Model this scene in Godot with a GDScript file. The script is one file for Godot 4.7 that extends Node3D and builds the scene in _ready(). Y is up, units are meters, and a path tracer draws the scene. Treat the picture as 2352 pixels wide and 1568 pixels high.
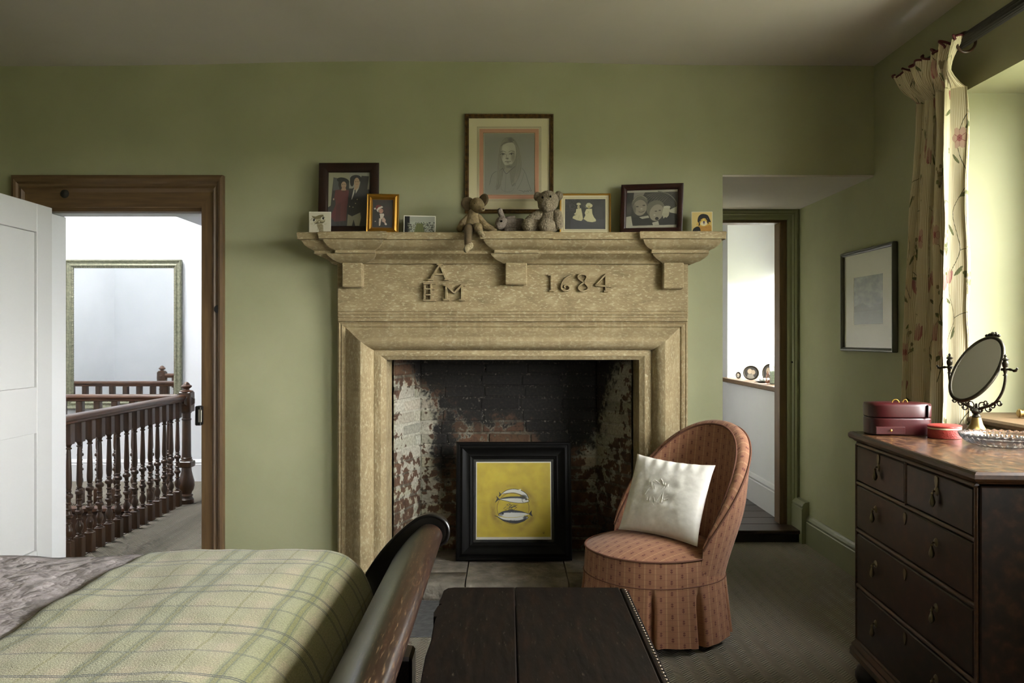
extends Node3D
# A green bedroom with a carved stone fireplace, seen from the foot of a sleigh bed.
# Metres; the floor is y = 0, the chimney wall's face is z = 0, the camera stands at z = 4.

var M := {}
var names := {}


func _ready() -> void:
	# ---- camera
	var cam := Camera3D.new()
	cam.name = "camera"
	add_child(cam)
	cam.position = Vector3(0, 1.2, 4.0)
	cam.projection = Camera3D.PROJECTION_FRUSTUM
	cam.near = 0.05
	cam.far = 60.0
	cam.size = 2.0 * 0.05 * 784.0 / 1920.0
	cam.frustum_offset = Vector2(0.05 * 11.0 / 1920.0, -0.05 * 9.0 / 1920.0)
	cam.current = true
	# ---- sky: even overcast
	var sky_look := ProceduralSkyMaterial.new()
	sky_look.sky_top_color = Color(0.965, 0.97, 0.975)
	sky_look.sky_horizon_color = Color(0.97, 0.965, 0.95)
	sky_look.ground_bottom_color = Color(0.34, 0.35, 0.28)
	sky_look.ground_horizon_color = Color(0.42, 0.43, 0.37)
	sky_look.sun_angle_max = 0.0
	var sky := Sky.new()
	sky.sky_material = sky_look
	var env := Environment.new()
	env.background_mode = Environment.BG_SKY
	env.sky = sky
	env.background_energy_multiplier = SKY_ENERGY
	env.tonemap_mode = Environment.TONE_MAPPER_LINEAR
	env.tonemap_exposure = EXPOSURE
	env.sdfgi_enabled = true
	env.ssao_enabled = true
	env.ssil_enabled = true
	var we := WorldEnvironment.new()
	we.name = "world_environment"
	we.environment = env
	add_child(we)
	# ---- the place, largest first
	make_materials()
	build_shell()
	build_windows()
	build_landing()
	build_lobby()
	build_doors()
	build_fireplace()
	build_firebox()
	build_hearth()
	build_bed()
	build_coffer()
	build_chair()
	build_chest()
	build_curtain()
	build_banisters()
	build_pictures()
	build_mantel_things()
	build_chest_things()
	build_sill_things()


const SKY_ENERGY := 55.0
const EXPOSURE := 1.0

# ---------------------------------------------------------------- shape helpers
class Shape:
	var v := PackedVector3Array()
	var uv := PackedVector2Array()
	var g := PackedInt32Array()
	var gid := 0
	var tint := Color(1, 1, 1)
	var tinted := false

	func fresh() -> int:
		gid += 1
		return gid

	func tri(a: Vector3, b: Vector3, c: Vector3, grp := -1, ua := Vector2.ZERO, ub := Vector2.ZERO, uc := Vector2.ZERO) -> void:
		v.append(a); v.append(b); v.append(c)
		uv.append(ua); uv.append(ub); uv.append(uc)
		g.append(grp); g.append(grp); g.append(grp)

	func quad(a: Vector3, b: Vector3, c: Vector3, d: Vector3, grp := -1, ua := Vector2.ZERO, ub := Vector2(1, 0), uc := Vector2(1, 1), ud := Vector2(0, 1)) -> void:
		tri(a, b, c, grp, ua, ub, uc)
		tri(a, c, d, grp, ua, uc, ud)

	func flip(start: int) -> void:
		for i in range(start, v.size(), 3):
			var p := v[i + 1]; v[i + 1] = v[i + 2]; v[i + 2] = p
			var q := uv[i + 1]; uv[i + 1] = uv[i + 2]; uv[i + 2] = q
			var r := g[i + 1]; g[i + 1] = g[i + 2]; g[i + 2] = r

	# turn a closed shell's faces outward (front faces run clockwise)
	func outward(start: int) -> void:
		if v.size() <= start:
			return
		var mid := Vector3.ZERO
		for i in range(start, v.size()):
			mid += v[i]
		mid /= float(v.size() - start)
		var vol := 0.0
		for i in range(start, v.size(), 3):
			vol += (v[i] - mid).dot((v[i + 1] - mid).cross(v[i + 2] - mid))
		if vol > 0.0:
			flip(start)

	func move(start: int, t: Transform3D) -> void:
		for i in range(start, v.size()):
			v[i] = t * v[i]

	func box(c: Vector3, s: Vector3, bev := 0.003, t := Transform3D.IDENTITY) -> void:
		var start := v.size()
		var h := s * 0.5
		var b := minf(bev, minf(h.x, minf(h.y, h.z)) * 0.9)
		var ax := [Vector3(1, 0, 0), Vector3(0, 1, 0), Vector3(0, 0, 1)]
		var hh := [h.x, h.y, h.z]
		for k in 3:
			var u := (k + 1) % 3
			var w := (k + 2) % 3
			for sg in [-1.0, 1.0]:
				var o: Vector3 = c + ax[k] * hh[k] * sg
				var du: Vector3 = ax[u] * (hh[u] - b)
				var dw: Vector3 = ax[w] * (hh[w] - b)
				var U: float = hh[u] - b
				var W: float = hh[w] - b
				if sg > 0:
					quad(o - du - dw, o - du + dw, o + du + dw, o + du - dw, -1, Vector2(-U, -W), Vector2(-U, W), Vector2(U, W), Vector2(U, -W))
				else:
					quad(o - du - dw, o + du - dw, o + du + dw, o - du + dw, -1, Vector2(-U, -W), Vector2(U, -W), Vector2(U, W), Vector2(-U, W))
				if b > 0.0:
					for s2 in [-1.0, 1.0]:
						# edge between face k(sg) and face u(s2)
						if true:
							var e1: Vector3 = c + ax[k] * hh[k] * sg + ax[u] * (hh[u] - b) * s2
							var e2: Vector3 = c + ax[k] * (hh[k] - b) * sg + ax[u] * hh[u] * s2
							if sg * s2 > 0:
								quad(e1 - dw, e1 + dw, e2 + dw, e2 - dw)
							else:
								quad(e1 - dw, e2 - dw, e2 + dw, e1 + dw)
		if b > 0.0:
			for sx in [-1.0, 1.0]:
				for sy in [-1.0, 1.0]:
					for sz in [-1.0, 1.0]:
						var p1 := c + Vector3(h.x * sx, (h.y - b) * sy, (h.z - b) * sz)
						var p2 := c + Vector3((h.x - b) * sx, h.y * sy, (h.z - b) * sz)
						var p3 := c + Vector3((h.x - b) * sx, (h.y - b) * sy, h.z * sz)
						if sx * sy * sz > 0:
							tri(p1, p3, p2)
						else:
							tri(p1, p2, p3)
		if t != Transform3D.IDENTITY:
			move(start, t)

	# rows of points joined into a skin. creases: rows at which the shading breaks
	func loft(rows: Array, closed := false, creases := {}, caps := false, flat := false, per_u := 1.0, per_v := 1.0) -> void:
		var start := v.size()
		var n: int = rows[0].size()
		var grp := fresh()
		var cols := n if closed else n - 1
		for i in rows.size() - 1:
			if creases.has(i):
				grp = fresh()
			var a: PackedVector3Array = rows[i]
			var b: PackedVector3Array = rows[i + 1]
			var v0 := float(i) / float(rows.size() - 1) * per_v
			var v1 := float(i + 1) / float(rows.size() - 1) * per_v
			for j in cols:
				var k := (j + 1) % n
				var u0 := float(j) / float(cols) * per_u
				var u1 := float(j + 1) / float(cols) * per_u
				quad(a[j], a[k], b[k], b[j], -1 if flat else grp, Vector2(u0, v0), Vector2(u1, v0), Vector2(u1, v1), Vector2(u0, v1))
		if caps:
			for e in [0, rows.size() - 1]:
				var r: PackedVector3Array = rows[e]
				var mid := Vector3.ZERO
				for p in r:
					mid += p
				mid /= float(n)
				for j in n:
					var k := (j + 1) % n
					if e == 0:
						tri(mid, r[k], r[j])
					else:
						tri(mid, r[j], r[k])
			outward(start)

	# fn(u, v) -> [point, uv] for u, v in 0..1
	func grid(nu: int, nv: int, fn: Callable, turned := false) -> void:
		var start := v.size()
		var pts := []
		for j in nv + 1:
			for i in nu + 1:
				pts.append(fn.call(float(i) / nu, float(j) / nv))
		var grp := fresh()
		for j in nv:
			for i in nu:
				var a: Array = pts[j * (nu + 1) + i]
				var b: Array = pts[j * (nu + 1) + i + 1]
				var c: Array = pts[(j + 1) * (nu + 1) + i + 1]
				var d: Array = pts[(j + 1) * (nu + 1) + i]
				quad(a[0], b[0], c[0], d[0], grp, a[1], b[1], c[1], d[1])
		if turned:
			flip(start)

	func lathe(prof: Array, segs := 24, t := Transform3D.IDENTITY, crease := 32.0) -> void:
		var start := v.size()
		var rows := []
		var creases := {}
		for i in prof.size():
			var p: Vector2 = prof[i]
			var ring := PackedVector3Array()
			for j in segs:
				var a := TAU * j / segs
				ring.append(Vector3(cos(a) * maxf(p.x, 0.00001), p.y, sin(a) * maxf(p.x, 0.00001)))
			rows.append(ring)
			if i > 0 and i < prof.size() - 1:
				var d1: Vector2 = (prof[i] - prof[i - 1])
				var d2: Vector2 = (prof[i + 1] - prof[i])
				if absf(rad_to_deg(d1.angle_to(d2))) > crease:
					creases[i] = true
		loft(rows, true, creases)
		var first: Vector2 = prof[0]
		var last: Vector2 = prof[prof.size() - 1]
		for e in [[first, rows[0]], [last, rows[rows.size() - 1]]]:
			if e[0].x > 0.0005:
				var mid := Vector3(0, e[0].y, 0)
				for j in segs:
					if e[0] == first:
						tri(mid, e[1][(j + 1) % segs], e[1][j])
					else:
						tri(mid, e[1][j], e[1][(j + 1) % segs])
		outward(start)
		if t != Transform3D.IDENTITY:
			move(start, t)

	func tube(path: PackedVector3Array, r, segs := 8, closed := false) -> void:
		var n := path.size()
		if n < 2:
			return
		var rows := []
		var d0 := (path[1] - path[0]).normalized()
		var up := Vector3.UP if absf(d0.y) < 0.9 else Vector3.RIGHT
		var side := d0.cross(up).normalized()
		for i in n:
			var d: Vector3
			if closed:
				d = (path[(i + 1) % n] - path[(i - 1 + n) % n]).normalized()
			else:
				d = (path[mini(i + 1, n - 1)] - path[maxi(i - 1, 0)]).normalized()
			side = (side - d * side.dot(d)).normalized()
			var bi := d.cross(side)
			var rad: float = r[i] if r is Array or r is PackedFloat32Array else r
			var ring := PackedVector3Array()
			for j in segs:
				var a := TAU * j / segs
				ring.append(path[i] + side * cos(a) * rad + bi * sin(a) * rad)
			rows.append(ring)
		if closed:
			rows.append(rows[0])
		var start := v.size()
		loft(rows, true, {}, not closed)
		if closed:
			outward(start)

	# flat outline given depth along z (front at z = depth), with a chamfered front edge
	func prism(poly: PackedVector2Array, depth: float, t := Transform3D.IDENTITY, bev := 0.0) -> void:
		var start := v.size()
		var p := poly
		if Geometry2D.is_polygon_clockwise(p):
			p = p.duplicate(); p.reverse()
		var n := p.size()
		var inner := PackedVector2Array()
		for i in n:
			var a := (p[i] - p[(i - 1 + n) % n]).normalized()
			var b := (p[(i + 1) % n] - p[i]).normalized()
			var na := Vector2(-a.y, a.x)
			var nb := Vector2(-b.y, b.x)
			var m := (na + nb).normalized()
			var k := maxf(m.dot(na), 0.35)
			inner.append(p[i] + m * bev / k)
		var ix := Geometry2D.triangulate_polygon(p)
		var front := inner if bev > 0.0 else p
		for i in range(0, ix.size(), 3):
			var a := front[ix[i]]; var b := front[ix[i + 1]]; var c := front[ix[i + 2]]
			tri(Vector3(a.x, a.y, depth), Vector3(b.x, b.y, depth), Vector3(c.x, c.y, depth), -1, a, b, c)
			a = p[ix[i]]; b = p[ix[i + 1]]; c = p[ix[i + 2]]
			tri(Vector3(a.x, a.y, 0), Vector3(c.x, c.y, 0), Vector3(b.x, b.y, 0), -1, a, c, b)
		var top := depth - bev
		# triangulation order decides the facing; test the first triangle
		var fa := v[start]; var fb := v[start + 1]; var fc := v[start + 2]
		if (fc - fa).cross(fb - fa).z < 0.0:
			flip(start)
		var s2 := v.size()
		for i in n:
			var j := (i + 1) % n
			var a := p[i]; var b := p[j]
			quad(Vector3(a.x, a.y, 0), Vector3(a.x, a.y, top), Vector3(b.x, b.y, top), Vector3(b.x, b.y, 0))
			if bev > 0.0:
				quad(Vector3(a.x, a.y, top), Vector3(inner[i].x, inner[i].y, depth), Vector3(inner[j].x, inner[j].y, depth), Vector3(b.x, b.y, top))
		if t != Transform3D.IDENTITY:
			move(start, t)

	# picture-frame ring in the XY plane, facing +z; prof = [inset from the outer edge, height]
	func ring(w: float, h: float, prof: Array, t := Transform3D.IDENTITY) -> void:
		var start := v.size()
		var cs := [Vector2(-1, -1), Vector2(1, -1), Vector2(1, 1), Vector2(-1, 1)]
		for s in 4:
			var a: Vector2 = cs[s]
			var b: Vector2 = cs[(s + 1) % 4]
			var grp := fresh()
			for i in prof.size() - 1:
				if i > 0:
					var d1: Vector2 = prof[i] - prof[i - 1]
					var d2: Vector2 = prof[i + 1] - prof[i]
					if absf(rad_to_deg(d1.angle_to(d2))) > 40.0:
						grp = fresh()
				var p: Vector2 = prof[i]
				var q: Vector2 = prof[i + 1]
				var pa := Vector3(a.x * (w / 2 - p.x), a.y * (h / 2 - p.x), p.y)
				var pb := Vector3(b.x * (w / 2 - p.x), b.y * (h / 2 - p.x), p.y)
				var qa := Vector3(a.x * (w / 2 - q.x), a.y * (h / 2 - q.x), q.y)
				var qb := Vector3(b.x * (w / 2 - q.x), b.y * (h / 2 - q.x), q.y)
				quad(pa, qa, qb, pb, grp)
		if t != Transform3D.IDENTITY:
			move(start, t)

	# flat plate in the XY plane facing +z with uv 0..1
	func plate(w: float, h: float, thick: float, t := Transform3D.IDENTITY) -> void:
		var start := v.size()
		var a := Vector3(-w / 2, -h / 2, thick); var b := Vector3(w / 2, -h / 2, thick)
		var c := Vector3(w / 2, h / 2, thick); var d := Vector3(-w / 2, h / 2, thick)
		quad(a, d, c, b, -1, Vector2(0, 1), Vector2(0, 0), Vector2(1, 0), Vector2(1, 1))
		var z := Vector3(0, 0, -thick)
		var e := Vector2(0.01, 0.01)
		quad(a + z, b + z, c + z, d + z, -1, e, e, e, e)
		quad(a, b, b + z, a + z, -1, e, e, e, e)
		quad(b, c, c + z, b + z, -1, e, e, e, e)
		quad(c, d, d + z, c + z, -1, e, e, e, e)
		quad(d, a, a + z, d + z, -1, e, e, e, e)
		if t != Transform3D.IDENTITY:
			move(start, t)

	# raised stroke: a ribbon of the given width on the XY plane, raised along z with sloping sides
	func stroke(path: PackedVector2Array, w: float, depth: float, t := Transform3D.IDENTITY) -> void:
		var start := v.size()
		var n := path.size()
		var rows := []
		for i in n:
			var d := (path[mini(i + 1, n - 1)] - path[maxi(i - 1, 0)]).normalized()
			var s := Vector2(-d.y, d.x)
			var p := path[i]
			var r := PackedVector3Array()
			for q in [[-0.5, 0.0], [-0.3, 1.0], [0.3, 1.0], [0.5, 0.0]]:
				var e: Vector2 = p + s * w * float(q[0])
				r.append(Vector3(e.x, e.y, depth * float(q[1])))
			rows.append(r)
		loft(rows, true, {}, true, true)
		if t != Transform3D.IDENTITY:
			move(start, t)

	func mesh() -> ArrayMesh:
		var st := SurfaceTool.new()
		st.begin(Mesh.PRIMITIVE_TRIANGLES)
		for i in v.size():
			st.set_smooth_group(g[i])
			st.set_uv(uv[i])
			if tinted:
				st.set_color(tint)
			st.add_vertex(v[i])
		st.generate_normals()
		st.index()
		return st.commit()


# ---------------------------------------------------------------- scene helpers
func numbered(called: String) -> String:
	var k: int = names.get(called, 0)
	names[called] = k + 1
	return called if k == 0 else "%s_%03d" % [called, k]


func tag(o: Node3D, label: String, category: String, group := "", kind := "") -> Node3D:
	if label:
		o.set_meta("label", label)
	if category:
		o.set_meta("category", category)
	if group:
		o.set_meta("group", group)
	if kind:
		o.set_meta("kind", kind)
	return o


func thing(called: String, label: String, category: String, at := Vector3.ZERO, turn := 0.0, group := "") -> Node3D:
	var o := Node3D.new()
	o.name = numbered(called)
	add_child(o)
	o.position = at
	o.rotation.y = turn
	return tag(o, label, category, group)


func put(called: String, shape, material: Material, parent: Node3D, at := Transform3D.IDENTITY) -> MeshInstance3D:
	var o := MeshInstance3D.new()
	o.name = called
	o.mesh = shape if shape is Mesh else shape.mesh()
	o.material_override = material
	o.transform = at
	parent.add_child(o, true)
	return o


func solo(called: String, shape, material: Material, label: String, category: String, at := Vector3.ZERO, group := "") -> MeshInstance3D:
	var o := put(numbered(called), shape, material, self)
	o.position = at
	tag(o, label, category, group)
	return o


func struct(called: String, shape, material: Material, label: String, category: String) -> MeshInstance3D:
	var o := put(called, shape, material, self)
	tag(o, label, category, "", "structure")
	return o


func T(p: Vector3, rot := Vector3.ZERO) -> Transform3D:
	return Transform3D(Basis.from_euler(rot * PI / 180.0), p)


func V2(a: Array) -> PackedVector2Array:
	var r := PackedVector2Array()
	for i in range(0, a.size(), 2):
		r.append(Vector2(a[i], a[i + 1]))
	return r


func V3(a: Array) -> PackedVector3Array:
	var r := PackedVector3Array()
	for i in range(0, a.size(), 3):
		r.append(Vector3(a[i], a[i + 1], a[i + 2]))
	return r


func pairs(a: Array) -> Array:
	var r := []
	for i in range(0, a.size(), 2):
		r.append(Vector2(a[i], a[i + 1]))
	return r


# a smooth curve through points
func curve2(pts: PackedVector2Array, per := 6, closed := false) -> PackedVector2Array:
	var r := PackedVector2Array()
	var n := pts.size()
	var last := n if closed else n - 1
	for i in last:
		var p0 := pts[(i - 1 + n) % n] if closed else pts[maxi(i - 1, 0)]
		var p1 := pts[i]
		var p2 := pts[(i + 1) % n]
		var p3 := pts[(i + 2) % n] if closed else pts[mini(i + 2, n - 1)]
		for k in per:
			r.append(p1.cubic_interpolate(p2, p0, p3, float(k) / per))
	if not closed:
		r.append(pts[n - 1])
	return r


func curve3(pts: PackedVector3Array, per := 6) -> PackedVector3Array:
	var r := PackedVector3Array()
	var n := pts.size()
	for i in n - 1:
		for k in per:
			r.append(pts[i].cubic_interpolate(pts[i + 1], pts[maxi(i - 1, 0)], pts[mini(i + 2, n - 1)], float(k) / per))
	r.append(pts[n - 1])
	return r


func straight(a: Vector3, b: Vector3, prof: PackedVector2Array, up := Vector3.UP) -> Shape:
	# a moulding of closed section prof (x = sideways, y = up) from a to b
	var s := Shape.new()
	var d := (b - a).normalized()
	var side := d.cross(up).normalized()
	var rows := []
	for e in [a, b]:
		var r := PackedVector3Array()
		for p in prof:
			r.append(e + side * p.x + up * p.y)
		rows.append(r)
	var n := prof.size()
	for j in n:
		var k := (j + 1) % n
		s.quad(rows[0][j], rows[0][k], rows[1][k], rows[1][j])
	var ix := Geometry2D.triangulate_polygon(prof)
	for i in range(0, ix.size(), 3):
		s.tri(rows[0][ix[i]], rows[0][ix[i + 1]], rows[0][ix[i + 2]])
		s.tri(rows[1][ix[i]], rows[1][ix[i + 2]], rows[1][ix[i + 1]])
	s.outward(0)
	return s


# implicit body of tapered capsules [a, b, ra, rb], skinned as surface nets
func blob(caps: Array, k := 0.012, cell := 0.004, rough := 0.0, seed_ := 1) -> Shape:
	var lo := Vector3.ONE * 99.0
	var hi := -lo
	for c in caps:
		for e in 2:
			var rr: float = c[2 + e] + k + rough + cell * 2
			lo = lo.min(c[e] - Vector3.ONE * rr)
			hi = hi.max(c[e] + Vector3.ONE * rr)
	var nx := int((hi.x - lo.x) / cell) + 2
	var ny := int((hi.y - lo.y) / cell) + 2
	var nz := int((hi.z - lo.z) / cell) + 2
	var f := PackedFloat32Array()
	f.resize(nx * ny * nz)
	f.fill(1.0)
	var noise := FastNoiseLite.new()
	noise.seed = seed_
	noise.frequency = 90.0
	var first := true
	for c in caps:
		var a: Vector3 = c[0]
		var b: Vector3 = c[1]
		var ra: float = c[2]
		var rb: float = c[3]
		var rm := maxf(ra, rb) + k + rough + cell * 2
		var l2 := a.min(b) - Vector3.ONE * rm
		var h2 := a.max(b) + Vector3.ONE * rm
		var i0 := clampi(int((l2.x - lo.x) / cell), 0, nx - 1); var i1 := clampi(int((h2.x - lo.x) / cell) + 1, 0, nx - 1)
		var j0 := clampi(int((l2.y - lo.y) / cell), 0, ny - 1); var j1 := clampi(int((h2.y - lo.y) / cell) + 1, 0, ny - 1)
		var k0 := clampi(int((l2.z - lo.z) / cell), 0, nz - 1); var k1 := clampi(int((h2.z - lo.z) / cell) + 1, 0, nz - 1)
		var ab := b - a
		var len2 := maxf(ab.length_squared(), 1e-9)
		for z in range(k0, k1 + 1):
			for y in range(j0, j1 + 1):
				var at := (z * ny + y) * nx
				for x in range(i0, i1 + 1):
					var p := lo + Vector3(x, y, z) * cell
					var t := clampf((p - a).dot(ab) / len2, 0.0, 1.0)
					var d := (p - a - ab * t).length() - lerpf(ra, rb, t)
					var o := f[at + x]
					var h := maxf(k - absf(o - d), 0.0) / k
					f[at + x] = minf(o, d) - h * h * k * 0.25
	if rough > 0.0:
		for z in nz:
			for y in ny:
				for x in nx:
					var at := (z * ny + y) * nx + x
					if absf(f[at]) < rough + cell * 2:
						f[at] += noise.get_noise_3d(lo.x + x * cell, lo.y + y * cell, lo.z + z * cell) * rough
	var s := Shape.new()
	var vert := {}
	var pts := PackedVector3Array()
	var offs := [0, 1, nx, nx + 1, nx * ny, nx * ny + 1, nx * ny + nx, nx * ny + nx + 1]
	for z in nz - 1:
		for y in ny - 1:
			for x in nx - 1:
				var at := (z * ny + y) * nx + x
				var m := 0
				for q in 8:
					if f[at + offs[q]] < 0.0:
						m |= 1 << q
				if m == 0 or m == 255:
					continue
				var sum := Vector3.ZERO
				var cnt := 0
				for e in EDGES:
					var fa := f[at + offs[e[0]]]
					var fb := f[at + offs[e[1]]]
					if (fa < 0.0) != (fb < 0.0):
						var t := fa / (fa - fb)
						var pa := Vector3(e[0] & 1, (e[0] >> 1) & 1, e[0] >> 2)
						var pb := Vector3(e[1] & 1, (e[1] >> 1) & 1, e[1] >> 2)
						sum += pa.lerp(pb, t)
						cnt += 1
				vert[at] = pts.size()
				pts.append(lo + (Vector3(x, y, z) + sum / cnt) * cell)
	var grp := s.fresh()
	var steps := [1, nx, nx * ny]
	for at in vert:
		for ax in 3:
			var s1: int = steps[(ax + 1) % 3]
			var s2: int = steps[(ax + 2) % 3]
			var fa := f[at]
			var fb := f[at + steps[ax]]
			if (fa < 0.0) == (fb < 0.0):
				continue
			if not (vert.has(at - s1) and vert.has(at - s2) and vert.has(at - s1 - s2)):
				continue
			var p0 := pts[vert[at]]
			var p1 := pts[vert[at - s1]]
			var p2 := pts[vert[at - s1 - s2]]
			var p3 := pts[vert[at - s2]]
			if fa < 0.0:
				s.quad(p0, p3, p2, p1, grp)
			else:
				s.quad(p0, p1, p2, p3, grp)
	return s


const EDGES := [[0, 1], [2, 3], [4, 5], [6, 7], [0, 2], [1, 3], [4, 6], [5, 7], [0, 4], [1, 5], [2, 6], [3, 7]]


# ---------------------------------------------------------------- pictures and textures
class Paint:
	var im: Image
	var w := 0
	var h := 0
	var bold := 1.0

	func _init(width: int, height: int, c: Color) -> void:
		w = width
		h = height
		im = Image.create(w, h, false, Image.FORMAT_RGB8)
		im.fill(c)

	func poly(a: Array, c: Color) -> void:
		# a = x0, y0, x1, y1 ... as shares of the picture
		var p := PackedVector2Array()
		for i in range(0, a.size(), 2):
			p.append(Vector2(a[i] * w, a[i + 1] * h))
		fill(p, c)

	func fill(p: PackedVector2Array, c: Color) -> void:
		var lo := h
		var hi := 0
		for q in p:
			lo = mini(lo, int(floor(q.y)))
			hi = maxi(hi, int(ceil(q.y)))
		for y in range(maxi(lo, 0), mini(hi + 1, h)):
			var xs := []
			var yy := y + 0.5
			for i in p.size():
				var a := p[i]
				var b := p[(i + 1) % p.size()]
				if (a.y <= yy) != (b.y <= yy):
					xs.append(a.x + (yy - a.y) / (b.y - a.y) * (b.x - a.x))
			xs.sort()
			for i in range(0, xs.size() - 1, 2):
				var x0 := clampi(int(round(xs[i])), 0, w)
				var x1 := clampi(int(round(xs[i + 1])), 0, w)
				if x1 > x0:
					im.fill_rect(Rect2i(x0, y, x1 - x0, 1), c)

	func oval(cx: float, cy: float, rx: float, ry: float, c: Color, rot := 0.0) -> void:
		var p := PackedVector2Array()
		var r := deg_to_rad(rot)
		for i in 28:
			var a := TAU * i / 28.0
			p.append(Vector2(cx * w, cy * h) + Vector2(cos(a) * rx * w, sin(a) * ry * h).rotated(r))
		fill(p, c)

	# soft-edged spot
	func spot(cx: float, cy: float, rx: float, ry: float, c: Color, strength := 1.0) -> void:
		for y in range(maxi(0, int((cy - ry) * h)), mini(h, int((cy + ry) * h) + 1)):
			for x in range(maxi(0, int((cx - rx) * w)), mini(w, int((cx + rx) * w) + 1)):
				var d := Vector2((x / float(w) - cx) / rx, (y / float(h) - cy) / ry).length()
				if d < 1.0:
					im.set_pixel(x, y, im.get_pixel(x, y).lerp(c, strength * (1.0 - d * d)))

	func line(a: Array, width: float, c: Color, smooth := true) -> void:
		var p := PackedVector2Array()
		for i in range(0, a.size(), 2):
			p.append(Vector2(a[i] * w, a[i + 1] * h))
		if smooth and p.size() > 2:
			var q := PackedVector2Array()
			for i in p.size() - 1:
				for k in 6:
					q.append(p[i].cubic_interpolate(p[i + 1], p[maxi(i - 1, 0)], p[mini(i + 2, p.size() - 1)], k / 6.0))
			q.append(p[p.size() - 1])
			p = q
		var r := width * bold * 0.5
		for i in p.size() - 1:
			var d := p[i + 1] - p[i]
			var n := int(d.length() / maxf(r * 0.7, 0.5)) + 1
			for k in n + 1:
				var o := p[i] + d * (float(k) / n)
				var x0 := int(o.x - r)
				var y0 := int(o.y - r)
				if r < 0.9:
					if o.x >= 0 and o.y >= 0 and o.x < w and o.y < h:
						im.set_pixel(int(o.x), int(o.y), im.get_pixel(int(o.x), int(o.y)).lerp(c, minf(1.0, width)))
				else:
					for yy in range(maxi(0, y0), mini(h, int(o.y + r) + 1)):
						for xx in range(maxi(0, x0), mini(w, int(o.x + r) + 1)):
							if Vector2(xx + 0.5, yy + 0.5).distance_to(o) <= r:
								im.set_pixel(xx, yy, c)

	func grain(amount: float, seed_ := 1) -> void:
		var rng := RandomNumberGenerator.new()
		rng.seed = seed_
		for y in h:
			for x in w:
				var c := im.get_pixel(x, y)
				var k := 1.0 + (rng.randf() - 0.5) * amount
				im.set_pixel(x, y, Color(c.r * k, c.g * k, c.b * k))

	func tex() -> ImageTexture:
		im.generate_mipmaps()
		return ImageTexture.create_from_image(im)


func noise_tex(freq: float, ramp: Array, size := 512, octaves := 4, seed_ := 1, kind := FastNoiseLite.TYPE_SIMPLEX_SMOOTH, normal := false, fractal := FastNoiseLite.FRACTAL_FBM) -> NoiseTexture2D:
	var n := FastNoiseLite.new()
	n.seed = seed_
	n.noise_type = kind
	n.frequency = freq
	n.fractal_octaves = octaves
	n.fractal_type = fractal
	var t := NoiseTexture2D.new()
	t.width = size
	t.height = size
	t.seamless = true
	t.noise = n
	if ramp:
		var gr := Gradient.new()
		var off := PackedFloat32Array()
		var cols := PackedColorArray()
		for i in range(0, ramp.size(), 2):
			off.append(ramp[i])
			cols.append(ramp[i + 1])
		gr.offsets = off
		gr.colors = cols
		t.color_ramp = gr
	t.as_normal_map = normal
	return t


func paint(c: Color, rough := 0.6, metal := 0.0) -> StandardMaterial3D:
	var m := StandardMaterial3D.new()
	m.albedo_color = c
	m.roughness = rough
	m.metallic = metal
	return m


func textured(t: Texture2D, scale: Vector3, rough := 0.6, world := false, bump: Texture2D = null, relief := 0.1) -> StandardMaterial3D:
	var m := StandardMaterial3D.new()
	m.albedo_texture = t
	m.roughness = rough
	m.uv1_triplanar = true
	m.uv1_world_triplanar = world
	m.uv1_scale = scale
	if bump:
		m.heightmap_enabled = true
		m.heightmap_texture = bump
		m.heightmap_scale = relief
	return m


func printed(t: Texture2D, rough := 0.5) -> StandardMaterial3D:
	var m := StandardMaterial3D.new()
	m.albedo_texture = t
	m.roughness = rough
	return m


# ---------------------------------------------------------------- materials
func wood(dark: Color, light: Color, scale: Vector3, rough := 0.4, seed_ := 1) -> StandardMaterial3D:
	var t := noise_tex(0.012, [0.0, dark, 0.42, dark.lerp(light, 0.45), 0.62, dark.lerp(light, 0.6), 1.0, light], 512, 5, seed_)
	return textured(t, scale, rough)


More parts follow.
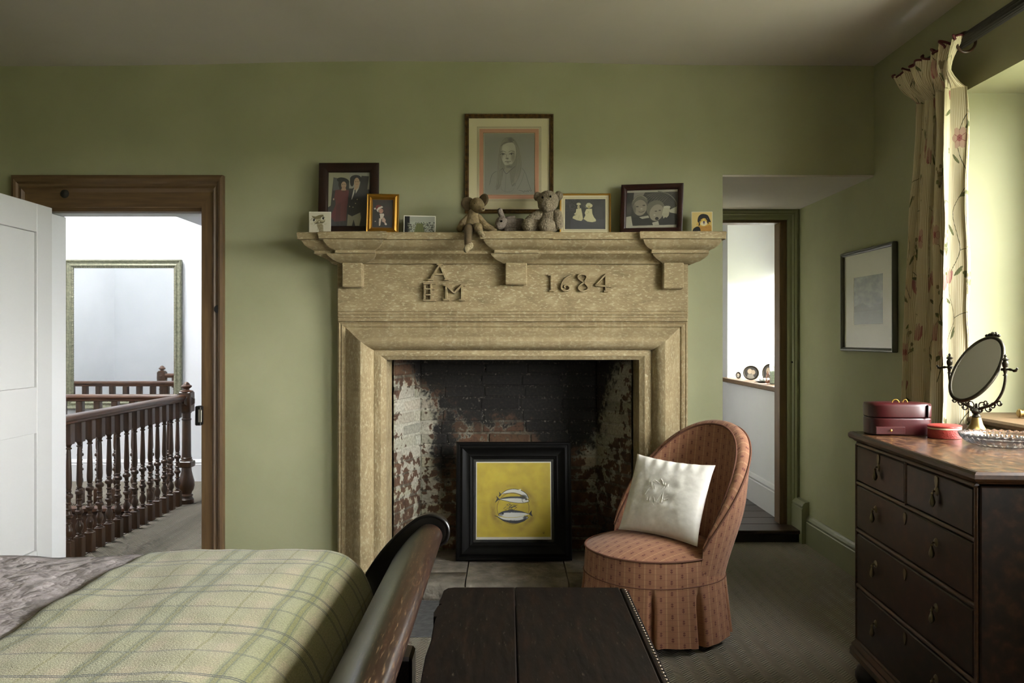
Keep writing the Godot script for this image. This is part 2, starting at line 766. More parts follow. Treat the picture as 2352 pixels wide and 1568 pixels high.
func make_materials() -> void:
	var fine := noise_tex(0.03, [], 512, 5, 7)
	var lumps := noise_tex(0.008, [], 512, 4, 8)
	M.fine = fine
	M.lumps = lumps
	# sage green limewash
	M.green = textured(noise_tex(0.006, [0.0, Color(0.596, 0.600, 0.466), 0.5, Color(0.616, 0.618, 0.484), 1.0, Color(0.634, 0.632, 0.502)], 512, 5, 3), Vector3(0.6, 0.6, 0.6), 0.75, true, lumps, 0.25)
	M.ceiling = textured(noise_tex(0.006, [0.0, Color(0.76, 0.735, 0.69), 1.0, Color(0.80, 0.77, 0.73)], 256, 4, 5), Vector3(0.5, 0.5, 0.5), 0.85, true, lumps, 0.3)
	M.white = textured(noise_tex(0.01, [0.0, Color(0.88, 0.89, 0.90), 1.0, Color(0.92, 0.925, 0.935)], 256, 4, 6), Vector3(0.5, 0.5, 0.5), 0.7, true, lumps, 0.1)
	M.lobby_grey = paint(Color(0.66, 0.65, 0.63), 0.8)
	M.gloss_white = paint(Color(0.88, 0.885, 0.89), 0.35)
	M.door_white = paint(Color(0.80, 0.80, 0.795), 0.4)
	M.green_gloss = paint(Color(0.50, 0.505, 0.395), 0.38)
	# carpet: twisted wool in a broken herringbone
	var cp := Paint.new(256, 256, Color(0.4, 0.4, 0.36))
	var hb := Image.create(256, 256, false, Image.FORMAT_L8)
	var rng := RandomNumberGenerator.new()
	rng.seed = 11
	for y in 256:
		for x in 256:
			var col := x / 32
			var lx := x % 32
			var zig: int = lx if col % 2 == 0 else 31 - lx
			var ph := (y + zig) % 16
			var k := absf(ph - 7.5) / 7.5
			var tuft := 0.5 + 0.5 * cos(((x + y) % 8 if col % 2 == 0 else (x - y + 256) % 8) * TAU / 8.0)
			var hgt := clampf((1.0 - k * k) * (0.55 + 0.45 * tuft) + (rng.randf() - 0.5) * 0.22, 0, 1)
			hb.set_pixel(x, y, Color(hgt, hgt, hgt))
			cp.im.set_pixel(x, y, Color(0.36, 0.335, 0.29).lerp(Color(0.72, 0.685, 0.615), clampf(hgt * 0.75 + rng.randf() * 0.3, 0, 1)))
	var hbt := ImageTexture.create_from_image(hb)
	M.carpet = textured(cp.tex(), Vector3(4.0, 4.0, 4.0), 0.95, true, hbt, 0.8)
	# limestone, old limewash left in patches and flecks
	M.stone = textured(noise_tex(0.010, [0.0, Color(0.485, 0.43, 0.31), 0.35, Color(0.545, 0.48, 0.352), 0.65, Color(0.58, 0.515, 0.382), 1.0, Color(0.655, 0.60, 0.468)], 1024, 8, 21), Vector3(0.7, 1.6, 0.7), 0.85, false, noise_tex(0.03, [], 1024, 6, 22), 0.25)
	M.stone_v = textured(M.stone.albedo_texture, Vector3(1.6, 0.7, 1.6), 0.85, false, M.stone.heightmap_texture, 0.25)
	for m in [M.stone, M.stone_v]:
		m.detail_enabled = true
		m.detail_blend_mode = BaseMaterial3D.BLEND_MODE_MIX
		m.detail_albedo = noise_tex(0.02, [0.0, Color(0.74, 0.70, 0.58), 1.0, Color(0.66, 0.60, 0.46)], 256, 2, 23)
		m.detail_mask = noise_tex(0.05, [0.0, Color.BLACK, 0.60, Color.BLACK, 0.74, Color(0.7, 0.7, 0.7), 1.0, Color(0.9, 0.9, 0.9)], 1024, 5, 24, FastNoiseLite.TYPE_SIMPLEX_SMOOTH)
		m.uv2_triplanar = true
		m.uv2_scale = Vector3(1.6, 2.0, 1.6)
	M.hearth = textured(noise_tex(0.012, [0.0, Color(0.36, 0.34, 0.305), 0.5, Color(0.46, 0.435, 0.39), 1.0, Color(0.58, 0.55, 0.50)], 512, 6, 25), Vector3(1.4, 1.4, 1.4), 0.8, false, noise_tex(0.03, [], 512, 6, 26), 0.9)
	M.slate = textured(noise_tex(0.02, [0.0, Color(0.25, 0.255, 0.26), 1.0, Color(0.37, 0.375, 0.375)], 512, 5, 27), Vector3(2, 2, 2), 0.6, false, fine, 0.2)
	# woods
	M.pine = wood(Color(0.29, 0.215, 0.13), Color(0.42, 0.325, 0.205), Vector3(6.0, 0.5, 6.0), 0.5, 31)
	M.pine_h = wood(Color(0.29, 0.215, 0.13), Color(0.42, 0.325, 0.205), Vector3(0.5, 6.0, 6.0), 0.5, 31)
	M.banister = wood(Color(0.195, 0.13, 0.085), Color(0.32, 0.225, 0.145), Vector3(8.0, 0.8, 8.0), 0.32, 32)
	M.rail = wood(Color(0.22, 0.13, 0.075), Color(0.38, 0.245, 0.14), Vector3(4.0, 8.0, 0.8), 0.28, 33)
	M.mahogany = wood(Color(0.06, 0.03, 0.02), Color(0.155, 0.075, 0.042), Vector3(10.0, 10.0, 0.8), 0.30, 34)
	M.mahogany.clearcoat_enabled = true
	M.mahogany.clearcoat = 0.18
	M.mahogany.clearcoat_roughness = 0.2
	flecked(M.mahogany, Color(0.46, 0.36, 0.25), 0.72, 71)
	M.ebonised = paint(Color(0.045, 0.035, 0.03), 0.3)
	M.pole = paint(Color(0.055, 0.04, 0.03), 0.55)
	M.oak = textured(noise_tex(0.008, [0.0, Color(0.05, 0.038, 0.03), 0.5, Color(0.075, 0.056, 0.042), 0.8, Color(0.105, 0.071, 0.049), 1.0, Color(0.15, 0.105, 0.07)], 1024, 6, 35), Vector3(3.5, 3.5, 0.7), 0.38, false, noise_tex(0.015, [], 512, 5, 36), 0.12)
	M.oak.metallic_specular = 0.2
	M.oak.roughness = 0.55
	flecked(M.oak, Color(0.24, 0.21, 0.17), 0.80, 72)
	M.walnut = textured(noise_tex(0.010, [0.0, Color(0.065, 0.043, 0.03), 0.45, Color(0.105, 0.068, 0.043), 0.6, Color(0.13, 0.082, 0.05), 1.0, Color(0.215, 0.14, 0.082)], 1024, 6, 37), Vector3(1.5, 2.2, 2.2), 0.36)
	M.walnut.metallic_specular = 0.35
	M.walnut_top = textured(noise_tex(0.012, [0.0, Color(0.12, 0.075, 0.045), 0.42, Color(0.22, 0.14, 0.08), 0.58, Color(0.31, 0.205, 0.12), 1.0, Color(0.48, 0.34, 0.20)], 1024, 7, 38), Vector3(1.6, 2.5, 3.0), 0.26)
	M.walnut_edge = wood(Color(0.13, 0.075, 0.04), Color(0.30, 0.19, 0.10), Vector3(1.0, 9.0, 9.0), 0.34, 39)
	M.floorboard = wood(Color(0.13, 0.085, 0.06), Color(0.24, 0.165, 0.115), Vector3(0.8, 6.0, 7.0), 0.35, 40)
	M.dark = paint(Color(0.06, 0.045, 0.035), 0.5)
	M.black_frame = textured(noise_tex(0.02, [0.0, Color(0.03, 0.029, 0.027), 1.0, Color(0.05, 0.047, 0.042)], 256, 4, 41), Vector3(3, 3, 3), 0.45)
	M.black_frame.metallic_specular = 0.25
	M.brown_frame = wood(Color(0.10, 0.045, 0.03), Color(0.17, 0.075, 0.045), Vector3(5, 5, 5), 0.3, 42)
	M.red_frame = wood(Color(0.11, 0.035, 0.03), Color(0.19, 0.06, 0.05), Vector3(5, 5, 5), 0.3, 43)
	M.gold = paint(Color(0.72, 0.55, 0.24), 0.32, 0.85)
	M.gold_old = textured(noise_tex(0.03, [0.0, Color(0.16, 0.11, 0.05), 0.45, Color(0.34, 0.25, 0.12), 1.0, Color(0.50, 0.38, 0.19)], 256, 5, 44), Vector3(6, 6, 6), 0.4)
	M.gold_old.metallic = 0.45
	M.silver_gilt = textured(noise_tex(0.03, [0.0, Color(0.38, 0.38, 0.31), 1.0, Color(0.60, 0.60, 0.50)], 256, 5, 45), Vector3(5, 5, 5), 0.4)
	M.silver_gilt.metallic = 0.35
	M.green_frame = paint(Color(0.24, 0.24, 0.19), 0.35)
	M.mount = paint(Color(0.80, 0.765, 0.62), 0.85)
	M.pink_mount = paint(Color(0.70, 0.50, 0.38), 0.85)
	M.glass = paint(Color(1, 1, 1, 0.03), 0.02)
	M.glass.transparency = BaseMaterial3D.TRANSPARENCY_ALPHA
	M.mirror = paint(Color(0.93, 0.94, 0.94), 0.02, 1.0)
	M.brass = paint(Color(0.50, 0.42, 0.24), 0.35, 0.9)
	M.bronze = textured(noise_tex(0.03, [0.0, Color(0.10, 0.09, 0.065), 1.0, Color(0.26, 0.23, 0.16)], 256, 4, 46), Vector3(12, 12, 12), 0.38)
	M.bronze.metallic = 0.7
	M.iron = paint(Color(0.07, 0.07, 0.065), 0.45, 0.5)
	M.chrome = paint(Color(0.7, 0.69, 0.66), 0.3, 0.9)
	M.crystal = paint(Color(1, 1, 1, 0.02), 0.02)
	M.crystal.transparency = BaseMaterial3D.TRANSPARENCY_ALPHA
	M.crystal.refraction_enabled = true
	M.crystal.refraction_scale = 0.05
	M.brass_old = paint(Color(0.42, 0.385, 0.30), 0.35, 0.85)
	M.oak_edge = paint(Color(0.40, 0.34, 0.27), 0.5)
	M.linen = paint(Color(0.8, 0.78, 0.74), 0.9)
	M.cushion = textured(noise_tex(0.05, [0.0, Color(0.86, 0.845, 0.80), 1.0, Color(0.92, 0.905, 0.865)], 256, 3, 51), Vector3(3, 3, 3), 0.75, false, noise_tex(0.012, [], 256, 4, 52), 0.2)
	M.cushion_thread = paint(Color(0.88, 0.865, 0.82), 0.6)
	M.coverlet = printed(noise_tex(0.012, [0.0, Color(0.57, 0.535, 0.53), 0.5, Color(0.63, 0.595, 0.59), 1.0, Color(0.68, 0.65, 0.645)], 512, 5, 53), 0.85)
	M.coverlet.heightmap_enabled = true
	M.coverlet.heightmap_texture = noise_tex(0.008, [], 512, 5, 54, FastNoiseLite.TYPE_SIMPLEX_SMOOTH, false, FastNoiseLite.FRACTAL_RIDGED)
	M.coverlet.heightmap_scale = 0.8
	more_materials()
	make_plaid()
	make_chair_cloth()


func make_plaid() -> void:
	# one repeat of the plaid: u across the bed's length, v along its width
	var N := 384
	var im := Image.create(N, N, false, Image.FORMAT_RGB8)
	var hi := Image.create(N, N, false, Image.FORMAT_L8)
	var rng := RandomNumberGenerator.new()
	rng.seed = 13
	var beige := Color(0.615, 0.565, 0.45)
	var sage := Color(0.53, 0.535, 0.39)
	var olive := Color(0.46, 0.45, 0.26)
	var grey := Color(0.25, 0.26, 0.25)
	var fuzz := FastNoiseLite.new()
	fuzz.seed = 3
	fuzz.frequency = 0.11
	for y in N:
		var b := y / float(N)
		for x in N:
			var a := x / float(N)
			var f := fuzz.get_noise_2d(x, y)
			var c := beige.lerp(sage, 0.5)
			# broad grounds
			var ga := 1.0 if (a > 0.36 and a < 0.46) or (a > 0.86 and a < 0.99) else 0.0
			var gb := 1.0 if (b > 0.10 and b < 0.42) or (b > 0.62 and b < 0.90) else 0.0
			c = c.lerp(beige, ga * 0.7)
			c = c.lerp(sage, gb * 0.35)
			# double green band and a thin olive line along the bed's width
			for e in [[0.06, 0.045], [0.26, 0.045]]:
				var d: float = absf(a - e[0]) / e[1]
				if d < 1.0:
					c = c.lerp(sage.lerp(Color(0.44, 0.455, 0.32), 0.7), 0.75)
					if d < 0.38:
						c = c.lerp(olive, 0.7)
					elif d < 0.62:
						c = c.lerp(grey, 0.35)
			if a > 0.10 and a < 0.22:
				c = c.lerp(Color(0.51, 0.52, 0.385), 0.5)
			if absf(a - 0.74) < 0.012:
				c = c.lerp(olive, 0.6)
			# dark pencil lines the other way
			for e in [0.02, 0.045, 0.185, 0.21]:
				if absf(b - e) < 0.0065:
					c = c.lerp(grey, 0.8)
			for e in [0.60, 0.618]:
				if absf(b - e) < 0.0045:
					c = c.lerp(grey, 0.55)
			var k := 1.0 + f * 0.16 + (rng.randf() - 0.5) * 0.22
			im.set_pixel(x, y, Color(c.r * k, c.g * k, c.b * k))
			var h := clampf(0.5 + f * 0.3 + (rng.randf() - 0.5) * 0.5, 0, 1)
			hi.set_pixel(x, y, Color(h, h, h))
	M.plaid = printed(ImageTexture.create_from_image(im), 0.95)
	M.plaid.heightmap_enabled = true
	M.plaid.heightmap_texture = ImageTexture.create_from_image(hi)
	M.plaid.heightmap_scale = 0.12
	M.plaid.rim_enabled = true
	M.plaid.rim = 0.25


func make_chair_cloth() -> void:
	# stripes, a fine check and small woven sprigs; one repeat is 85 mm
	var N := 256
	var im := Image.create(N, N, false, Image.FORMAT_RGB8)
	var rng := RandomNumberGenerator.new()
	rng.seed = 14
	var ground := Color(0.57, 0.395, 0.29)
	for y in N:
		for x in N:
			var c := ground
			var a := (x % 128) / 128.0
			if a < 0.035 or (a > 0.07 and a < 0.10):
				c = c.lerp(Color(0.76, 0.61, 0.45), 0.65)
			if absf(a - 0.55) < 0.012:
				c = c.lerp(Color(0.42, 0.27, 0.2), 0.4)
			var b := (y % 64) / 64.0
			if b < 0.045:
				c = c.lerp(Color(0.36, 0.25, 0.19), 0.6)
			# sprig in every stripe, staggered
			var row := (y / 128)
			var cx := 38 if true else 0
			for st in 2:
				for k in 2:
					var px := 70 + 128 * st
					var py := 32 + 128 * k + (64 if st == 1 else 0)
					var dx := absf(wrapf(x - px, -128, 128))
					var dy := wrapf(y - py, -128, 128)
					var on := false
					if dx < 4 and dy > -24 and dy < 26:
						on = true
					if absf(dx - 9) < 6 and (absf(dy - 9) < 7 or absf(dy + 12) < 5):
						on = true
					if dx < 9 and dy < -12 and dy > -24:
						on = true
					if on:
						c = c.lerp(Color(0.34, 0.15, 0.13), 0.75)
			var n := 1.0 + (rng.randf() - 0.5) * 0.16
			im.set_pixel(x, y, Color(c.r * n, c.g * n, c.b * n))
	M.chair = printed(ImageTexture.create_from_image(im), 0.85)
	M.chair.uv1_scale = Vector3(1, 1, 1)
	M.chair.rim_enabled = true
	M.chair.rim = 0.2
	M.piping = paint(Color(0.40, 0.25, 0.18), 0.8)


func more_materials() -> void:
	M.rail_x = wood(Color(0.22, 0.13, 0.075), Color(0.38, 0.245, 0.14), Vector3(0.8, 8.0, 4.0), 0.28, 33)
	M.claret = paint(Color(0.30, 0.075, 0.085), 0.7)
	M.leather = textured(noise_tex(0.05, [0.0, Color(0.19, 0.035, 0.048), 1.0, Color(0.25, 0.05, 0.062)], 256, 3, 55), Vector3(8, 8, 8), 0.32)
	M.red_box = textured(noise_tex(0.06, [0.0, Color(0.50, 0.15, 0.12), 1.0, Color(0.59, 0.20, 0.16)], 256, 3, 56), Vector3(10, 10, 10), 0.45, false, noise_tex(0.08, [], 256, 2, 57, FastNoiseLite.TYPE_CELLULAR), 0.1)
	M.teddy = textured(noise_tex(0.05, [0.0, Color(0.36, 0.325, 0.265), 0.5, Color(0.50, 0.455, 0.375), 1.0, Color(0.63, 0.58, 0.48)], 256, 5, 58), Vector3(9, 9, 9), 0.95, false, noise_tex(0.05, [], 256, 5, 59), 0.6)
	M.rabbit = textured(noise_tex(0.05, [0.0, Color(0.36, 0.325, 0.29), 1.0, Color(0.52, 0.475, 0.43)], 256, 5, 60), Vector3(9, 9, 9), 0.95, false, M.teddy.heightmap_texture, 0.3)
	M.old_plush = textured(noise_tex(0.03, [0.0, Color(0.37, 0.315, 0.22), 0.5, Color(0.47, 0.405, 0.285), 1.0, Color(0.62, 0.555, 0.40)], 256, 5, 61), Vector3(6, 6, 6), 0.95, false, M.teddy.heightmap_texture, 0.25)
	M.plush_dark = textured(noise_tex(0.03, [0.0, Color(0.31, 0.26, 0.185), 1.0, Color(0.41, 0.35, 0.25)], 256, 4, 62), Vector3(6, 6, 6), 0.95)
	M.plush_pale = textured(noise_tex(0.03, [0.0, Color(0.50, 0.45, 0.33), 1.0, Color(0.72, 0.66, 0.52)], 256, 5, 63), Vector3(14, 14, 14), 0.95, false, M.teddy.heightmap_texture, 0.6)
	M.bead_black = paint(Color(0.03, 0.03, 0.03), 0.1)
	M.pearl = paint(Color(0.86, 0.84, 0.80), 0.2)
	M.amber = paint(Color(0.62, 0.30, 0.08, 0.35), 0.05)
	M.amber.transparency = BaseMaterial3D.TRANSPARENCY_ALPHA
	M.paper = paint(Color(0.86, 0.85, 0.80), 0.7)
	M.china = paint(Color(0.85, 0.87, 0.83), 0.25)
	M.line_ink = paint(Color(0.30, 0.25, 0.17), 0.8)
	M.line_tan = paint(Color(0.50, 0.46, 0.34), 0.8)
	M.jar_green = textured(noise_tex(0.04, [0.0, Color(0.40, 0.50, 0.44), 0.5, Color(0.66, 0.74, 0.68), 1.0, Color(0.85, 0.88, 0.84)], 256, 3, 64), Vector3(12, 12, 12), 0.2)
	M.jar_clear = paint(Color(1, 1, 1, 0.25), 0.05)
	M.jar_clear.transparency = BaseMaterial3D.TRANSPARENCY_ALPHA
	var p := Paint.new(64, 64, Color(0.20, 0.19, 0.18))
	p.oval(0.42, 0.40, 0.14, 0.18, Color(0.55, 0.50, 0.42))
	p.oval(0.62, 0.46, 0.13, 0.16, Color(0.50, 0.45, 0.38))
	p.poly([0.2, 1, 0.3, 0.6, 0.6, 0.6, 0.8, 1], Color(0.42, 0.40, 0.36))
	M.tiny_photo = printed(p.tex(), 0.3)


# small pale scuffs and scratches in a polished surface
func flecked(m: StandardMaterial3D, c: Color, level: float, seed_: int) -> void:
	m.detail_enabled = true
	m.detail_blend_mode = BaseMaterial3D.BLEND_MODE_MIX
	m.detail_albedo = noise_tex(0.05, [0.0, c * 0.8, 1.0, c], 64, 2, seed_)
	m.detail_mask = noise_tex(0.045, [0.0, Color.BLACK, level, Color.BLACK, level + 0.06, Color(0.8, 0.8, 0.8), 1.0, Color.WHITE], 512, 4, seed_)
	m.uv2_triplanar = true
	m.uv2_scale = Vector3(3.0, 3.0, 1.6)


# ---------------------------------------------------------------- the rooms
func build_shell() -> void:
	# bedroom: x -4.25 .. 1.756, z 0 .. 6.4, y 0 .. 2.51
	var s := Shape.new()
	s.box(Vector3(-1.25, -0.10, 3.2), Vector3(6.06, 0.2, 6.5), 0.0)
	s.box(Vector3(1.40, -0.10, -0.4975), Vector3(0.75, 0.2, 0.895), 0.0)
	struct("floor", s, M.carpet, "grey brown herringbone weave carpet covering the bedroom floor", "carpet")
	# the ceiling's plaster sags and swells a little
	var wave := FastNoiseLite.new()
	wave.seed = 5
	wave.frequency = 0.35
	var rows := []
	for i in 28:
		var r := PackedVector3Array()
		var z := -0.05 + 6.5 * i / 27.0
		for j in 25:
			var x := -4.3 + 6.1 * j / 24.0
			var y := 2.508 + 0.012 * cos((x + 0.35) * 1.5) * exp(-z * 0.7) + wave.get_noise_2d(x, z) * 0.018
			r.append(Vector3(x, y, z))
		rows.append(r)
	s = Shape.new()
	s.loft(rows)
	s.box(Vector3(-1.25, 2.72, 3.2), Vector3(6.1, 0.3, 6.5), 0.0)
	struct("ceiling", s, M.ceiling, "off white plaster ceiling, slightly uneven, above the green walls", "ceiling")
	# chimney wall and the partition with the doorway
	s = Shape.new()
	s.box(Vector3(-3.32, 1.3, -0.08), Vector3(1.94, 2.6, 0.16), 0.0)          # left of the doorway (to -2.35)
	s.box(Vector3(-1.90, 2.225, -0.08), Vector3(0.90, 0.75, 0.16), 0.0)         # above the doorway
	s.box(Vector3(-1.375, 1.3, -0.08), Vector3(0.15, 2.6, 0.16), 0.0)
	s.box(Vector3(-0.96, 1.3, -0.53), Vector3(0.68, 2.6, 1.06), 0.0)            # chimney breast, left of the firebox
	s.box(Vector3(0.8305, 0.65, -0.53), Vector3(0.401, 1.3, 1.06), 0.0)         # right of the firebox
	s.box(Vector3(0.2055, 1.95, -0.53), Vector3(1.651, 1.3, 1.06), 0.0)         # over the firebox
	s.box(Vector3(0.005, 0.65, -0.80), Vector3(1.25, 1.3, 0.50), 0.0)           # behind the firebox
	s.box(Vector3(0.005, -0.03, -0.30), Vector3(1.25, 0.06, 0.58), 0.0)         # under the hearth
	s.box(Vector3(1.3935, 2.29, -0.53), Vector3(0.725, 0.62, 1.06), 0.0)        # over the niche
	struct("wall_back", s, M.green, "sage green painted chimney wall behind the stone fireplace", "wall")
	s = Shape.new()
	s.box(Vector3(1.394, 1.977, -0.535), Vector3(0.724, 0.012, 1.05), 0.0)
	struct("ceiling_niche", s, M.ceiling, "grey white soffit of the deep niche before the small doorway", "ceiling")
	# outer wall with the window recess, z 0.77 .. 2.40
	s = Shape.new()
	s.box(Vector3(1.956, 1.3, -0.155), Vector3(0.40, 2.6, 1.85), 0.0)           # z -1.08 .. 0.77, runs on into the niche
	s.box(Vector3(1.956, 0.445, 1.585), Vector3(0.40, 0.89, 1.63), 0.0)
	s.box(Vector3(1.956, 2.372, 1.585), Vector3(0.40, 0.456, 1.63), 0.0)
	s.box(Vector3(2.103, 1.517, 0.89), Vector3(0.106, 1.254, 0.24), 0.0)       # unseen return, added to cut the daylight on the recess's far reveal
	s.box(Vector3(1.956, 1.3, 2.70), Vector3(0.40, 2.6, 0.60), 0.0)
	s.box(Vector3(1.956, 0.445, 3.75), Vector3(0.40, 0.89, 1.50), 0.0)
	s.box(Vector3(1.956, 2.372, 3.75), Vector3(0.40, 0.456, 1.50), 0.0)
	s.box(Vector3(1.956, 1.3, 5.50), Vector3(0.40, 2.6, 2.00), 0.0)
	struct("wall_right", s, M.green, "sage green painted outer wall with the deep window recess", "wall")
	s = Shape.new()
	s.box(Vector3(-4.35, 1.3, 3.2), Vector3(0.2, 2.6, 6.6), 0.0)
	struct("wall_left", s, M.green, "sage green painted wall beyond the white panelled door", "wall")
	s = Shape.new()
	s.box(Vector3(-1.25, 1.3, 6.5), Vector3(6.2, 2.6, 0.2), 0.0)
	struct("wall_front", s, M.green, "sage green painted wall behind the viewer", "wall")
	# skirting along the outer wall and the taller block by the step
	var sk := V2([0, 0, 0.02, 0, 0.02, 0.125, 0.016, 0.13, 0.018, 0.142, 0.012, 0.156, 0.006, 0.165, 0, 0.168])
	s = Shape.new()
	put("skirting", straight(Vector3(1.757, 0, -0.88), Vector3(1.757, 0, 6.4), sk), M.green_gloss, tag(base("baseboard_right", Vector3.ZERO), "green painted moulded skirting board along the outer wall", "skirting", "", "structure"))
	var br: Node3D = get_node("baseboard_right")
	put("plinth_block", straight(Vector3(1.757, 0.075, -1.04), Vector3(1.757, 0.075, -0.86), V2([0, -0.075, 0.045, -0.075, 0.045, 0.125, 0.04, 0.13, 0.042, 0.142, 0.034, 0.156, 0.024, 0.165, 0, 0.168])), M.green_gloss, br)
	var bl := base("baseboard_back", Vector3.ZERO)
	tag(bl, "green painted skirting board between door casing and fireplace", "skirting", "", "structure")
	put("skirting", straight(Vector3(-1.345, 0, 0.0), Vector3(-0.805, 0, 0.0), sk), M.green_gloss, bl)
	put("skirting", straight(Vector3(0.855, 0, 0.0), Vector3(1.03, 0, 0.0), sk), M.green_gloss, bl)


func base(called: String, at: Vector3) -> Node3D:
	var o := Node3D.new()
	o.name = called
	add_child(o)
	o.position = at
	return o


func mirror_x(p: PackedVector2Array) -> PackedVector2Array:
	var r := PackedVector2Array()
	for q in p:
		r.append(Vector2(-q.x, q.y))
	return r


# a casement window: frame, two sashes of panes, set in the plane x = at.x, looking in towards -x
func casement(called: String, label: String, at: Vector3, wide: float, high: float, cols: int, rows_: int) -> Node3D:
	var w := base(called, at)
	tag(w, label, "window", "", "structure")
	w.rotation.y = -PI / 2
	var f := Shape.new()
	f.ring(wide, high, pairs([0, -0.04, 0, 0.04, 0.045, 0.04, 0.05, 0.03, 0.05, -0.04, 0, -0.04]))
	put("frame", f, M.gloss_white, w, T(Vector3(0, high / 2, 0)))
	var pw := (wide - 0.1) / cols
	var ph := (high - 0.1) / rows_
	for i in cols - 1:
		f = Shape.new()
		f.box(Vector3(-wide / 2 + 0.05 + pw * (i + 1), high / 2, 0), Vector3(0.03, high - 0.1, 0.04), 0.006)
		put("mullion", f, M.gloss_white, w)
	for j in rows_ - 1:
		f = Shape.new()
		f.box(Vector3(0, 0.05 + ph * (j + 1), 0), Vector3(wide - 0.1, 0.025, 0.035), 0.006)
		put("glazing_bar", f, M.gloss_white, w)
	f = Shape.new()
	f.plate(pw, ph, 0.0)
	for i in cols:
		for j in rows_:
			f = Shape.new()
			f.quad(Vector3(-pw / 2, -ph / 2, 0), Vector3(-pw / 2, ph / 2, 0), Vector3(pw / 2, ph / 2, 0), Vector3(pw / 2, -ph / 2, 0))
			put("pane", f, M.glass, w, T(Vector3(-wide / 2 + 0.05 + pw * (i + 0.5), 0.05 + ph * (j + 0.5), 0)))
	return w


func build_windows() -> void:
	casement("window_1", "white painted casement window in the bedroom's deep recess", Vector3(2.10, 0.93, 1.705), 1.39, 1.214, 3, 2)
	casement("window_4", "added white casement window out of view nearer the viewer, giving fill daylight", Vector3(2.10, 0.93, 3.75), 1.50, 1.214, 3, 2)  # invented window out of view, added for softer fill light from the viewer's side
	# the stone-coloured boarded sill
	var s := Shape.new()
	s.box(Vector3(1.925, 0.897, 1.585), Vector3(0.45, 0.028, 1.67), 0.008)
	struct("window_sill", s, M.pine_h, "brown wooden window sill board above the chest of drawers", "sill")


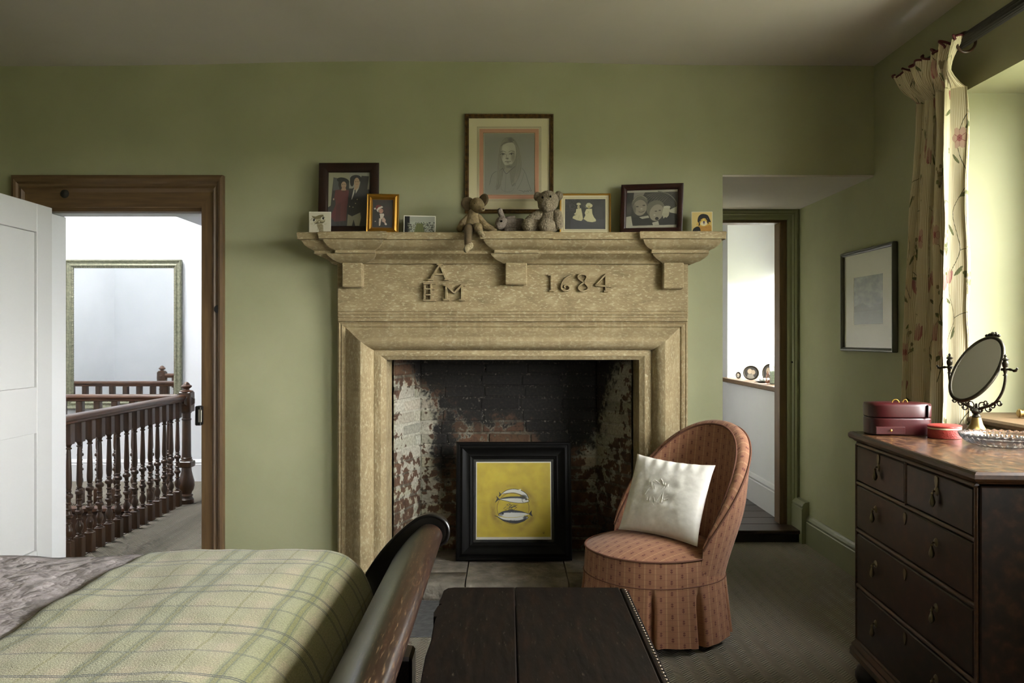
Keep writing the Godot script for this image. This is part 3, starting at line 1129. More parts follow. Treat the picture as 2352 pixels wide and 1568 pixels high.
func build_landing() -> void:
	# x -4.6 .. -1.3, z -3.0 .. -0.16; stairwell x < -2.36, z -2.04 .. -0.45
	var s := Shape.new()
	s.box(Vector3(-1.79, -0.10, -1.535), Vector3(1.08, 0.2, 2.97), 0.0)
	s.box(Vector3(-3.465, -0.10, -2.53), Vector3(2.27, 0.2, 0.98), 0.0)
	s.box(Vector3(-3.465, -0.10, -0.27), Vector3(2.27, 0.2, 0.44), 0.0)
	s.box(Vector3(-4.4, -0.10, -1.265), Vector3(0.5, 0.2, 1.55), 0.0)
	struct("floor_landing", s, M.carpet, "ribbed wool carpet on the landing beyond the doorway", "carpet")
	s = Shape.new()
	s.box(Vector3(-2.95, 0.6, -3.1), Vector3(3.5, 5.9, 0.2), 0.0)
	struct("wall_landing_back", s, M.white, "bright white landing wall behind the framed mirror", "wall")
	s = Shape.new()
	s.box(Vector3(-4.7, 0.6, -1.55), Vector3(0.2, 5.9, 3.3), 0.0)
	struct("wall_landing_left", s, M.white, "white wall on the far side of the stairwell", "wall")
	s = Shape.new()
	s.box(Vector3(-1.27, 0.6, -1.9), Vector3(0.1, 5.9, 2.4), 0.0)
	struct("wall_landing_right", s, M.white, "white wall of the landing beside the chimney", "wall")
	s = Shape.new()
	s.box(Vector3(-3.5, -1.3, -0.24), Vector3(2.4, 2.2, 0.16), 0.0)
	s.box(Vector3(-3.7, 3.05, -0.12), Vector3(2.0, 0.9, 0.16), 0.0)
	s.box(Vector3(-2.675, 1.3, -0.17), Vector3(0.65, 2.6, 0.02), 0.0)
	s.box(Vector3(-3.8, 1.3, -0.17), Vector3(1.6, 2.6, 0.02), 0.0)
	s.box(Vector3(-1.90, 2.225, -0.17), Vector3(0.90, 0.75, 0.02), 0.0)
	s.box(Vector3(-1.38, 1.3, -0.17), Vector3(0.16, 2.6, 0.02), 0.0)
	struct("wall_landing_front", s, M.white, "white back of the partition on the landing side", "wall")
	s = Shape.new()
	s.box(Vector3(-1.85, 2.20, -1.6), Vector3(1.12, 0.24, 2.9), 0.0)
	s.box(Vector3(-2.36, 2.95, -1.6), Vector3(0.1, 1.3, 2.9), 0.0)
	struct("ceiling_landing", s, M.white, "low white ceiling slope at the edge of the stairwell", "ceiling")
	s = Shape.new()
	s.ring(2.4, 3.1, pairs([0, -0.05, 0, 0.05, 0.80, 0.05, 0.80, -0.05, 0, -0.05]), T(Vector3(-3.5, 3.5, -1.6), Vector3(90, 0, 0)))
	struct("ceiling_stairwell", s, M.white, "white ceiling round the roof light over the stairwell", "ceiling")
	# glazed roof light
	var w := base("window_2", Vector3(-3.5, 3.52, -1.6))
	tag(w, "white roof light over the stairwell", "window", "", "structure")
	w.rotation.x = PI / 2
	var f := Shape.new()
	f.ring(0.84, 1.54, pairs([0, -0.04, 0, 0.04, 0.06, 0.04, 0.06, -0.04, 0, -0.04]))
	put("frame", f, M.gloss_white, w)
	for i in 1:
		f = Shape.new()
		f.box(Vector3(0, 0, 0), Vector3(0.04, 1.44, 0.05), 0.006)
		put("glazing_bar", f, M.gloss_white, w)
	for i in 2:
		f = Shape.new()
		f.quad(Vector3(-0.19, -0.72, 0), Vector3(-0.19, 0.72, 0), Vector3(0.19, 0.72, 0), Vector3(0.19, -0.72, 0))
		put("pane", f, M.glass, w, T(Vector3(-0.19 + 0.38 * i, 0, 0)))
	# skirtings on the landing
	var sk := V2([0, 0, -0.02, 0, -0.02, 0.14, -0.016, 0.146, -0.018, 0.158, -0.008, 0.178, 0, 0.182])
	var b := base("baseboard_landing", Vector3.ZERO)
	tag(b, "white moulded skirting board at the foot of the landing wall", "skirting", "", "structure")
	put("skirting", straight(Vector3(-4.6, 0, -3.0), Vector3(-1.32, 0, -3.0), mirror_x(sk)), M.gloss_white, b)
	# the stairwell's dark timber lining and pale nosing
	var t := thing("stairwell_lining", "dark brown timber lining and nosing round the landing's stairwell", "stairwell", Vector3(-3.2, 0, -1.25))
	s = Shape.new()
	s.box(Vector3(0.0, -0.036, -0.765), Vector3(1.64, 0.05, 0.05), 0.015)
	put("nosing", s, M.rail, t)
	for x in [0.83, -0.95]:
		s = Shape.new()
		s.box(Vector3(x, -0.36, 0.0), Vector3(0.03, 0.70, 1.54), 0.004)
		put("string_board", s, M.banister, t)
	s = Shape.new()
	s.box(Vector3(0.0, -0.36, -0.77), Vector3(1.62, 0.60, 0.03), 0.004)
	put("apron", s, M.banister, t)
	s = Shape.new()
	s.box(Vector3(0.0, -0.40, -0.745), Vector3(1.60, 0.04, 0.03), 0.006)
	put("apron_rail", s, M.banister, t)
	# stairs going down
	for i in 6:
		s = Shape.new()
		s.box(Vector3(-0.62 + 0.24 * i, -0.75 - 0.19 * i, 0.0), Vector3(0.27, 0.04, 1.5), 0.008)
		put("tread", s, M.banister, t)
	s = Shape.new()
	s.box(Vector3(-3.2, -2.2, -1.25), Vector3(2.6, 0.1, 1.9), 0.0)
	struct("floor_below", s, M.floorboard, "wooden floor at the bottom of the stairwell", "floor")
	s = Shape.new()
	s.box(Vector3(-3.2, -1.3, -2.1), Vector3(2.6, 2.0, 0.08), 0.0)
	s.box(Vector3(-2.30, -1.3, -1.2), Vector3(0.08, 2.0, 1.8), 0.0)
	s.box(Vector3(-4.2, -1.3, -1.2), Vector3(0.08, 2.0, 1.8), 0.0)
	struct("wall_stairwell", s, M.white, "white walls of the stairwell below the landing", "wall")


func build_lobby() -> void:
	# raised boards, white walls, a second recess with a window in the outer wall
	var t := base("floor_lobby", Vector3(1.33, 0, -0.9))
	tag(t, "dark stained floorboards of the lobby, one step above the carpet", "floorboards", "", "structure")
	var zs := [0.015, -0.165, -0.345, -0.54, -0.73, -0.92, -1.11, -1.30, -1.49, -1.68, -1.87, -2.06, -2.25, -2.44, -2.63, -2.82, -3.0]
	for i in zs.size() - 1:
		var s := Shape.new()
		var d: float = zs[i] - zs[i + 1] - 0.003
		s.box(Vector3(0, 0.061, (zs[i] + zs[i + 1]) / 2), Vector3(0.85 if i > 0 else 0.848, 0.022, d), 0.004)
		put("floorboard", s, M.floorboard, t)
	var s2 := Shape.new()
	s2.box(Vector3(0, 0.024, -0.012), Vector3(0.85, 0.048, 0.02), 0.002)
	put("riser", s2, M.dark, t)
	s2 = Shape.new()
	s2.box(Vector3(0, 0.0, -1.5), Vector3(1.2, 0.09, 2.95), 0.0)
	put("subfloor", s2, M.dark, t)
	s2 = Shape.new()
	s2.box(Vector3(0.85, 1.3, -2.45), Vector3(0.1, 2.6, 2.8), 0.0)
	struct("wall_lobby_left", s2, M.lobby_grey, "grey side wall of the lobby beyond the small doorway", "wall")
	s2 = Shape.new()
	s2.box(Vector3(1.45, 1.3, -3.85), Vector3(1.3, 2.6, 0.1), 0.0)
	struct("wall_lobby_back", s2, M.lobby_grey, "grey end wall of the lobby", "wall")
	s2 = Shape.new()
	s2.box(Vector3(1.45, 2.45, -2.4), Vector3(1.3, 0.2, 2.9), 0.0)
	struct("ceiling_lobby", s2, M.white, "white ceiling of the lobby", "ceiling")
	s2 = Shape.new()
	s2.box(Vector3(1.925, 0.434, -1.79), Vector3(0.45, 0.868, 1.32), 0.0)       # under the sill
	s2.box(Vector3(1.925, 1.3, -3.15), Vector3(0.45, 2.6, 1.40), 0.0)           # beyond the recess
	s2.box(Vector3(1.925, 2.35, -1.79), Vector3(0.45, 0.5, 1.32), 0.0)
	s2.box(Vector3(2.125, 1.89, -1.79), Vector3(0.05, 0.42, 1.32), 0.0)
	struct("wall_lobby_right", s2, M.white, "white lobby wall with the window ledge", "wall")
	s2 = Shape.new()
	s2.box(Vector3(1.885, 0.877, -1.78), Vector3(0.46, 0.03, 1.42), 0.006)
	struct("window_ledge", s2, M.pine_h, "brown window ledge in the white lobby holding small oval frames", "sill")
	casement("window_3", "white casement window lighting the lobby ledge", Vector3(2.12, 0.90, -1.77), 1.22, 0.78, 2, 2)
	var sk := V2([0, 0, -0.02, 0, -0.02, 0.15, -0.016, 0.156, -0.02, 0.17, -0.01, 0.19, 0, 0.195])
	var b := base("baseboard_lobby", Vector3.ZERO)
	tag(b, "tall white moulded skirting board in the lobby", "skirting", "", "structure")
	put("skirting", straight(Vector3(1.70, 0.072, -1.08), Vector3(1.70, 0.072, -3.8), sk), M.gloss_white, b)
	var so := thing("wall_socket", "white double wall socket low on the lobby wall", "socket", Vector3(1.70, 0.365, -1.98), -PI / 2)
	var f := Shape.new()
	f.box(Vector3(0, 0, 0.006), Vector3(0.146, 0.086, 0.012), 0.004)
	put("plate", f, M.gloss_white, so)
	for x in [-0.036, 0.036]:
		f = Shape.new()
		f.box(Vector3(x, 0.022, 0.013), Vector3(0.012, 0.02, 0.006), 0.002)
		put("switch", f, M.gloss_white, so)


func build_doors() -> void:
	# stripped pine casing round the doorway to the landing
	var t := base("trim_1", Vector3(-1.85, 0, 0.0))
	tag(t, "stripped brown pine casing round the doorway to the landing", "door casing", "", "structure")
	# local x: opening -0.40 .. 0.392, outer edge +0.50 / -0.504; opening top 1.822, outer top 1.971
	var prof := pairs([0.0, 0.0, 0.0, 0.034, 0.012, 0.038, 0.022, 0.034, 0.028, 0.024, 0.036, 0.022, 0.044, 0.028, 0.05, 0.022, 0.056, 0.018, 0.105, 0.018, 0.108, 0.014])
	var s := Shape.new()
	side_casing(s, 0.500, 1.971, -1.0, prof, 1.42)
	put("jamb_casing", s, M.pine, t)
	s = Shape.new()
	side_casing(s, -0.504, 1.971, 1.0, prof, 1.42)
	put("jamb_casing", s, M.pine, t)
	s = Shape.new()
	head_casing(s, -0.504, 0.500, 1.971, prof, 1.42)
	put("head_casing", s, M.pine_h, t)
	s = Shape.new()
	s.box(Vector3(0.40, 0.91, -0.035), Vector3(0.016, 1.83, 0.08), 0.002)
	put("jamb_lining", s, M.pine, t)
	s = Shape.new()
	s.box(Vector3(-0.002, 1.812, -0.03), Vector3(0.79, 0.018, 0.06), 0.002)
	put("head_lining", s, M.pine_h, t)
	s = Shape.new()
	s.box(Vector3(-0.375, 0.90, -0.085), Vector3(0.05, 1.80, 0.17), 0.003)
	s.box(Vector3(0.0, 1.812, -0.12), Vector3(0.80, 0.02, 0.10), 0.003)
	put("painted_lining", s, M.gloss_white, t)
	for k in [[-0.255, 1.884, 0.0235], [0.478, 1.335, 0.03]]:
		s = Shape.new()
		s.lathe(pairs([0.0, 0.004, 0.014, 0.003, 0.021, 0.0]), 14, T(Vector3(k[0], k[1], k[2]), Vector3(90, 0, 0)))
		tag(put("knot", s, M.dark, t), "dark knot in the pine", "")
	# the lock keep on the right jamb
	s = Shape.new()
	s.box(Vector3(0.388, 0.83, 0.026), Vector3(0.028, 0.092, 0.05), 0.004)
	var k := put("lock_keep", s, M.iron, t)
	tag(k, "black iron lock keep", "")
	s = Shape.new()
	s.box(Vector3(0.399, 0.83, 0.053), Vector3(0.016, 0.06, 0.004), 0.001)
	put("keep_plate", s, M.chrome, k)
	# white door, opened square into the bedroom
	var d := base("door_1", Vector3(-2.165, 0.01, 0.06))
	d.rotation.y = deg_to_rad(91.0)
	tag(d, "white painted panelled door standing open into the bedroom", "door", "", "structure")
	# local x runs from the free edge (-) to the hinge (+0); face at +z ... door leaf 0.78 wide
	s = Shape.new()
	var wd := 0.78
	var hd := 1.80
	for e in [[-0.065, 0.13], [-wd + 0.065, 0.13]]:
		s.box(Vector3(e[0], hd / 2, 0), Vector3(e[1], hd, 0.04), 0.002)
	for e in [[hd - 0.065, 0.13], [0.86, 0.21], [0.11, 0.22]]:
		s.box(Vector3(-wd / 2, e[0], 0), Vector3(wd - 0.26, e[1], 0.04), 0.002)
	put("leaf", s, M.door_white, d)
	for e in [[0.965, hd - 0.13], [0.22, 0.755]]:
		s = Shape.new()
		s.box(Vector3(-wd / 2, (e[0] + e[1]) / 2, 0), Vector3(wd - 0.26, e[1] - e[0], 0.016), 0.002)
		put("panel", s, M.door_white, d)
	# green painted casing of the small doorway, brown lining
	t = base("trim_2", Vector3(1.33, 0.072, -1.07))
	tag(t, "green painted casing of the small doorway to the lobby", "door casing", "", "structure")
	prof = pairs([0, -0.03, 0, 0.05, 0.014, 0.054, 0.022, 0.046, 0.03, 0.046, 0.036, 0.036, 0.050, 0.034, 0.058, 0.03, 0.062, 0.026, 0.062, -0.03])
	s = Shape.new()
	side_casing(s, 0.422, 1.90, -1.0, prof, 1.0)
	put("jamb_casing", s, M.green_gloss, t)
	s = Shape.new()
	side_casing(s, -0.40, 1.90, 1.0, prof, 1.0)
	put("jamb_casing", s, M.green_gloss, t)
	s = Shape.new()
	head_casing(s, -0.40, 0.422, 1.90, prof, 1.0)
	put("head_casing", s, M.green_gloss, t)
	s = Shape.new()
	s.box(Vector3(0.338, 0.92, -0.03), Vector3(0.045, 1.84, 0.10), 0.003)
	put("jamb_lining", s, M.pine, t)
	s = Shape.new()
	s.box(Vector3(0.0, 1.832, -0.03), Vector3(0.70, 0.022, 0.10), 0.003)
	put("head_lining", s, M.pine_h, t)
	s = Shape.new()
	s.lathe(pairs([0, 0, 0.006, 0.0, 0.005, 0.006, 0, 0.008]), 10, T(Vector3(0.385, 0.98, 0.035), Vector3(90, 0, 0)))
	put("hook", s, M.iron, t)


func side_casing(s: Shape, x: float, top: float, dir: float, prof: Array, head_scale: float) -> void:
	var start := s.v.size()
	var rows := []
	var cr := {}
	for i in prof.size():
		var p: Vector2 = prof[i]
		rows.append(PackedVector3Array([Vector3(x + dir * p.x, 0, p.y), Vector3(x + dir * p.x, top - p.x * head_scale, p.y)]))
		cr[i] = true
	s.loft(rows, false, cr)
	if dir > 0:
		s.flip(start)


func head_casing(s: Shape, x0: float, x1: float, top: float, prof: Array, head_scale: float) -> void:
	var rows := []
	var cr := {}
	for i in prof.size():
		var p: Vector2 = prof[i]
		rows.append(PackedVector3Array([Vector3(x0 + p.x, top - p.x * head_scale, p.y), Vector3(x1 - p.x, top - p.x * head_scale, p.y)]))
		cr[i] = true
	s.loft(rows, false, cr)


# ---------------------------------------------------------------- fireplace
# cornice that returns at both ends: prof = [projection, height] from below upward
func cornice(s: Shape, x0: float, x1: float, prof: Array) -> void:
	var start := s.v.size()
	var p0: float = prof[0].x
	var g1 := s.fresh()
	for i in prof.size() - 1:
		var a: Vector2 = prof[i]
		var b: Vector2 = prof[i + 1]
		if i > 0 and absf(rad_to_deg((a - prof[i - 1]).angle_to(b - a))) > 30.0:
			g1 = s.fresh()
		var ea := a.x - p0
		var eb := b.x - p0
		var la0 := Vector3(x0 - ea, a.y, 0); var la1 := Vector3(x0 - ea, a.y, a.x)
		var lb0 := Vector3(x0 - eb, b.y, 0); var lb1 := Vector3(x0 - eb, b.y, b.x)
		var ra0 := Vector3(x1 + ea, a.y, 0); var ra1 := Vector3(x1 + ea, a.y, a.x)
		var rb0 := Vector3(x1 + eb, b.y, 0); var rb1 := Vector3(x1 + eb, b.y, b.x)
		s.quad(la0, lb0, lb1, la1, g1 + 100)
		s.quad(la1, lb1, rb1, ra1, g1)
		s.quad(ra1, rb1, rb0, ra0, g1 + 200)
	s.gid += 300
	for e in [0, prof.size() - 1]:
		var a: Vector2 = prof[e]
		var ea := a.x - p0
		var q := [Vector3(x0 - ea, a.y, 0), Vector3(x0 - ea, a.y, a.x), Vector3(x1 + ea, a.y, a.x), Vector3(x1 + ea, a.y, 0)]
		if e == 0:
			s.quad(q[0], q[1], q[2], q[3])
		else:
			s.quad(q[0], q[3], q[2], q[1])
	s.outward(start)


func wear(s: Shape, amount: float, freq := 18.0, seed_ := 3) -> void:
	var n := FastNoiseLite.new()
	n.seed = seed_
	n.frequency = freq
	for i in s.v.size():
		var p := s.v[i]
		s.v[i] = p + Vector3(n.get_noise_3dv(p), n.get_noise_3dv(p + Vector3(7, 3, 1)), n.get_noise_3dv(p + Vector3(2, 9, 5))) * amount


func build_fireplace() -> void:
	var t := thing("stone_fireplace", "carved limestone fireplace dated 1684 with a bracketed mantel shelf", "fireplace", Vector3(0.026, 0.084, 0.0))
	var prof := pairs([0, 0, 0, 0.055, 0.008, 0.061, 0.014, 0.056, 0.02, 0.061, 0.03, 0.058, 0.036, 0.050, 0.058, 0.066, 0.085, 0.098, 0.10, 0.113, 0.118, 0.12, 0.138, 0.115, 0.155, 0.10, 0.166, 0.082, 0.172, 0.066, 0.178, 0.068, 0.205, 0.066, 0.215, 0.058, 0.229, 0.05, 0.231, -0.125])
	var s: Shape
	for dir in [1.0, -1.0]:
		s = Shape.new()
		surround_side(s, -0.826 * dir, 1.192, dir, prof, 0.79)
		put("jamb", s, M.stone_v, t)
		# splayed stop at the foot of the roll
		s = Shape.new()
		s.box(Vector3(-0.826 * dir + dir * 0.115, 0.022, 0.055), Vector3(0.23, 0.045, 0.12), 0.02)
		put("plinth", s, M.stone_v, t)
	s = Shape.new()
	surround_head(s, -0.826, 0.826, 1.192, prof, 0.79)
	put("lintel", s, M.stone, t)
	s = Shape.new()
	s.box(Vector3(0, 1.335, 0.03), Vector3(1.652, 0.287, 0.07), 0.004)
	put("frieze", s, M.stone, t)
	for e in [[1.198, 0.012, 0.072], [1.213, 0.008, 0.070], [1.228, 0.010, 0.074], [1.241, 0.006, 0.069]]:
		s = Shape.new()
		s.box(Vector3(0, e[0], e[2] / 2), Vector3(1.644, e[1], e[2]), 0.003)
		put("fillet", s, M.stone, t)
	# cornice and its three break-fronts
	var cor := pairs([0.085, 1.462, 0.09, 1.47, 0.098, 1.478, 0.108, 1.484, 0.125, 1.490, 0.142, 1.499, 0.150, 1.503, 0.150, 1.516, 0.158, 1.520, 0.172, 1.526, 0.186, 1.538, 0.194, 1.552, 0.197, 1.560, 0.212, 1.562, 0.214, 1.590, 0.21, 1.594])
	s = Shape.new()
	cornice(s, -0.85, 0.838, cor)
	wear(s, 0.003)
	put("mantel_shelf", s, M.stone, t)
	var up := pairs([0.178, 1.503, 0.178, 1.517, 0.186, 1.521, 0.20, 1.527, 0.214, 1.539, 0.222, 1.552, 0.225, 1.560, 0.240, 1.562, 0.243, 1.590, 0.238, 1.595])
	var low := pairs([0.105, 1.462, 0.112, 1.466, 0.128, 1.472, 0.146, 1.482, 0.158, 1.494, 0.162, 1.503])
	var ends := [[-0.812, -0.632], [-0.085, 0.118], [0.635, 0.895]]
	var lows := [[-0.80, -0.685], [-0.045, 0.075], [0.70, 0.845]]
	var bra := [[-0.749, 1.408, 0.096], [0.0145, 1.416, 0.10], [0.748, 1.402, 0.096]]
	for i in 3:
		s = Shape.new()
		cornice(s, ends[i][0], ends[i][1], up)
		cornice(s, lows[i][0], lows[i][1], low)
		wear(s, 0.003)
		put("break_front", s, M.stone, t)
		s = Shape.new()
		var hh: float = [0.118, 0.105, 0.124][i]
		s.box(Vector3(bra[i][0], 1.468 - hh / 2, 0.085), Vector3(bra[i][2], hh, 0.05), 0.005)
		wear(s, 0.004)
		put("bracket", s, M.stone, t)
	# initials A / I E M and the date, raised on the frieze (local y = height above the hearth)
	var z := 0.064
	var let := [
		["letter", [[-0.386, 1.388, -0.342, 1.459], [-0.342, 1.459, -0.31, 1.388], [-0.372, 1.413, -0.322, 1.413], [-0.356, 1.459, -0.328, 1.459], [-0.398, 1.388, -0.374, 1.388], [-0.32, 1.388, -0.30, 1.388]], 0.012],
		["letter", [[-0.384, 1.290, -0.384, 1.370], [-0.414, 1.296, -0.414, 1.364], [-0.420, 1.369, -0.362, 1.369], [-0.418, 1.344, -0.368, 1.344], [-0.418, 1.317, -0.368, 1.317], [-0.420, 1.291, -0.362, 1.291]], 0.010],
		["letter", [[-0.312, 1.293, -0.312, 1.362], [-0.312, 1.362, -0.275, 1.325], [-0.275, 1.325, -0.238, 1.362], [-0.238, 1.362, -0.238, 1.293], [-0.326, 1.293, -0.298, 1.293], [-0.252, 1.293, -0.224, 1.293], [-0.326, 1.362, -0.308, 1.362], [-0.242, 1.362, -0.224, 1.362]], 0.0125]]
	for l in let:
		s = Shape.new()
		for q in l[1]:
			s.stroke(V2(q), l[2], 0.020, T(Vector3(0, 0, z)))
		wear(s, 0.002, 60.0)
		put(l[0], s, M.stone, t)
	var six := curve2(V2([0.283, 1.408, 0.262, 1.402, 0.24, 1.384, 0.229, 1.36, 0.232, 1.343, 0.246, 1.335, 0.262, 1.338, 0.268, 1.350, 0.258, 1.362, 0.244, 1.358, 0.247, 1.350]), 5)
	var eight := curve2(V2([0.335, 1.376, 0.312, 1.391, 0.308, 1.405, 0.322, 1.413, 0.342, 1.41, 0.348, 1.398, 0.335, 1.376, 0.314, 1.360, 0.310, 1.345, 0.326, 1.334, 0.346, 1.337, 0.354, 1.352, 0.335, 1.376]), 5)
	var nums := [[V2([0.181, 1.335, 0.181, 1.411]), V2([0.166, 1.409, 0.181, 1.411]), V2([0.172, 1.335, 0.192, 1.335])], [six], [eight], [V2([0.437, 1.333, 0.437, 1.412]), V2([0.437, 1.412, 0.388, 1.360]), V2([0.388, 1.360, 0.463, 1.356]), V2([0.428, 1.333, 0.447, 1.333])]]
	for nm in nums:
		s = Shape.new()
		for q in nm:
			s.stroke(q, 0.0105, 0.017, T(Vector3(0, 0, z)))
		put("numeral", s, M.stone, t)


func surround_side(s: Shape, x: float, top: float, dir: float, prof: Array, head_scale: float) -> void:
	var start := s.v.size()
	var rows := []
	var cr := {}
	for i in prof.size():
		var p: Vector2 = prof[i]
		var r := PackedVector3Array()
		for k in 13:
			r.append(Vector3(x + dir * p.x, (top - p.x * head_scale) * k / 12.0, p.y))
		rows.append(r)
		if i > 0 and i < prof.size() - 1 and absf(rad_to_deg((prof[i] - prof[i - 1]).angle_to(prof[i + 1] - prof[i]))) > 32.0:
			cr[i] = true
	s.loft(rows, false, cr)
	if dir > 0:
		s.flip(start)
	stone_wear(s, start)


func surround_head(s: Shape, x0: float, x1: float, top: float, prof: Array, head_scale: float) -> void:
	var start := s.v.size()
	var rows := []
	var cr := {}
	for i in prof.size():
		var p: Vector2 = prof[i]
		var r := PackedVector3Array()
		for k in 17:
			r.append(Vector3(lerpf(x0 + p.x, x1 - p.x, k / 16.0), top - p.x * head_scale, p.y))
		rows.append(r)
		if i > 0 and i < prof.size() - 1 and absf(rad_to_deg((prof[i] - prof[i - 1]).angle_to(prof[i + 1] - prof[i]))) > 32.0:
			cr[i] = true
	s.loft(rows, false, cr)
	stone_wear(s, start)


func stone_wear(s: Shape, start: int) -> void:
	var n := FastNoiseLite.new()
	n.seed = 4
	n.frequency = 6.0
	for i in range(start, s.v.size()):
		s.v[i].z += n.get_noise_3dv(s.v[i]) * 0.004


const BOX_PLAN := [Vector2(-0.558, -0.12), Vector2(-0.458, -0.40), Vector2(0.474, -0.40), Vector2(0.612, -0.12)]


func build_firebox() -> void:
	# the lining is unrolled: s runs from the left cheek's front edge, over the back, to the right cheek's front edge
	var len0: float = BOX_PLAN[0].distance_to(BOX_PLAN[1])
	var len1: float = BOX_PLAN[1].distance_to(BOX_PLAN[2])
	var len2: float = BOX_PLAN[2].distance_to(BOX_PLAN[3])
	var total := len0 + len1 + len2
	var W := 620
	var H := 480
	var fine := FastNoiseLite.new()
	fine.seed = 61
	fine.frequency = 0.035
	fine.fractal_octaves = 5
	var grit := FastNoiseLite.new()
	grit.seed = 62
	grit.frequency = 0.14
	grit.fractal_octaves = 3
	# where soot and old limewash cling: s, height, reach in s, reach in height, weight (all metres)
	var soot := [[0.84, 1.02, 0.44, 0.25, 2.2], [1.10, 0.86, 0.15, 0.2, 0.9], [0.66, 0.92, 0.14, 0.12, 0.6], [0.42, 0.54, 0.07, 0.20, 0.8], [1.08, 0.64, 0.16, 0.10, 0.7], [0.58, 0.72, 0.1, 0.1, 0.35], [1.36, 0.12, 0.18, 0.12, 0.5], [0.85, 0.45, 0.4, 0.5, 0.22], [1.1, 0.40, 0.16, 0.5, 0.12], [0.36, 0.98, 0.12, 0.12, 0.4], [0.2, 1.02, 0.3, 0.08, 0.4], [1.4, 1.04, 0.3, 0.05, 0.4]]
	var lime := [[0.12, 0.80, 0.16, 0.10, 0.8], [0.12, 0.63, 0.18, 0.10, 0.7], [0.08, 0.35, 0.16, 0.30, 0.42], [0.24, 0.70, 0.12, 0.24, 0.45], [1.40, 0.92, 0.19, 0.14, 0.9], [1.38, 0.68, 0.20, 0.14, 0.75], [1.22, 0.56, 0.10, 0.18, 0.55], [0.68, 0.68, 0.26, 0.08, 0.45], [0.46, 0.76, 0.16, 0.14, 0.45], [0.42, 0.30, 0.16, 0.3, 0.35], [1.30, 0.36, 0.22, 0.3, 0.3], [0.30, 0.45, 0.10, 0.4, 0.3]]
	var clay := Image.create(W, H, false, Image.FORMAT_RGB8)
	var mort := Image.create(W, H, false, Image.FORMAT_RGB8)
	for j in H:
		var y := 1.25 * (1.0 - (j + 0.5) / H)
		for i in W:
			var s := total * (i + 0.5) / W
			var n := fine.get_noise_2d(i, j)
			var m := grit.get_noise_2d(i, j)
			var so := 0.0
			for b in soot:
				var dx: float = (s - b[0]) / b[2]
				var dy: float = (y - b[1]) / b[3]
				var q := dx * dx + dy * dy
				if q < 4.0:
					so += b[4] * exp(-q)
			var li := 0.0
			for b in lime:
				var dx: float = (s - b[0]) / b[2]
				var dy: float = (y - b[1]) / b[3]
				var q := dx * dx + dy * dy
				if q < 4.0:
					li += b[4] * exp(-q)
			var cover := smoothstep(0.42, 0.55, li + n * 0.9 + m * 0.18)
			var black := clampf(smoothstep(0.30, 0.75, so + n * 0.45 + m * 0.25), 0.0, 1.0)
			var c := Color(0.285, 0.205, 0.15).lerp(Color(0.41, 0.30, 0.215), clampf(0.5 + n + m * 0.5, 0, 1))
			var p := Color(0.56, 0.545, 0.49).lerp(Color(0.68, 0.66, 0.60), clampf(0.5 + m, 0, 1))
			var k := Color(0.05, 0.046, 0.04).lerp(Color(0.10, 0.09, 0.078), clampf(0.5 + m, 0, 1))
			clay.set_pixel(i, j, c.lerp(p, cover).lerp(k, black * (0.97 if m < 0.52 else 0.75)))
			var mo := Color(0.27, 0.24, 0.195).lerp(Color(0.50, 0.475, 0.42), clampf(0.5 + n + m * 0.6, 0, 1))
			mort.set_pixel(i, j, mo.lerp(p, cover).lerp(k, black * (0.93 if m + n * 0.4 < 0.36 else 0.55)))
	var mc := printed(ImageTexture.create_from_image(clay), 0.9)
	mc.vertex_color_use_as_albedo = true
	mc.heightmap_enabled = true
	mc.heightmap_texture = ImageTexture.create_from_image(clay)
	mc.heightmap_scale = 0.5
	var mm := printed(ImageTexture.create_from_image(mort), 0.95)
	mm.heightmap_enabled = true
	mm.heightmap_texture = ImageTexture.create_from_image(mort)
	mm.heightmap_scale = 0.6
	var t := base("wall_fireback", Vector3(0, 0.08, 0))
	tag(t, "sooty brick fireback with flaking limewash inside the stone fireplace", "fireback", "", "structure")
	var segs := [[BOX_PLAN[0], BOX_PLAN[1], 0.0, len0], [BOX_PLAN[1], BOX_PLAN[2], len0, len1], [BOX_PLAN[2], BOX_PLAN[3], len0 + len1, len2]]
	var sh := Shape.new()
	for q in segs:
		var a: Vector2 = q[0]
		var b: Vector2 = q[1]
		var u0: float = q[2] / total
		var u1: float = (q[2] + q[3]) / total
		sh.quad(Vector3(a.x, 0, a.y), Vector3(a.x, 1.25, a.y), Vector3(b.x, 1.25, b.y), Vector3(b.x, 0, b.y), -1, Vector2(u0, 1), Vector2(u0, 0), Vector2(u1, 0), Vector2(u1, 1))
	sh.flip(0)
	put("mortar", sh, mm, t)
	var rng := RandomNumberGenerator.new()
	rng.seed = 77
	var bump := FastNoiseLite.new()
	bump.seed = 5
	bump.frequency = 30.0
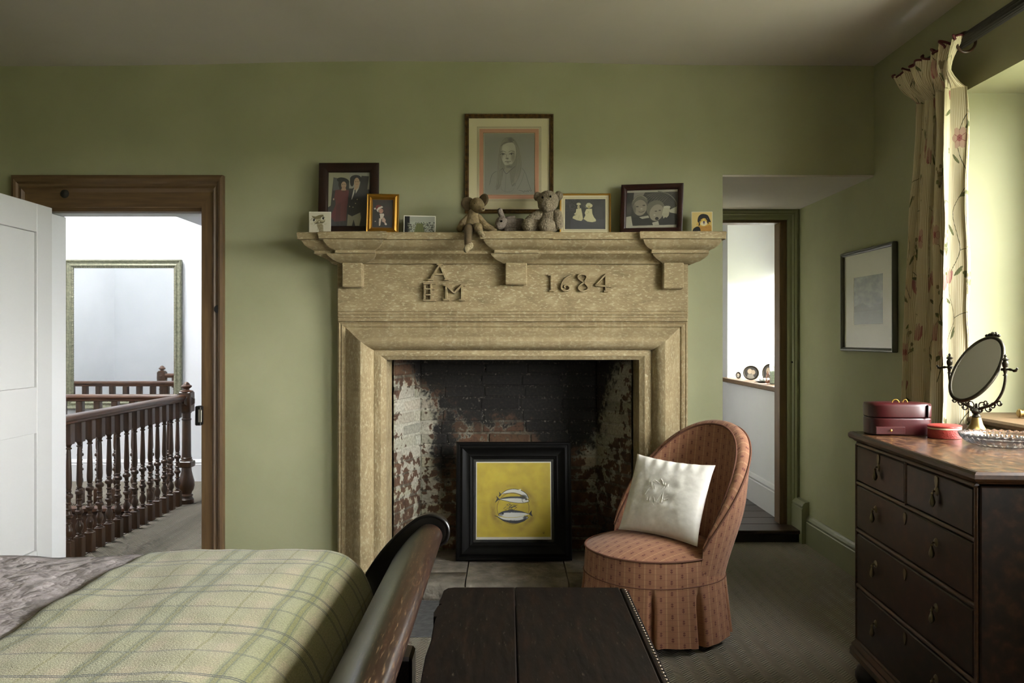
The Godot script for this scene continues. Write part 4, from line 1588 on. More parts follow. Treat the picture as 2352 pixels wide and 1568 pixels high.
	for row in 20:
		var y0 := 0.004 + row * 0.0615
		for q in segs:
			var a: Vector2 = q[0]
			var d: Vector2 = (q[1] - a).normalized()
			var out := Vector2(-d.y, d.x) * -1.0
			if out.dot(Vector2(0.0, 0.3) - a) < 0.0:
				out = -out
			var ls: float = q[3]
			var at := 0.0
			var lead := 0.105 if row % 2 == 0 else 0.215
			if q[2] > 0.0 and q[2] < 0.5 and row % 2 == 1:
				lead = 0.13
			while at < ls - 0.03:
				var wd: float = minf(lead + rng.randf_range(-0.012, 0.012), ls - at)
				lead = 0.215
				if ls - (at + wd) < 0.045:
					wd = ls - at
				var bs := Shape.new()
				bs.tinted = true
				var k := rng.randf_range(0.72, 1.12)
				bs.tint = Color(k * rng.randf_range(0.95, 1.1), k, k * rng.randf_range(0.9, 1.0))
				var proud := rng.randf_range(0.0, 0.005)
				var hgt := 0.0615 - rng.randf_range(0.009, 0.013)
				bs.box(Vector3(at + wd / 2, y0 + 0.0615 / 2, proud / 2 - 0.004), Vector3(wd - rng.randf_range(0.007, 0.012), hgt, proud + 0.012), 0.004)
				for i in bs.v.size():
					var p := bs.v[i]
					var gp := Vector3(p.x + float(q[2]), p.y, p.z)
					p += Vector3(bump.get_noise_3dv(gp), bump.get_noise_3dv(gp + Vector3(5, 0, 0)), bump.get_noise_3dv(gp + Vector3(0, 5, 0)) * 0.6) * 0.009
					bs.uv[i] = Vector2((gp.x) / total, 1.0 - p.y / 1.25)
					var pl: Vector2 = a + d * p.x + out * p.z
					bs.v[i] = Vector3(pl.x, p.y, pl.y)
				put("brick", bs, mc, t)
				at += wd
	# dark throat of the flue
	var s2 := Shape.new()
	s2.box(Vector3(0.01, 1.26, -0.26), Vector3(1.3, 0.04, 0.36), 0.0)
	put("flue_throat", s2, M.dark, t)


func build_hearth() -> void:
	var t := thing("stone_hearth", "worn grey stone hearth slabs under the fireplace opening", "hearth", Vector3(0.03, 0, 0))
	var rng := RandomNumberGenerator.new()
	rng.seed = 9
	var xs := [-0.86, -0.222, 0.252, 0.86]
	for i in 3:
		var s := Shape.new()
		var w: float = xs[i + 1] - xs[i] - 0.006
		slab(s, xs[i] + 0.003, xs[i] + 0.003 + w, 0.001, 0.081 - rng.randf() * 0.003, -0.39 if i == 1 else 0.003, 0.18 + rng.randf() * 0.006, 20 + i)
		put("slab", s, M.hearth, t)
	for e in [[-0.60, -0.225], [0.255, 0.565]]:
		var s := Shape.new()
		slab(s, e[0], e[1], 0.001, 0.08, -0.39, -0.003, 27)
		put("slab", s, M.hearth, t)
	t = thing("slate_hearth", "dark slate slabs laid flush before the stone hearth", "hearth", Vector3(0.03, 0, 0.425))
	xs = [-0.80, -0.18, 0.34, 0.84]
	for i in 3:
		var s := Shape.new()
		s.box(Vector3((xs[i] + xs[i + 1]) / 2, 0.0025, 0), Vector3(xs[i + 1] - xs[i] - 0.004, 0.004, 0.462), 0.0015)
		put("slab", s, M.slate, t)


# a slab with an uneven, worn front edge
func slab(s: Shape, x0: float, x1: float, y0: float, y1: float, z0: float, z1: float, seed_: int) -> void:
	var n := FastNoiseLite.new()
	n.seed = seed_
	n.frequency = 9.0
	var rows := []
	var prof := [[z0, y0], [z0, y1], [lerpf(z0, z1, 0.5), y1], [z1 - 0.03, y1], [z1 - 0.012, y1 - 0.003], [z1 - 0.002, y1 - 0.014], [z1, y1 - 0.035], [z1 - 0.004, lerpf(y0, y1, 0.25)], [z1 - 0.006, y0]]
	var count := 24
	for k in count + 1:
		var x := lerpf(x0, x1, float(k) / count)
		var r := PackedVector3Array()
		for p in prof:
			var wob := 0.0
			if p[0] > z1 - 0.02:
				wob = n.get_noise_2d(x * 3.0, p[1] * 4.0) * 0.012
			var hy := n.get_noise_2d(x, p[0]) * 0.003 if p[1] > y1 - 0.02 else 0.0
			r.append(Vector3(x, p[1] + hy, p[0] + wob))
		rows.append(r)
	s.loft(rows, true, {}, true)


# ---------------------------------------------------------------- bed
func along(pts: PackedVector2Array) -> Array:
	# [total length, cumulative lengths]
	var acc := PackedFloat32Array([0.0])
	for i in pts.size() - 1:
		acc.append(acc[i] + pts[i].distance_to(pts[i + 1]))
	return [acc[acc.size() - 1], acc]


func at_length(pts: PackedVector2Array, acc: PackedFloat32Array, d: float) -> Vector2:
	for i in pts.size() - 1:
		if d <= acc[i + 1]:
			return pts[i].lerp(pts[i + 1], (d - acc[i]) / maxf(acc[i + 1] - acc[i], 1e-6))
	return pts[pts.size() - 1]


func draped(across: PackedVector2Array, down: PackedVector2Array, nu: int, nv: int, tile: float, ruffle: float, seed_: int, edge := 0.0) -> Shape:
	# across: (x, y) section over the bed; down: (z, dy) section from the far side to the near one
	var s := Shape.new()
	var la := along(across)
	var ld := along(down)
	var n := FastNoiseLite.new()
	n.seed = seed_
	n.frequency = 3.5
	n.fractal_octaves = 3
	s.grid(nu, nv, func(u: float, w: float) -> Array:
		var p := at_length(across, la[1], u * float(la[0]))
		var q := at_length(down, ld[1], w * float(ld[0]))
		var wob := n.get_noise_2d(u * float(la[0]), w * float(ld[0]))
		var x := p.x + edge * (1.0 - u) * n.get_noise_2d(w * 2.0, 40.0)
		return [Vector3(x, p.y + q.y + wob * ruffle, q.x), Vector2(u * float(la[0]) / tile, w * float(ld[0]) / tile)], true)
	return s


func build_bed() -> void:
	var t := thing("sleigh_bed", "dark mahogany sleigh bed with a scrolled footboard", "bed", Vector3(-0.30, 0, 2.60))
	var panel := curve2(V2([-0.035, 0.22, -0.035, 0.36, -0.035, 0.48, -0.028, 0.55, -0.005, 0.61, 0.025, 0.652, 0.052, 0.682, 0.078, 0.702, 0.102, 0.704, 0.121, 0.692, 0.128, 0.673, 0.120, 0.655, 0.102, 0.647, 0.084, 0.632, 0.052, 0.59, 0.028, 0.54, 0.014, 0.48, 0.010, 0.36, 0.010, 0.22]), 4)
	var s := sweep_z(panel, -0.82, 0.86)
	put("footboard", s, M.mahogany, t)
	var plate := curve2(V2([-0.105, 0.20, -0.102, 0.40, -0.098, 0.47, -0.085, 0.545, -0.060, 0.592, -0.020, 0.644, 0.030, 0.692, 0.066, 0.716, 0.100, 0.722, 0.130, 0.708, 0.142, 0.684, 0.136, 0.655, 0.110, 0.638, 0.085, 0.612, 0.052, 0.565, 0.030, 0.50, 0.020, 0.40, 0.018, 0.20]), 4)
	for z in [-0.865, 0.865]:
		s = sweep_z(plate, z - 0.022, z + 0.022)
		put("end_scroll", s, M.ebonised, t)
		# bead round the scroll's edge
		s = Shape.new()
		var path := PackedVector3Array()
		for p in plate:
			path.append(Vector3(p.x, p.y, z + (0.022 if z < 0 else -0.022)))
		s.tube(path, 0.005, 6)
		put("bead", s, M.ebonised, t)
	s = Shape.new()
	s.box(Vector3(-0.01, 0.21, 0), Vector3(0.07, 0.16, 1.69), 0.006)
	put("base_rail", s, M.mahogany, t)
	for z in [-0.84, 0.84]:
		s = Shape.new()
		s.box(Vector3(0.0, 0.25, z), Vector3(0.10, 0.22, 0.10), 0.008)
		s.lathe(pairs([0.03, 0.0, 0.045, 0.02, 0.05, 0.05, 0.04, 0.09, 0.045, 0.14]), 16, T(Vector3(0, 0, z)))
		put("leg", s, M.mahogany, t)
		s = Shape.new()
		s.box(Vector3(-1.2, 0.24, z), Vector3(2.3, 0.16, 0.035), 0.005)
		put("side_rail", s, M.mahogany, t)
	s = Shape.new()
	s.box(Vector3(-1.22, 0.45, 0), Vector3(2.25, 0.33, 1.50), 0.05)
	put("mattress", s, M.linen, t)
	# lilac coverlet
	var down := V2([1.775, -0.30, 1.785, -0.08, 1.80, -0.03, 1.825, -0.008, 1.87, 0.0, 2.5, 0.004, 3.30, 0.0, 3.375, -0.01, 3.40, -0.04, 3.415, -0.10, 3.42, -0.32])
	var cov := draped(V2([-2.62, 0.628, -1.6, 0.632, -0.9, 0.630, -0.5, 0.626, -0.42, 0.61, -0.39, 0.58]), curve2(down, 3), 110, 110, 0.6, 0.010, 5)
	solo("coverlet", cov, M.coverlet, "pale lilac grey bed cover, crumpled, beside the tartan blanket", "bedspread")
	# plaid blanket over the foot end
	var across := curve2(V2([-0.955, 0.632, -0.945, 0.639, -0.90, 0.643, -0.72, 0.647, -0.56, 0.650, -0.475, 0.645, -0.425, 0.632, -0.388, 0.604, -0.364, 0.565, -0.349, 0.52, -0.345, 0.44]), 4)
	var down2 := V2([1.765, -0.34, 1.773, -0.08, 1.79, -0.03, 1.818, -0.008, 1.87, 0.002, 2.5, 0.006, 3.30, 0.002, 3.385, -0.01, 3.41, -0.04, 3.425, -0.10, 3.43, -0.36])
	var bl := draped(across, curve2(down2, 3), 90, 150, 0.2385, 0.006, 9, 0.02)
	solo("tartan_blanket", bl, M.plaid, "sage green and beige plaid wool blanket across the foot of the bed", "blanket")


func sweep_z(sec: PackedVector2Array, z0: float, z1: float) -> Shape:
	var s := Shape.new()
	var a := PackedVector3Array()
	var b := PackedVector3Array()
	for p in sec:
		a.append(Vector3(p.x, p.y, z0))
		b.append(Vector3(p.x, p.y, z1))
	s.loft([a, b], true)
	var ix := Geometry2D.triangulate_polygon(sec)
	for i in range(0, ix.size(), 3):
		s.tri(a[ix[i]], a[ix[i + 1]], a[ix[i + 2]])
		s.tri(b[ix[i]], b[ix[i + 2]], b[ix[i + 1]])
	s.outward(0)
	return s


func build_coffer() -> void:
	var t := thing("oak_coffer", "low dark oak coffer with a worn two plank lid before the bed", "coffer", Vector3(0.085, 0, 2.10))
	var up := T(Vector3(0, 0.428, 0), Vector3(-90, 0, 0))
	# left board: chipped, wavy outer edge (outline y = away from the viewer)
	var edge := [-0.243, 0.58, -0.262, 0.572, -0.272, 0.55, -0.273, 0.50, -0.277, 0.46, -0.275, 0.425, -0.270, 0.42, -0.278, 0.41, -0.284, 0.36, -0.281, 0.32, -0.274, 0.315, -0.275, 0.25, -0.272, 0.15, -0.276, 0.05, -0.272, -0.1, -0.277, -0.3, -0.273, -0.5, -0.273, -0.62, -0.064, -0.62, -0.063, 0.58]
	var s := Shape.new()
	s.prism(V2(edge), 0.032, up, 0.003)
	put("lid_board", s, M.oak, t)
	s = Shape.new()
	s.prism(V2([-0.061, 0.58, -0.062, -0.62, 0.243, -0.62, 0.246, 0.577]), 0.0325, up, 0.003)
	put("lid_board", s, M.oak, t)
	s = Shape.new()
	s.prism(V2([0.248, 0.575, 0.245, -0.62, 0.257, -0.62, 0.261, 0.57]), 0.0315, up, 0.0035)
	put("bead_strip", s, M.oak, t)
	s = Shape.new()
	s.prism(V2([0.263, 0.568, 0.259, -0.62, 0.266, -0.62, 0.272, 0.555]), 0.028, up, 0.003)
	put("edge_strip", s, M.oak, t)
	# chip-carved notches along the edge
	var notch := Shape.new()
	notch.box(Vector3.ZERO, Vector3(0.006, 0.004, 0.008), 0.002)
	var nm := notch.mesh()
	for i in 62:
		put("carved_bead", nm, M.oak_edge, t, T(Vector3(0.2615 - 0.0036 * i / 62.0, 0.4585, -0.56 + i * 0.019), Vector3(0, 35, 0)))
	# the box
	for e in [[-0.225, 0.02], [0.225, 0.02]]:
		s = Shape.new()
		s.box(Vector3(e[0], 0.24, 0.02), Vector3(0.024, 0.376, 1.06), 0.004)
		put("side_board", s, M.oak, t)
	for e in [-0.50, 0.54]:
		s = Shape.new()
		s.box(Vector3(0, 0.24, e), Vector3(0.43, 0.376, 0.024), 0.004)
		put("end_board", s, M.oak, t)
	for x in [-0.215, 0.215]:
		for z in [-0.49, 0.53]:
			s = Shape.new()
			s.box(Vector3(x, 0.214, z), Vector3(0.055, 0.428, 0.055), 0.004)
			put("leg", s, M.oak, t)


# ---------------------------------------------------------------- slipper chair
func seat_edge(a: float, k := 1.0) -> Vector2:
	# outline of the seat; a = 0 at the front, PI at the back
	var c := cos(a)
	var sn := sin(a)
	return Vector2(0.268 * signf(sn) * pow(absf(sn), 0.92), (0.298 if c > 0 else 0.25) * signf(c) * pow(absf(c), 0.92)) * k


func build_chair() -> void:
	var turn := atan2(-0.857, 0.516)
	var t := thing("slipper_chair", "terracotta patterned slipper chair with a pleated skirt by the hearth", "chair", Vector3(0.618, 0.005, 0.56), turn)
	var tile := 0.085
	var s := Shape.new()
	s.grid(72, 12, func(u: float, w: float) -> Array:
		var a := u * TAU
		var p := seat_edge(a, w)
		var y := 0.343 + 0.052 * (1.0 - pow(w, 2.6))
		return [Vector3(p.x, y, p.y), Vector2(p.x, p.y) / tile])
	put("seat", s, M.chair, t)
	# apron
	s = Shape.new()
	s.grid(96, 3, func(u: float, w: float) -> Array:
		var a := u * TAU
		var p := seat_edge(a, 1.0 + 0.02 * w)
		return [Vector3(p.x, 0.343 - 0.098 * w, p.y), Vector2(a * 0.29 / tile, w * 0.098 / tile)])
	put("apron", s, M.chair, t)
	# skirt with inverted pleats
	var pleats := []
	for i in 10:
		pleats.append(i * TAU / 10.0 + 0.22)
	s = Shape.new()
	var body := func(u: float, w: float, inset: float) -> Vector3:
		var a := u * TAU
		var k := 1.025 + 0.085 * w
		for p in pleats:
			var da: float = absf(wrapf(a - p, -PI, PI))
			k -= 0.17 * exp(-pow(da / 0.026, 2.0)) * smoothstep(0.0, 0.4, w)
			k += 0.018 * exp(-pow((da - 0.075) / 0.05, 2.0)) * w
		k += 0.006 * sin(a * 23.0) * w
		var q := seat_edge(a, k - inset)
		return Vector3(q.x, 0.247 - (0.222 + 0.006 * sin(a * 5.0)) * w, q.y)
	s.grid(300, 8, func(u: float, w: float) -> Array:
		return [body.call(u, w, 0.0), Vector2(u * TAU * 0.29 / tile, (0.098 + w * 0.22) / tile)])
	s.grid(300, 2, func(u: float, w: float) -> Array:
		return [body.call(u, w, 0.012), Vector2(u * TAU * 0.29 / tile, (0.098 + w * 0.22) / tile)], true)
	put("skirt", s, M.chair, t)
	# back: a leaning shell round the rear half
	var lo := 0.25
	var shell := func(f: float, h: float, off: float) -> Vector3:
		# f: -1 .. 1 round the back, h: 0 .. 1 up, off: outward
		var fi := f * deg_to_rad(94.0)
		var a := PI + fi
		var p := seat_edge(a, 1.0)
		var top := 0.352 + 0.468 * pow(maxf(cos(fi * 0.95), 0.0), 0.70)
		var y := lerpf(lo, top, h)
		var lean := (y - 0.24) * 0.13
		var out := Vector2(p.x / 0.268, p.y / 0.25).normalized()
		var thick := off * (0.16 + 0.84 * pow(maxf(1.0 - pow(absf(f), 4.0), 0.0), 0.6)) * smoothstep(0.20, 0.56, y)
		p += out * thick + Vector2(0, -1) * lean + Vector2(p.x, 0) * (y - 0.3) * 0.05
		return Vector3(p.x, y, p.y)
	s = Shape.new()
	s.grid(60, 18, func(u: float, w: float) -> Array:
		var p: Vector3 = shell.call(u * 2.0 - 1.0, w, 0.0)
		return [p, Vector2((u - 0.5) * 0.92 / tile, p.y / tile)])
	s.grid(60, 18, func(u: float, w: float) -> Array:
		var p: Vector3 = shell.call(u * 2.0 - 1.0, w, 0.058)
		return [p, Vector2((u - 0.5) * 1.1 / tile, p.y / tile)], true)
	var rim := func(u: float, w: float) -> Array:
		var p: Vector3 = shell.call(u * 2.0 - 1.0, 1.0, 0.058 * w)
		p.y += 0.018 * sin(w * PI)
		return [p, Vector2((u - 0.5) * 1.0 / tile, w * 0.07 / tile)]
	s.grid(60, 6, rim)
	for e in [0.0, 1.0]:
		s.grid(6, 12, func(u: float, w: float) -> Array:
			var p: Vector3 = shell.call(e * 2.0 - 1.0, w, 0.058 * u)
			return [p, Vector2(u * 0.06 / tile, p.y / tile)], e > 0.5)
	put("backrest", s, M.chair, t)
	# self piping
	for off in [0.0, 0.058]:
		s = Shape.new()
		var path := PackedVector3Array()
		for i in 61:
			path.append(shell.call(i / 30.0 - 1.0, 1.0, off) + Vector3(0, 0.002, 0))
		s.tube(path, 0.0042, 6)
		put("piping", s, M.piping, t)
	for e in [[0.345, 1.004, -1.65, 1.65], [0.246, 1.026, -PI, PI]]:
		s = Shape.new()
		var path := PackedVector3Array()
		for i in 81:
			var p := seat_edge(lerpf(e[2], e[3], i / 80.0), e[1])
			path.append(Vector3(p.x, e[0], p.y))
		s.tube(path, 0.0042 if e[0] > 0.3 else 0.0022, 6)
		put("piping", s, M.piping, t)
	for p in [Vector2(0.17, 0.17), Vector2(-0.17, 0.17), Vector2(0.17, -0.15), Vector2(-0.17, -0.15)]:
		s = Shape.new()
		s.lathe(pairs([0.018, 0.0, 0.022, 0.01, 0.02, 0.03, 0.026, 0.12, 0.026, 0.26]), 12, T(Vector3(p.x, 0, p.y)))
		put("leg", s, M.dark, t)
	# cushion
	var right := Vector3(0.269, -0.013, 0.23).normalized()
	var up := Vector3(0.133, 0.285, -0.05)
	up = (up - right * up.dot(right)).normalized()
	var front := right.cross(up).normalized()
	var c := thing("white_cushion", "white linen cushion with an embroidered monogram leaning on the chair", "cushion", Vector3(0.648, 0.545, 0.586))
	c.basis = Basis(right, up, front)
	var n := FastNoiseLite.new()
	n.seed = 31
	n.frequency = 9.0
	n.fractal_octaves = 3
	var half := func(u: float, w: float, sg: float) -> Array:
		var a := u * 2.0 - 1.0
		var b := w * 2.0 - 1.0
		var pull := 0.075
		var x := a * 0.182 * (1.0 - pull * (1.0 - b * b) * pow(absf(a), 3.0))
		var y := b * 0.165 * (1.0 - pull * (1.0 - a * a) * pow(absf(b), 3.0))
		var h := 0.058 * pow(maxf(1.0 - a * a, 0.0), 0.45) * pow(maxf(1.0 - b * b, 0.0), 0.45)
		var gather := sin(a * 21.0 + b * 3.0) * smoothstep(0.55, 0.95, b) * (1.0 - a * a) * 0.004
		return [Vector3(x, y, sg * (h + gather + n.get_noise_2d(x * 1.4, y * 1.4 + sg) * 0.006 * (1.0 - a * a) * (1.0 - b * b))), Vector2(u, w) * 4.0]
	s = Shape.new()
	s.grid(48, 48, func(u: float, w: float) -> Array: return half.call(u, w, 1.0), true)
	s.grid(48, 48, func(u: float, w: float) -> Array: return half.call(u, w, -1.0))
	put("cover", s, M.cushion, c)
	s = Shape.new()
	var z := 0.0535
	var arms := [[-0.034, 0.034, -0.006, -0.030, 0.0, -0.036, 0.006, -0.030, 0.036, 0.036], [-0.024, -0.034, -0.022, 0.0, -0.020, 0.026, -0.010, 0.006, 0.0, -0.012], [0.0, -0.012, 0.012, 0.008, 0.022, 0.024, 0.024, 0.0, 0.026, -0.034]]
	for q in arms:
		s.stroke(scale2(curve2(V2(q), 5), 1.1), 0.0036, 0.005, T(Vector3(-0.012, 0.008, z)))
	for i in 26:
		var a := TAU * i / 26.0
		var r := 0.047 + 0.007 * sin(i * 2.4)
		var p := Vector2(cos(a), sin(a) * 0.95) * r
		var d := Vector2(cos(a + 0.9), sin(a + 0.9)) * 0.0065
		s.stroke(PackedVector2Array([p - d, p, p + d]), 0.0042, 0.0045, T(Vector3(-0.012, 0.008, z - 0.0008)))
	put("monogram", s, M.cushion_thread, c)


# ---------------------------------------------------------------- chest of drawers
func build_chest() -> void:
	var t := thing("chest_of_drawers", "dark walnut chest of five drawers with brass drop handles under the window", "chest", Vector3(1.4145, 0, 1.536), deg_to_rad(-93.8))
	# local: x from far (-) to near (+), front at +z
	var s := Shape.new()
	s.box(Vector3(0, 0.485, 0.0), Vector3(0.868, 0.70, 0.455), 0.003)
	put("carcass", s, M.walnut, t)
	s = Shape.new()
	var prof := pairs([0.0, 0.842, 0.004, 0.848, 0.012, 0.850, 0.016, 0.856, 0.016, 0.866, 0.010, 0.872])
	top_slab(s, 0.436, 0.234, prof)
	put("top_moulding", s, M.walnut_edge, t)
	s = Shape.new()
	s.box(Vector3(0, 0.8705, 0), Vector3(0.886, 0.005, 0.482), 0.002)
	put("top", s, M.walnut_top, t)
	s = Shape.new()
	top_slab(s, 0.448, 0.246, pairs([0.0, 0.098, 0.0, 0.118, -0.006, 0.126, -0.004, 0.134, -0.012, 0.146, -0.014, 0.152]))
	put("base_moulding", s, M.walnut_edge, t)
	for x in [-0.39, 0.39]:
		for z in [0.19, -0.19]:
			s = Shape.new()
			s.lathe(pairs([0.025, 0.0, 0.042, 0.006, 0.054, 0.03, 0.055, 0.05, 0.046, 0.07, 0.032, 0.08, 0.03, 0.10]), 20, T(Vector3(x, 0, z)))
			put("bun_foot", s, M.dark, t)
	# drawers: x0, x1, y0, y1
	var rows := [[-0.412, -0.006, 0.706, 0.828], [0.006, 0.412, 0.706, 0.828], [-0.412, 0.412, 0.545, 0.692], [-0.412, 0.412, 0.356, 0.526], [-0.412, 0.412, 0.158, 0.336]]
	for y in [0.699, 0.536, 0.346, 0.152, 0.834]:
		s = Shape.new()
		s.lathe(pairs([0.006, -0.417, 0.0075, -0.415, 0.0075, 0.415, 0.006, 0.417]), 8, T(Vector3(0, y, 0.228), Vector3(0, 0, 90)))
		put("half_round_bead", s, M.walnut_edge, t)
	for x in [-0.420, 0.420, 0.0]:
		s = Shape.new()
		var hi := 0.834
		var lo_ := 0.155 if x != 0.0 else 0.70
		s.box(Vector3(x, (hi + lo_) / 2, 0.230), Vector3(0.012, hi - lo_, 0.012), 0.004)
		put("stile_bead", s, M.walnut_edge, t)
	for i in rows.size():
		var r: Array = rows[i]
		s = Shape.new()
		s.box(Vector3((r[0] + r[1]) / 2, (r[2] + r[3]) / 2, 0.226), Vector3(r[1] - r[0] - 0.006, r[3] - r[2] - 0.004, 0.016), 0.003)
		var d := put("drawer", s, M.walnut, t)
		var hs := [(r[0] + r[1]) / 2] if i < 2 else [-0.235, 0.205]
		for hx in hs:
			drop_handle(d, Vector3(hx, (r[2] + r[3]) / 2 + (0.004 if i < 2 else 0.012), 0.234))
		s = Shape.new()
		s.prism(V2([-0.009, 0.016, 0, 0.020, 0.009, 0.016, 0.011, 0.004, 0.006, -0.010, 0, -0.018, -0.006, -0.010, -0.011, 0.004]), 0.003, T(Vector3((r[0] + r[1]) / 2, r[3] - (0.022 if i < 2 else 0.03), 0.234)), 0.001)
		var e := put("escutcheon", s, M.brass_old, d)
		s = Shape.new()
		s.box(Vector3((r[0] + r[1]) / 2, r[3] - (0.022 if i < 2 else 0.03), 0.237), Vector3(0.003, 0.012, 0.001), 0.0)


func top_slab(s: Shape, hx: float, hz: float, prof: Array) -> void:
	var rows := []
	var cr := {}
	for i in prof.size():
		var p: Vector2 = prof[i]
		rows.append(PackedVector3Array([Vector3(-hx - p.x, p.y, -hz), Vector3(-hx - p.x, p.y, hz + p.x), Vector3(hx + p.x, p.y, hz + p.x), Vector3(hx + p.x, p.y, -hz)]))
	for j in 4:
		var a := j
		var b := (j + 1) % 4
		var g := s.fresh()
		for i in rows.size() - 1:
			s.quad(rows[i][a], rows[i][b], rows[i + 1][b], rows[i + 1][a], -1)
	var q: PackedVector3Array = rows[0]
	s.quad(q[0], q[3], q[2], q[1])
	q = rows[rows.size() - 1]
	s.quad(q[0], q[1], q[2], q[3])
	s.outward(0)


func drop_handle(parent: Node3D, at: Vector3) -> void:
	var s := Shape.new()
	s.lathe(pairs([0.0, 0.005, 0.004, 0.005, 0.010, 0.003, 0.0125, 0.0]), 14, T(at + Vector3(0, 0.012, 0), Vector3(90, 0, 0)))
	s.lathe(pairs([0.0, 0.012, 0.003, 0.011, 0.003, 0.0]), 8, T(at + Vector3(0, 0.012, 0), Vector3(90, 0, 0)))
	s.lathe(pairs([0.0, 0.0, 0.004, 0.003, 0.0075, 0.010, 0.008, 0.016, 0.005, 0.026, 0.003, 0.034, 0.0045, 0.037, 0.003, 0.040, 0.0, 0.042]), 14, T(at + Vector3(0, -0.032, 0.012)))
	put("drop_handle", s, M.brass_old, parent)


func scale2(a: PackedVector2Array, k: float) -> PackedVector2Array:
	var r := PackedVector2Array()
	for p in a:
		r.append(p * k)
	return r


# ---------------------------------------------------------------- curtain
func make_curtain_cloth() -> void:
	var p := Paint.new(512, 1024, Color(0.86, 0.83, 0.71))
	for i in 64:
		p.im.fill_rect(Rect2i(i * 8, 0, 3, 1024), Color(0.69, 0.63, 0.47))
		p.im.fill_rect(Rect2i(i * 8 + 3, 0, 1, 1024), Color(0.80, 0.76, 0.63))
	var stem := Color(0.25, 0.24, 0.15)
	var leaf := Color(0.37, 0.38, 0.25)
	var leaf2 := Color(0.40, 0.42, 0.26)
	var red := Color(0.42, 0.17, 0.18)
	var rose := Color(0.60, 0.38, 0.36)
	var pale := Color(0.72, 0.60, 0.52)
	# trailing stems
	p.line([0.10, 1.0, 0.16, 0.86, 0.10, 0.74, 0.22, 0.62, 0.18, 0.50, 0.30, 0.40, 0.24, 0.28, 0.34, 0.16, 0.28, 0.04], 2.6, stem)
	p.line([0.62, 1.0, 0.56, 0.88, 0.68, 0.78, 0.60, 0.66, 0.74, 0.55, 0.66, 0.42, 0.80, 0.32, 0.72, 0.18, 0.84, 0.06], 2.6, stem)
	p.line([0.22, 0.62, 0.34, 0.60, 0.44, 0.64], 2, stem)
	p.line([0.68, 0.78, 0.82, 0.76, 0.92, 0.80], 2, stem)
	p.line([0.30, 0.40, 0.42, 0.38, 0.50, 0.42], 2, stem)
	p.line([0.74, 0.55, 0.88, 0.53, 0.95, 0.50], 2, stem)
	p.line([0.24, 0.28, 0.10, 0.26, 0.04, 0.22], 2, stem)
	for l in [[0.13, 0.80, 30], [0.20, 0.70, -40], [0.14, 0.56, 50], [0.27, 0.46, -30], [0.20, 0.35, 60], [0.33, 0.22, -50], [0.60, 0.92, 40], [0.66, 0.83, -60], [0.58, 0.72, 20], [0.72, 0.62, -40], [0.64, 0.48, 50], [0.78, 0.36, -20], [0.70, 0.24, 40], [0.82, 0.12, -50], [0.40, 0.63, 10], [0.88, 0.77, -20], [0.46, 0.39, 15], [0.36, 0.08, 30], [0.08, 0.92, -30]]:
		p.oval(l[0], l[1], 0.050, 0.006, leaf, l[2])
		p.oval(l[0] + 0.012, l[1] + 0.004, 0.030, 0.003, leaf2, l[2])
	# tulips, roses and sprays of berries
	for f in [[0.44, 0.66, 1.0], [0.93, 0.83, 1.0], [0.28, 0.03, 0.9], [0.05, 0.20, 0.9], [0.60, 0.64, 0.8]]:
		var k: float = f[2]
		for q in [[-0.05, 0.0, -25], [0.05, 0.0, 25], [-0.022, -0.008, -10], [0.022, -0.008, 10]]:
			p.oval(f[0] + q[0] * k, f[1] + q[1] * k, 0.024 * k, 0.030 * k, rose if absf(q[2]) > 15 else pale, q[2])
		p.oval(f[0], f[1] + 0.004, 0.022 * k, 0.022 * k, pale)
		for i in 7:
			p.line([f[0] + (i - 3) * 0.013 * k, f[1] + 0.026 * k, f[0] + (i - 3) * 0.018 * k, f[1] - 0.026 * k], 2.2, pale if i % 2 == 0 else red)
	for f in [[0.50, 0.43], [0.95, 0.49], [0.18, 0.90], [0.74, 0.17]]:
		for i in 6:
			var a := i * TAU / 6.0
			p.oval(f[0] + cos(a) * 0.045, f[1] + sin(a) * 0.022, 0.034, 0.013, pale, rad_to_deg(a))
		p.oval(f[0], f[1], 0.024, 0.012, rose)
		for i in 6:
			var a := i * TAU / 6.0 + 0.5
			p.line([f[0], f[1], f[0] + cos(a) * 0.06, f[1] + sin(a) * 0.03], 1.6, red)
	var rng := RandomNumberGenerator.new()
	rng.seed = 8
	for f in [[0.34, 0.86], [0.84, 0.66], [0.40, 0.52], [0.90, 0.28], [0.52, 0.14]]:
		for i in 16:
			var x: float = f[0] + rng.randf_range(-0.07, 0.07)
			var y: float = f[1] + rng.randf_range(-0.035, 0.035)
			p.line([f[0], f[1] + 0.05, x, y], 1.5, stem)
			p.oval(x, y, 0.014, 0.007, leaf2 if i % 3 == 0 else Color(0.50, 0.46, 0.33), rng.randf() * 90)
	M.curtain = printed(p.tex(), 0.85)
	M.curtain.backlight_enabled = true
	M.curtain.backlight = Color(0.12, 0.115, 0.09)


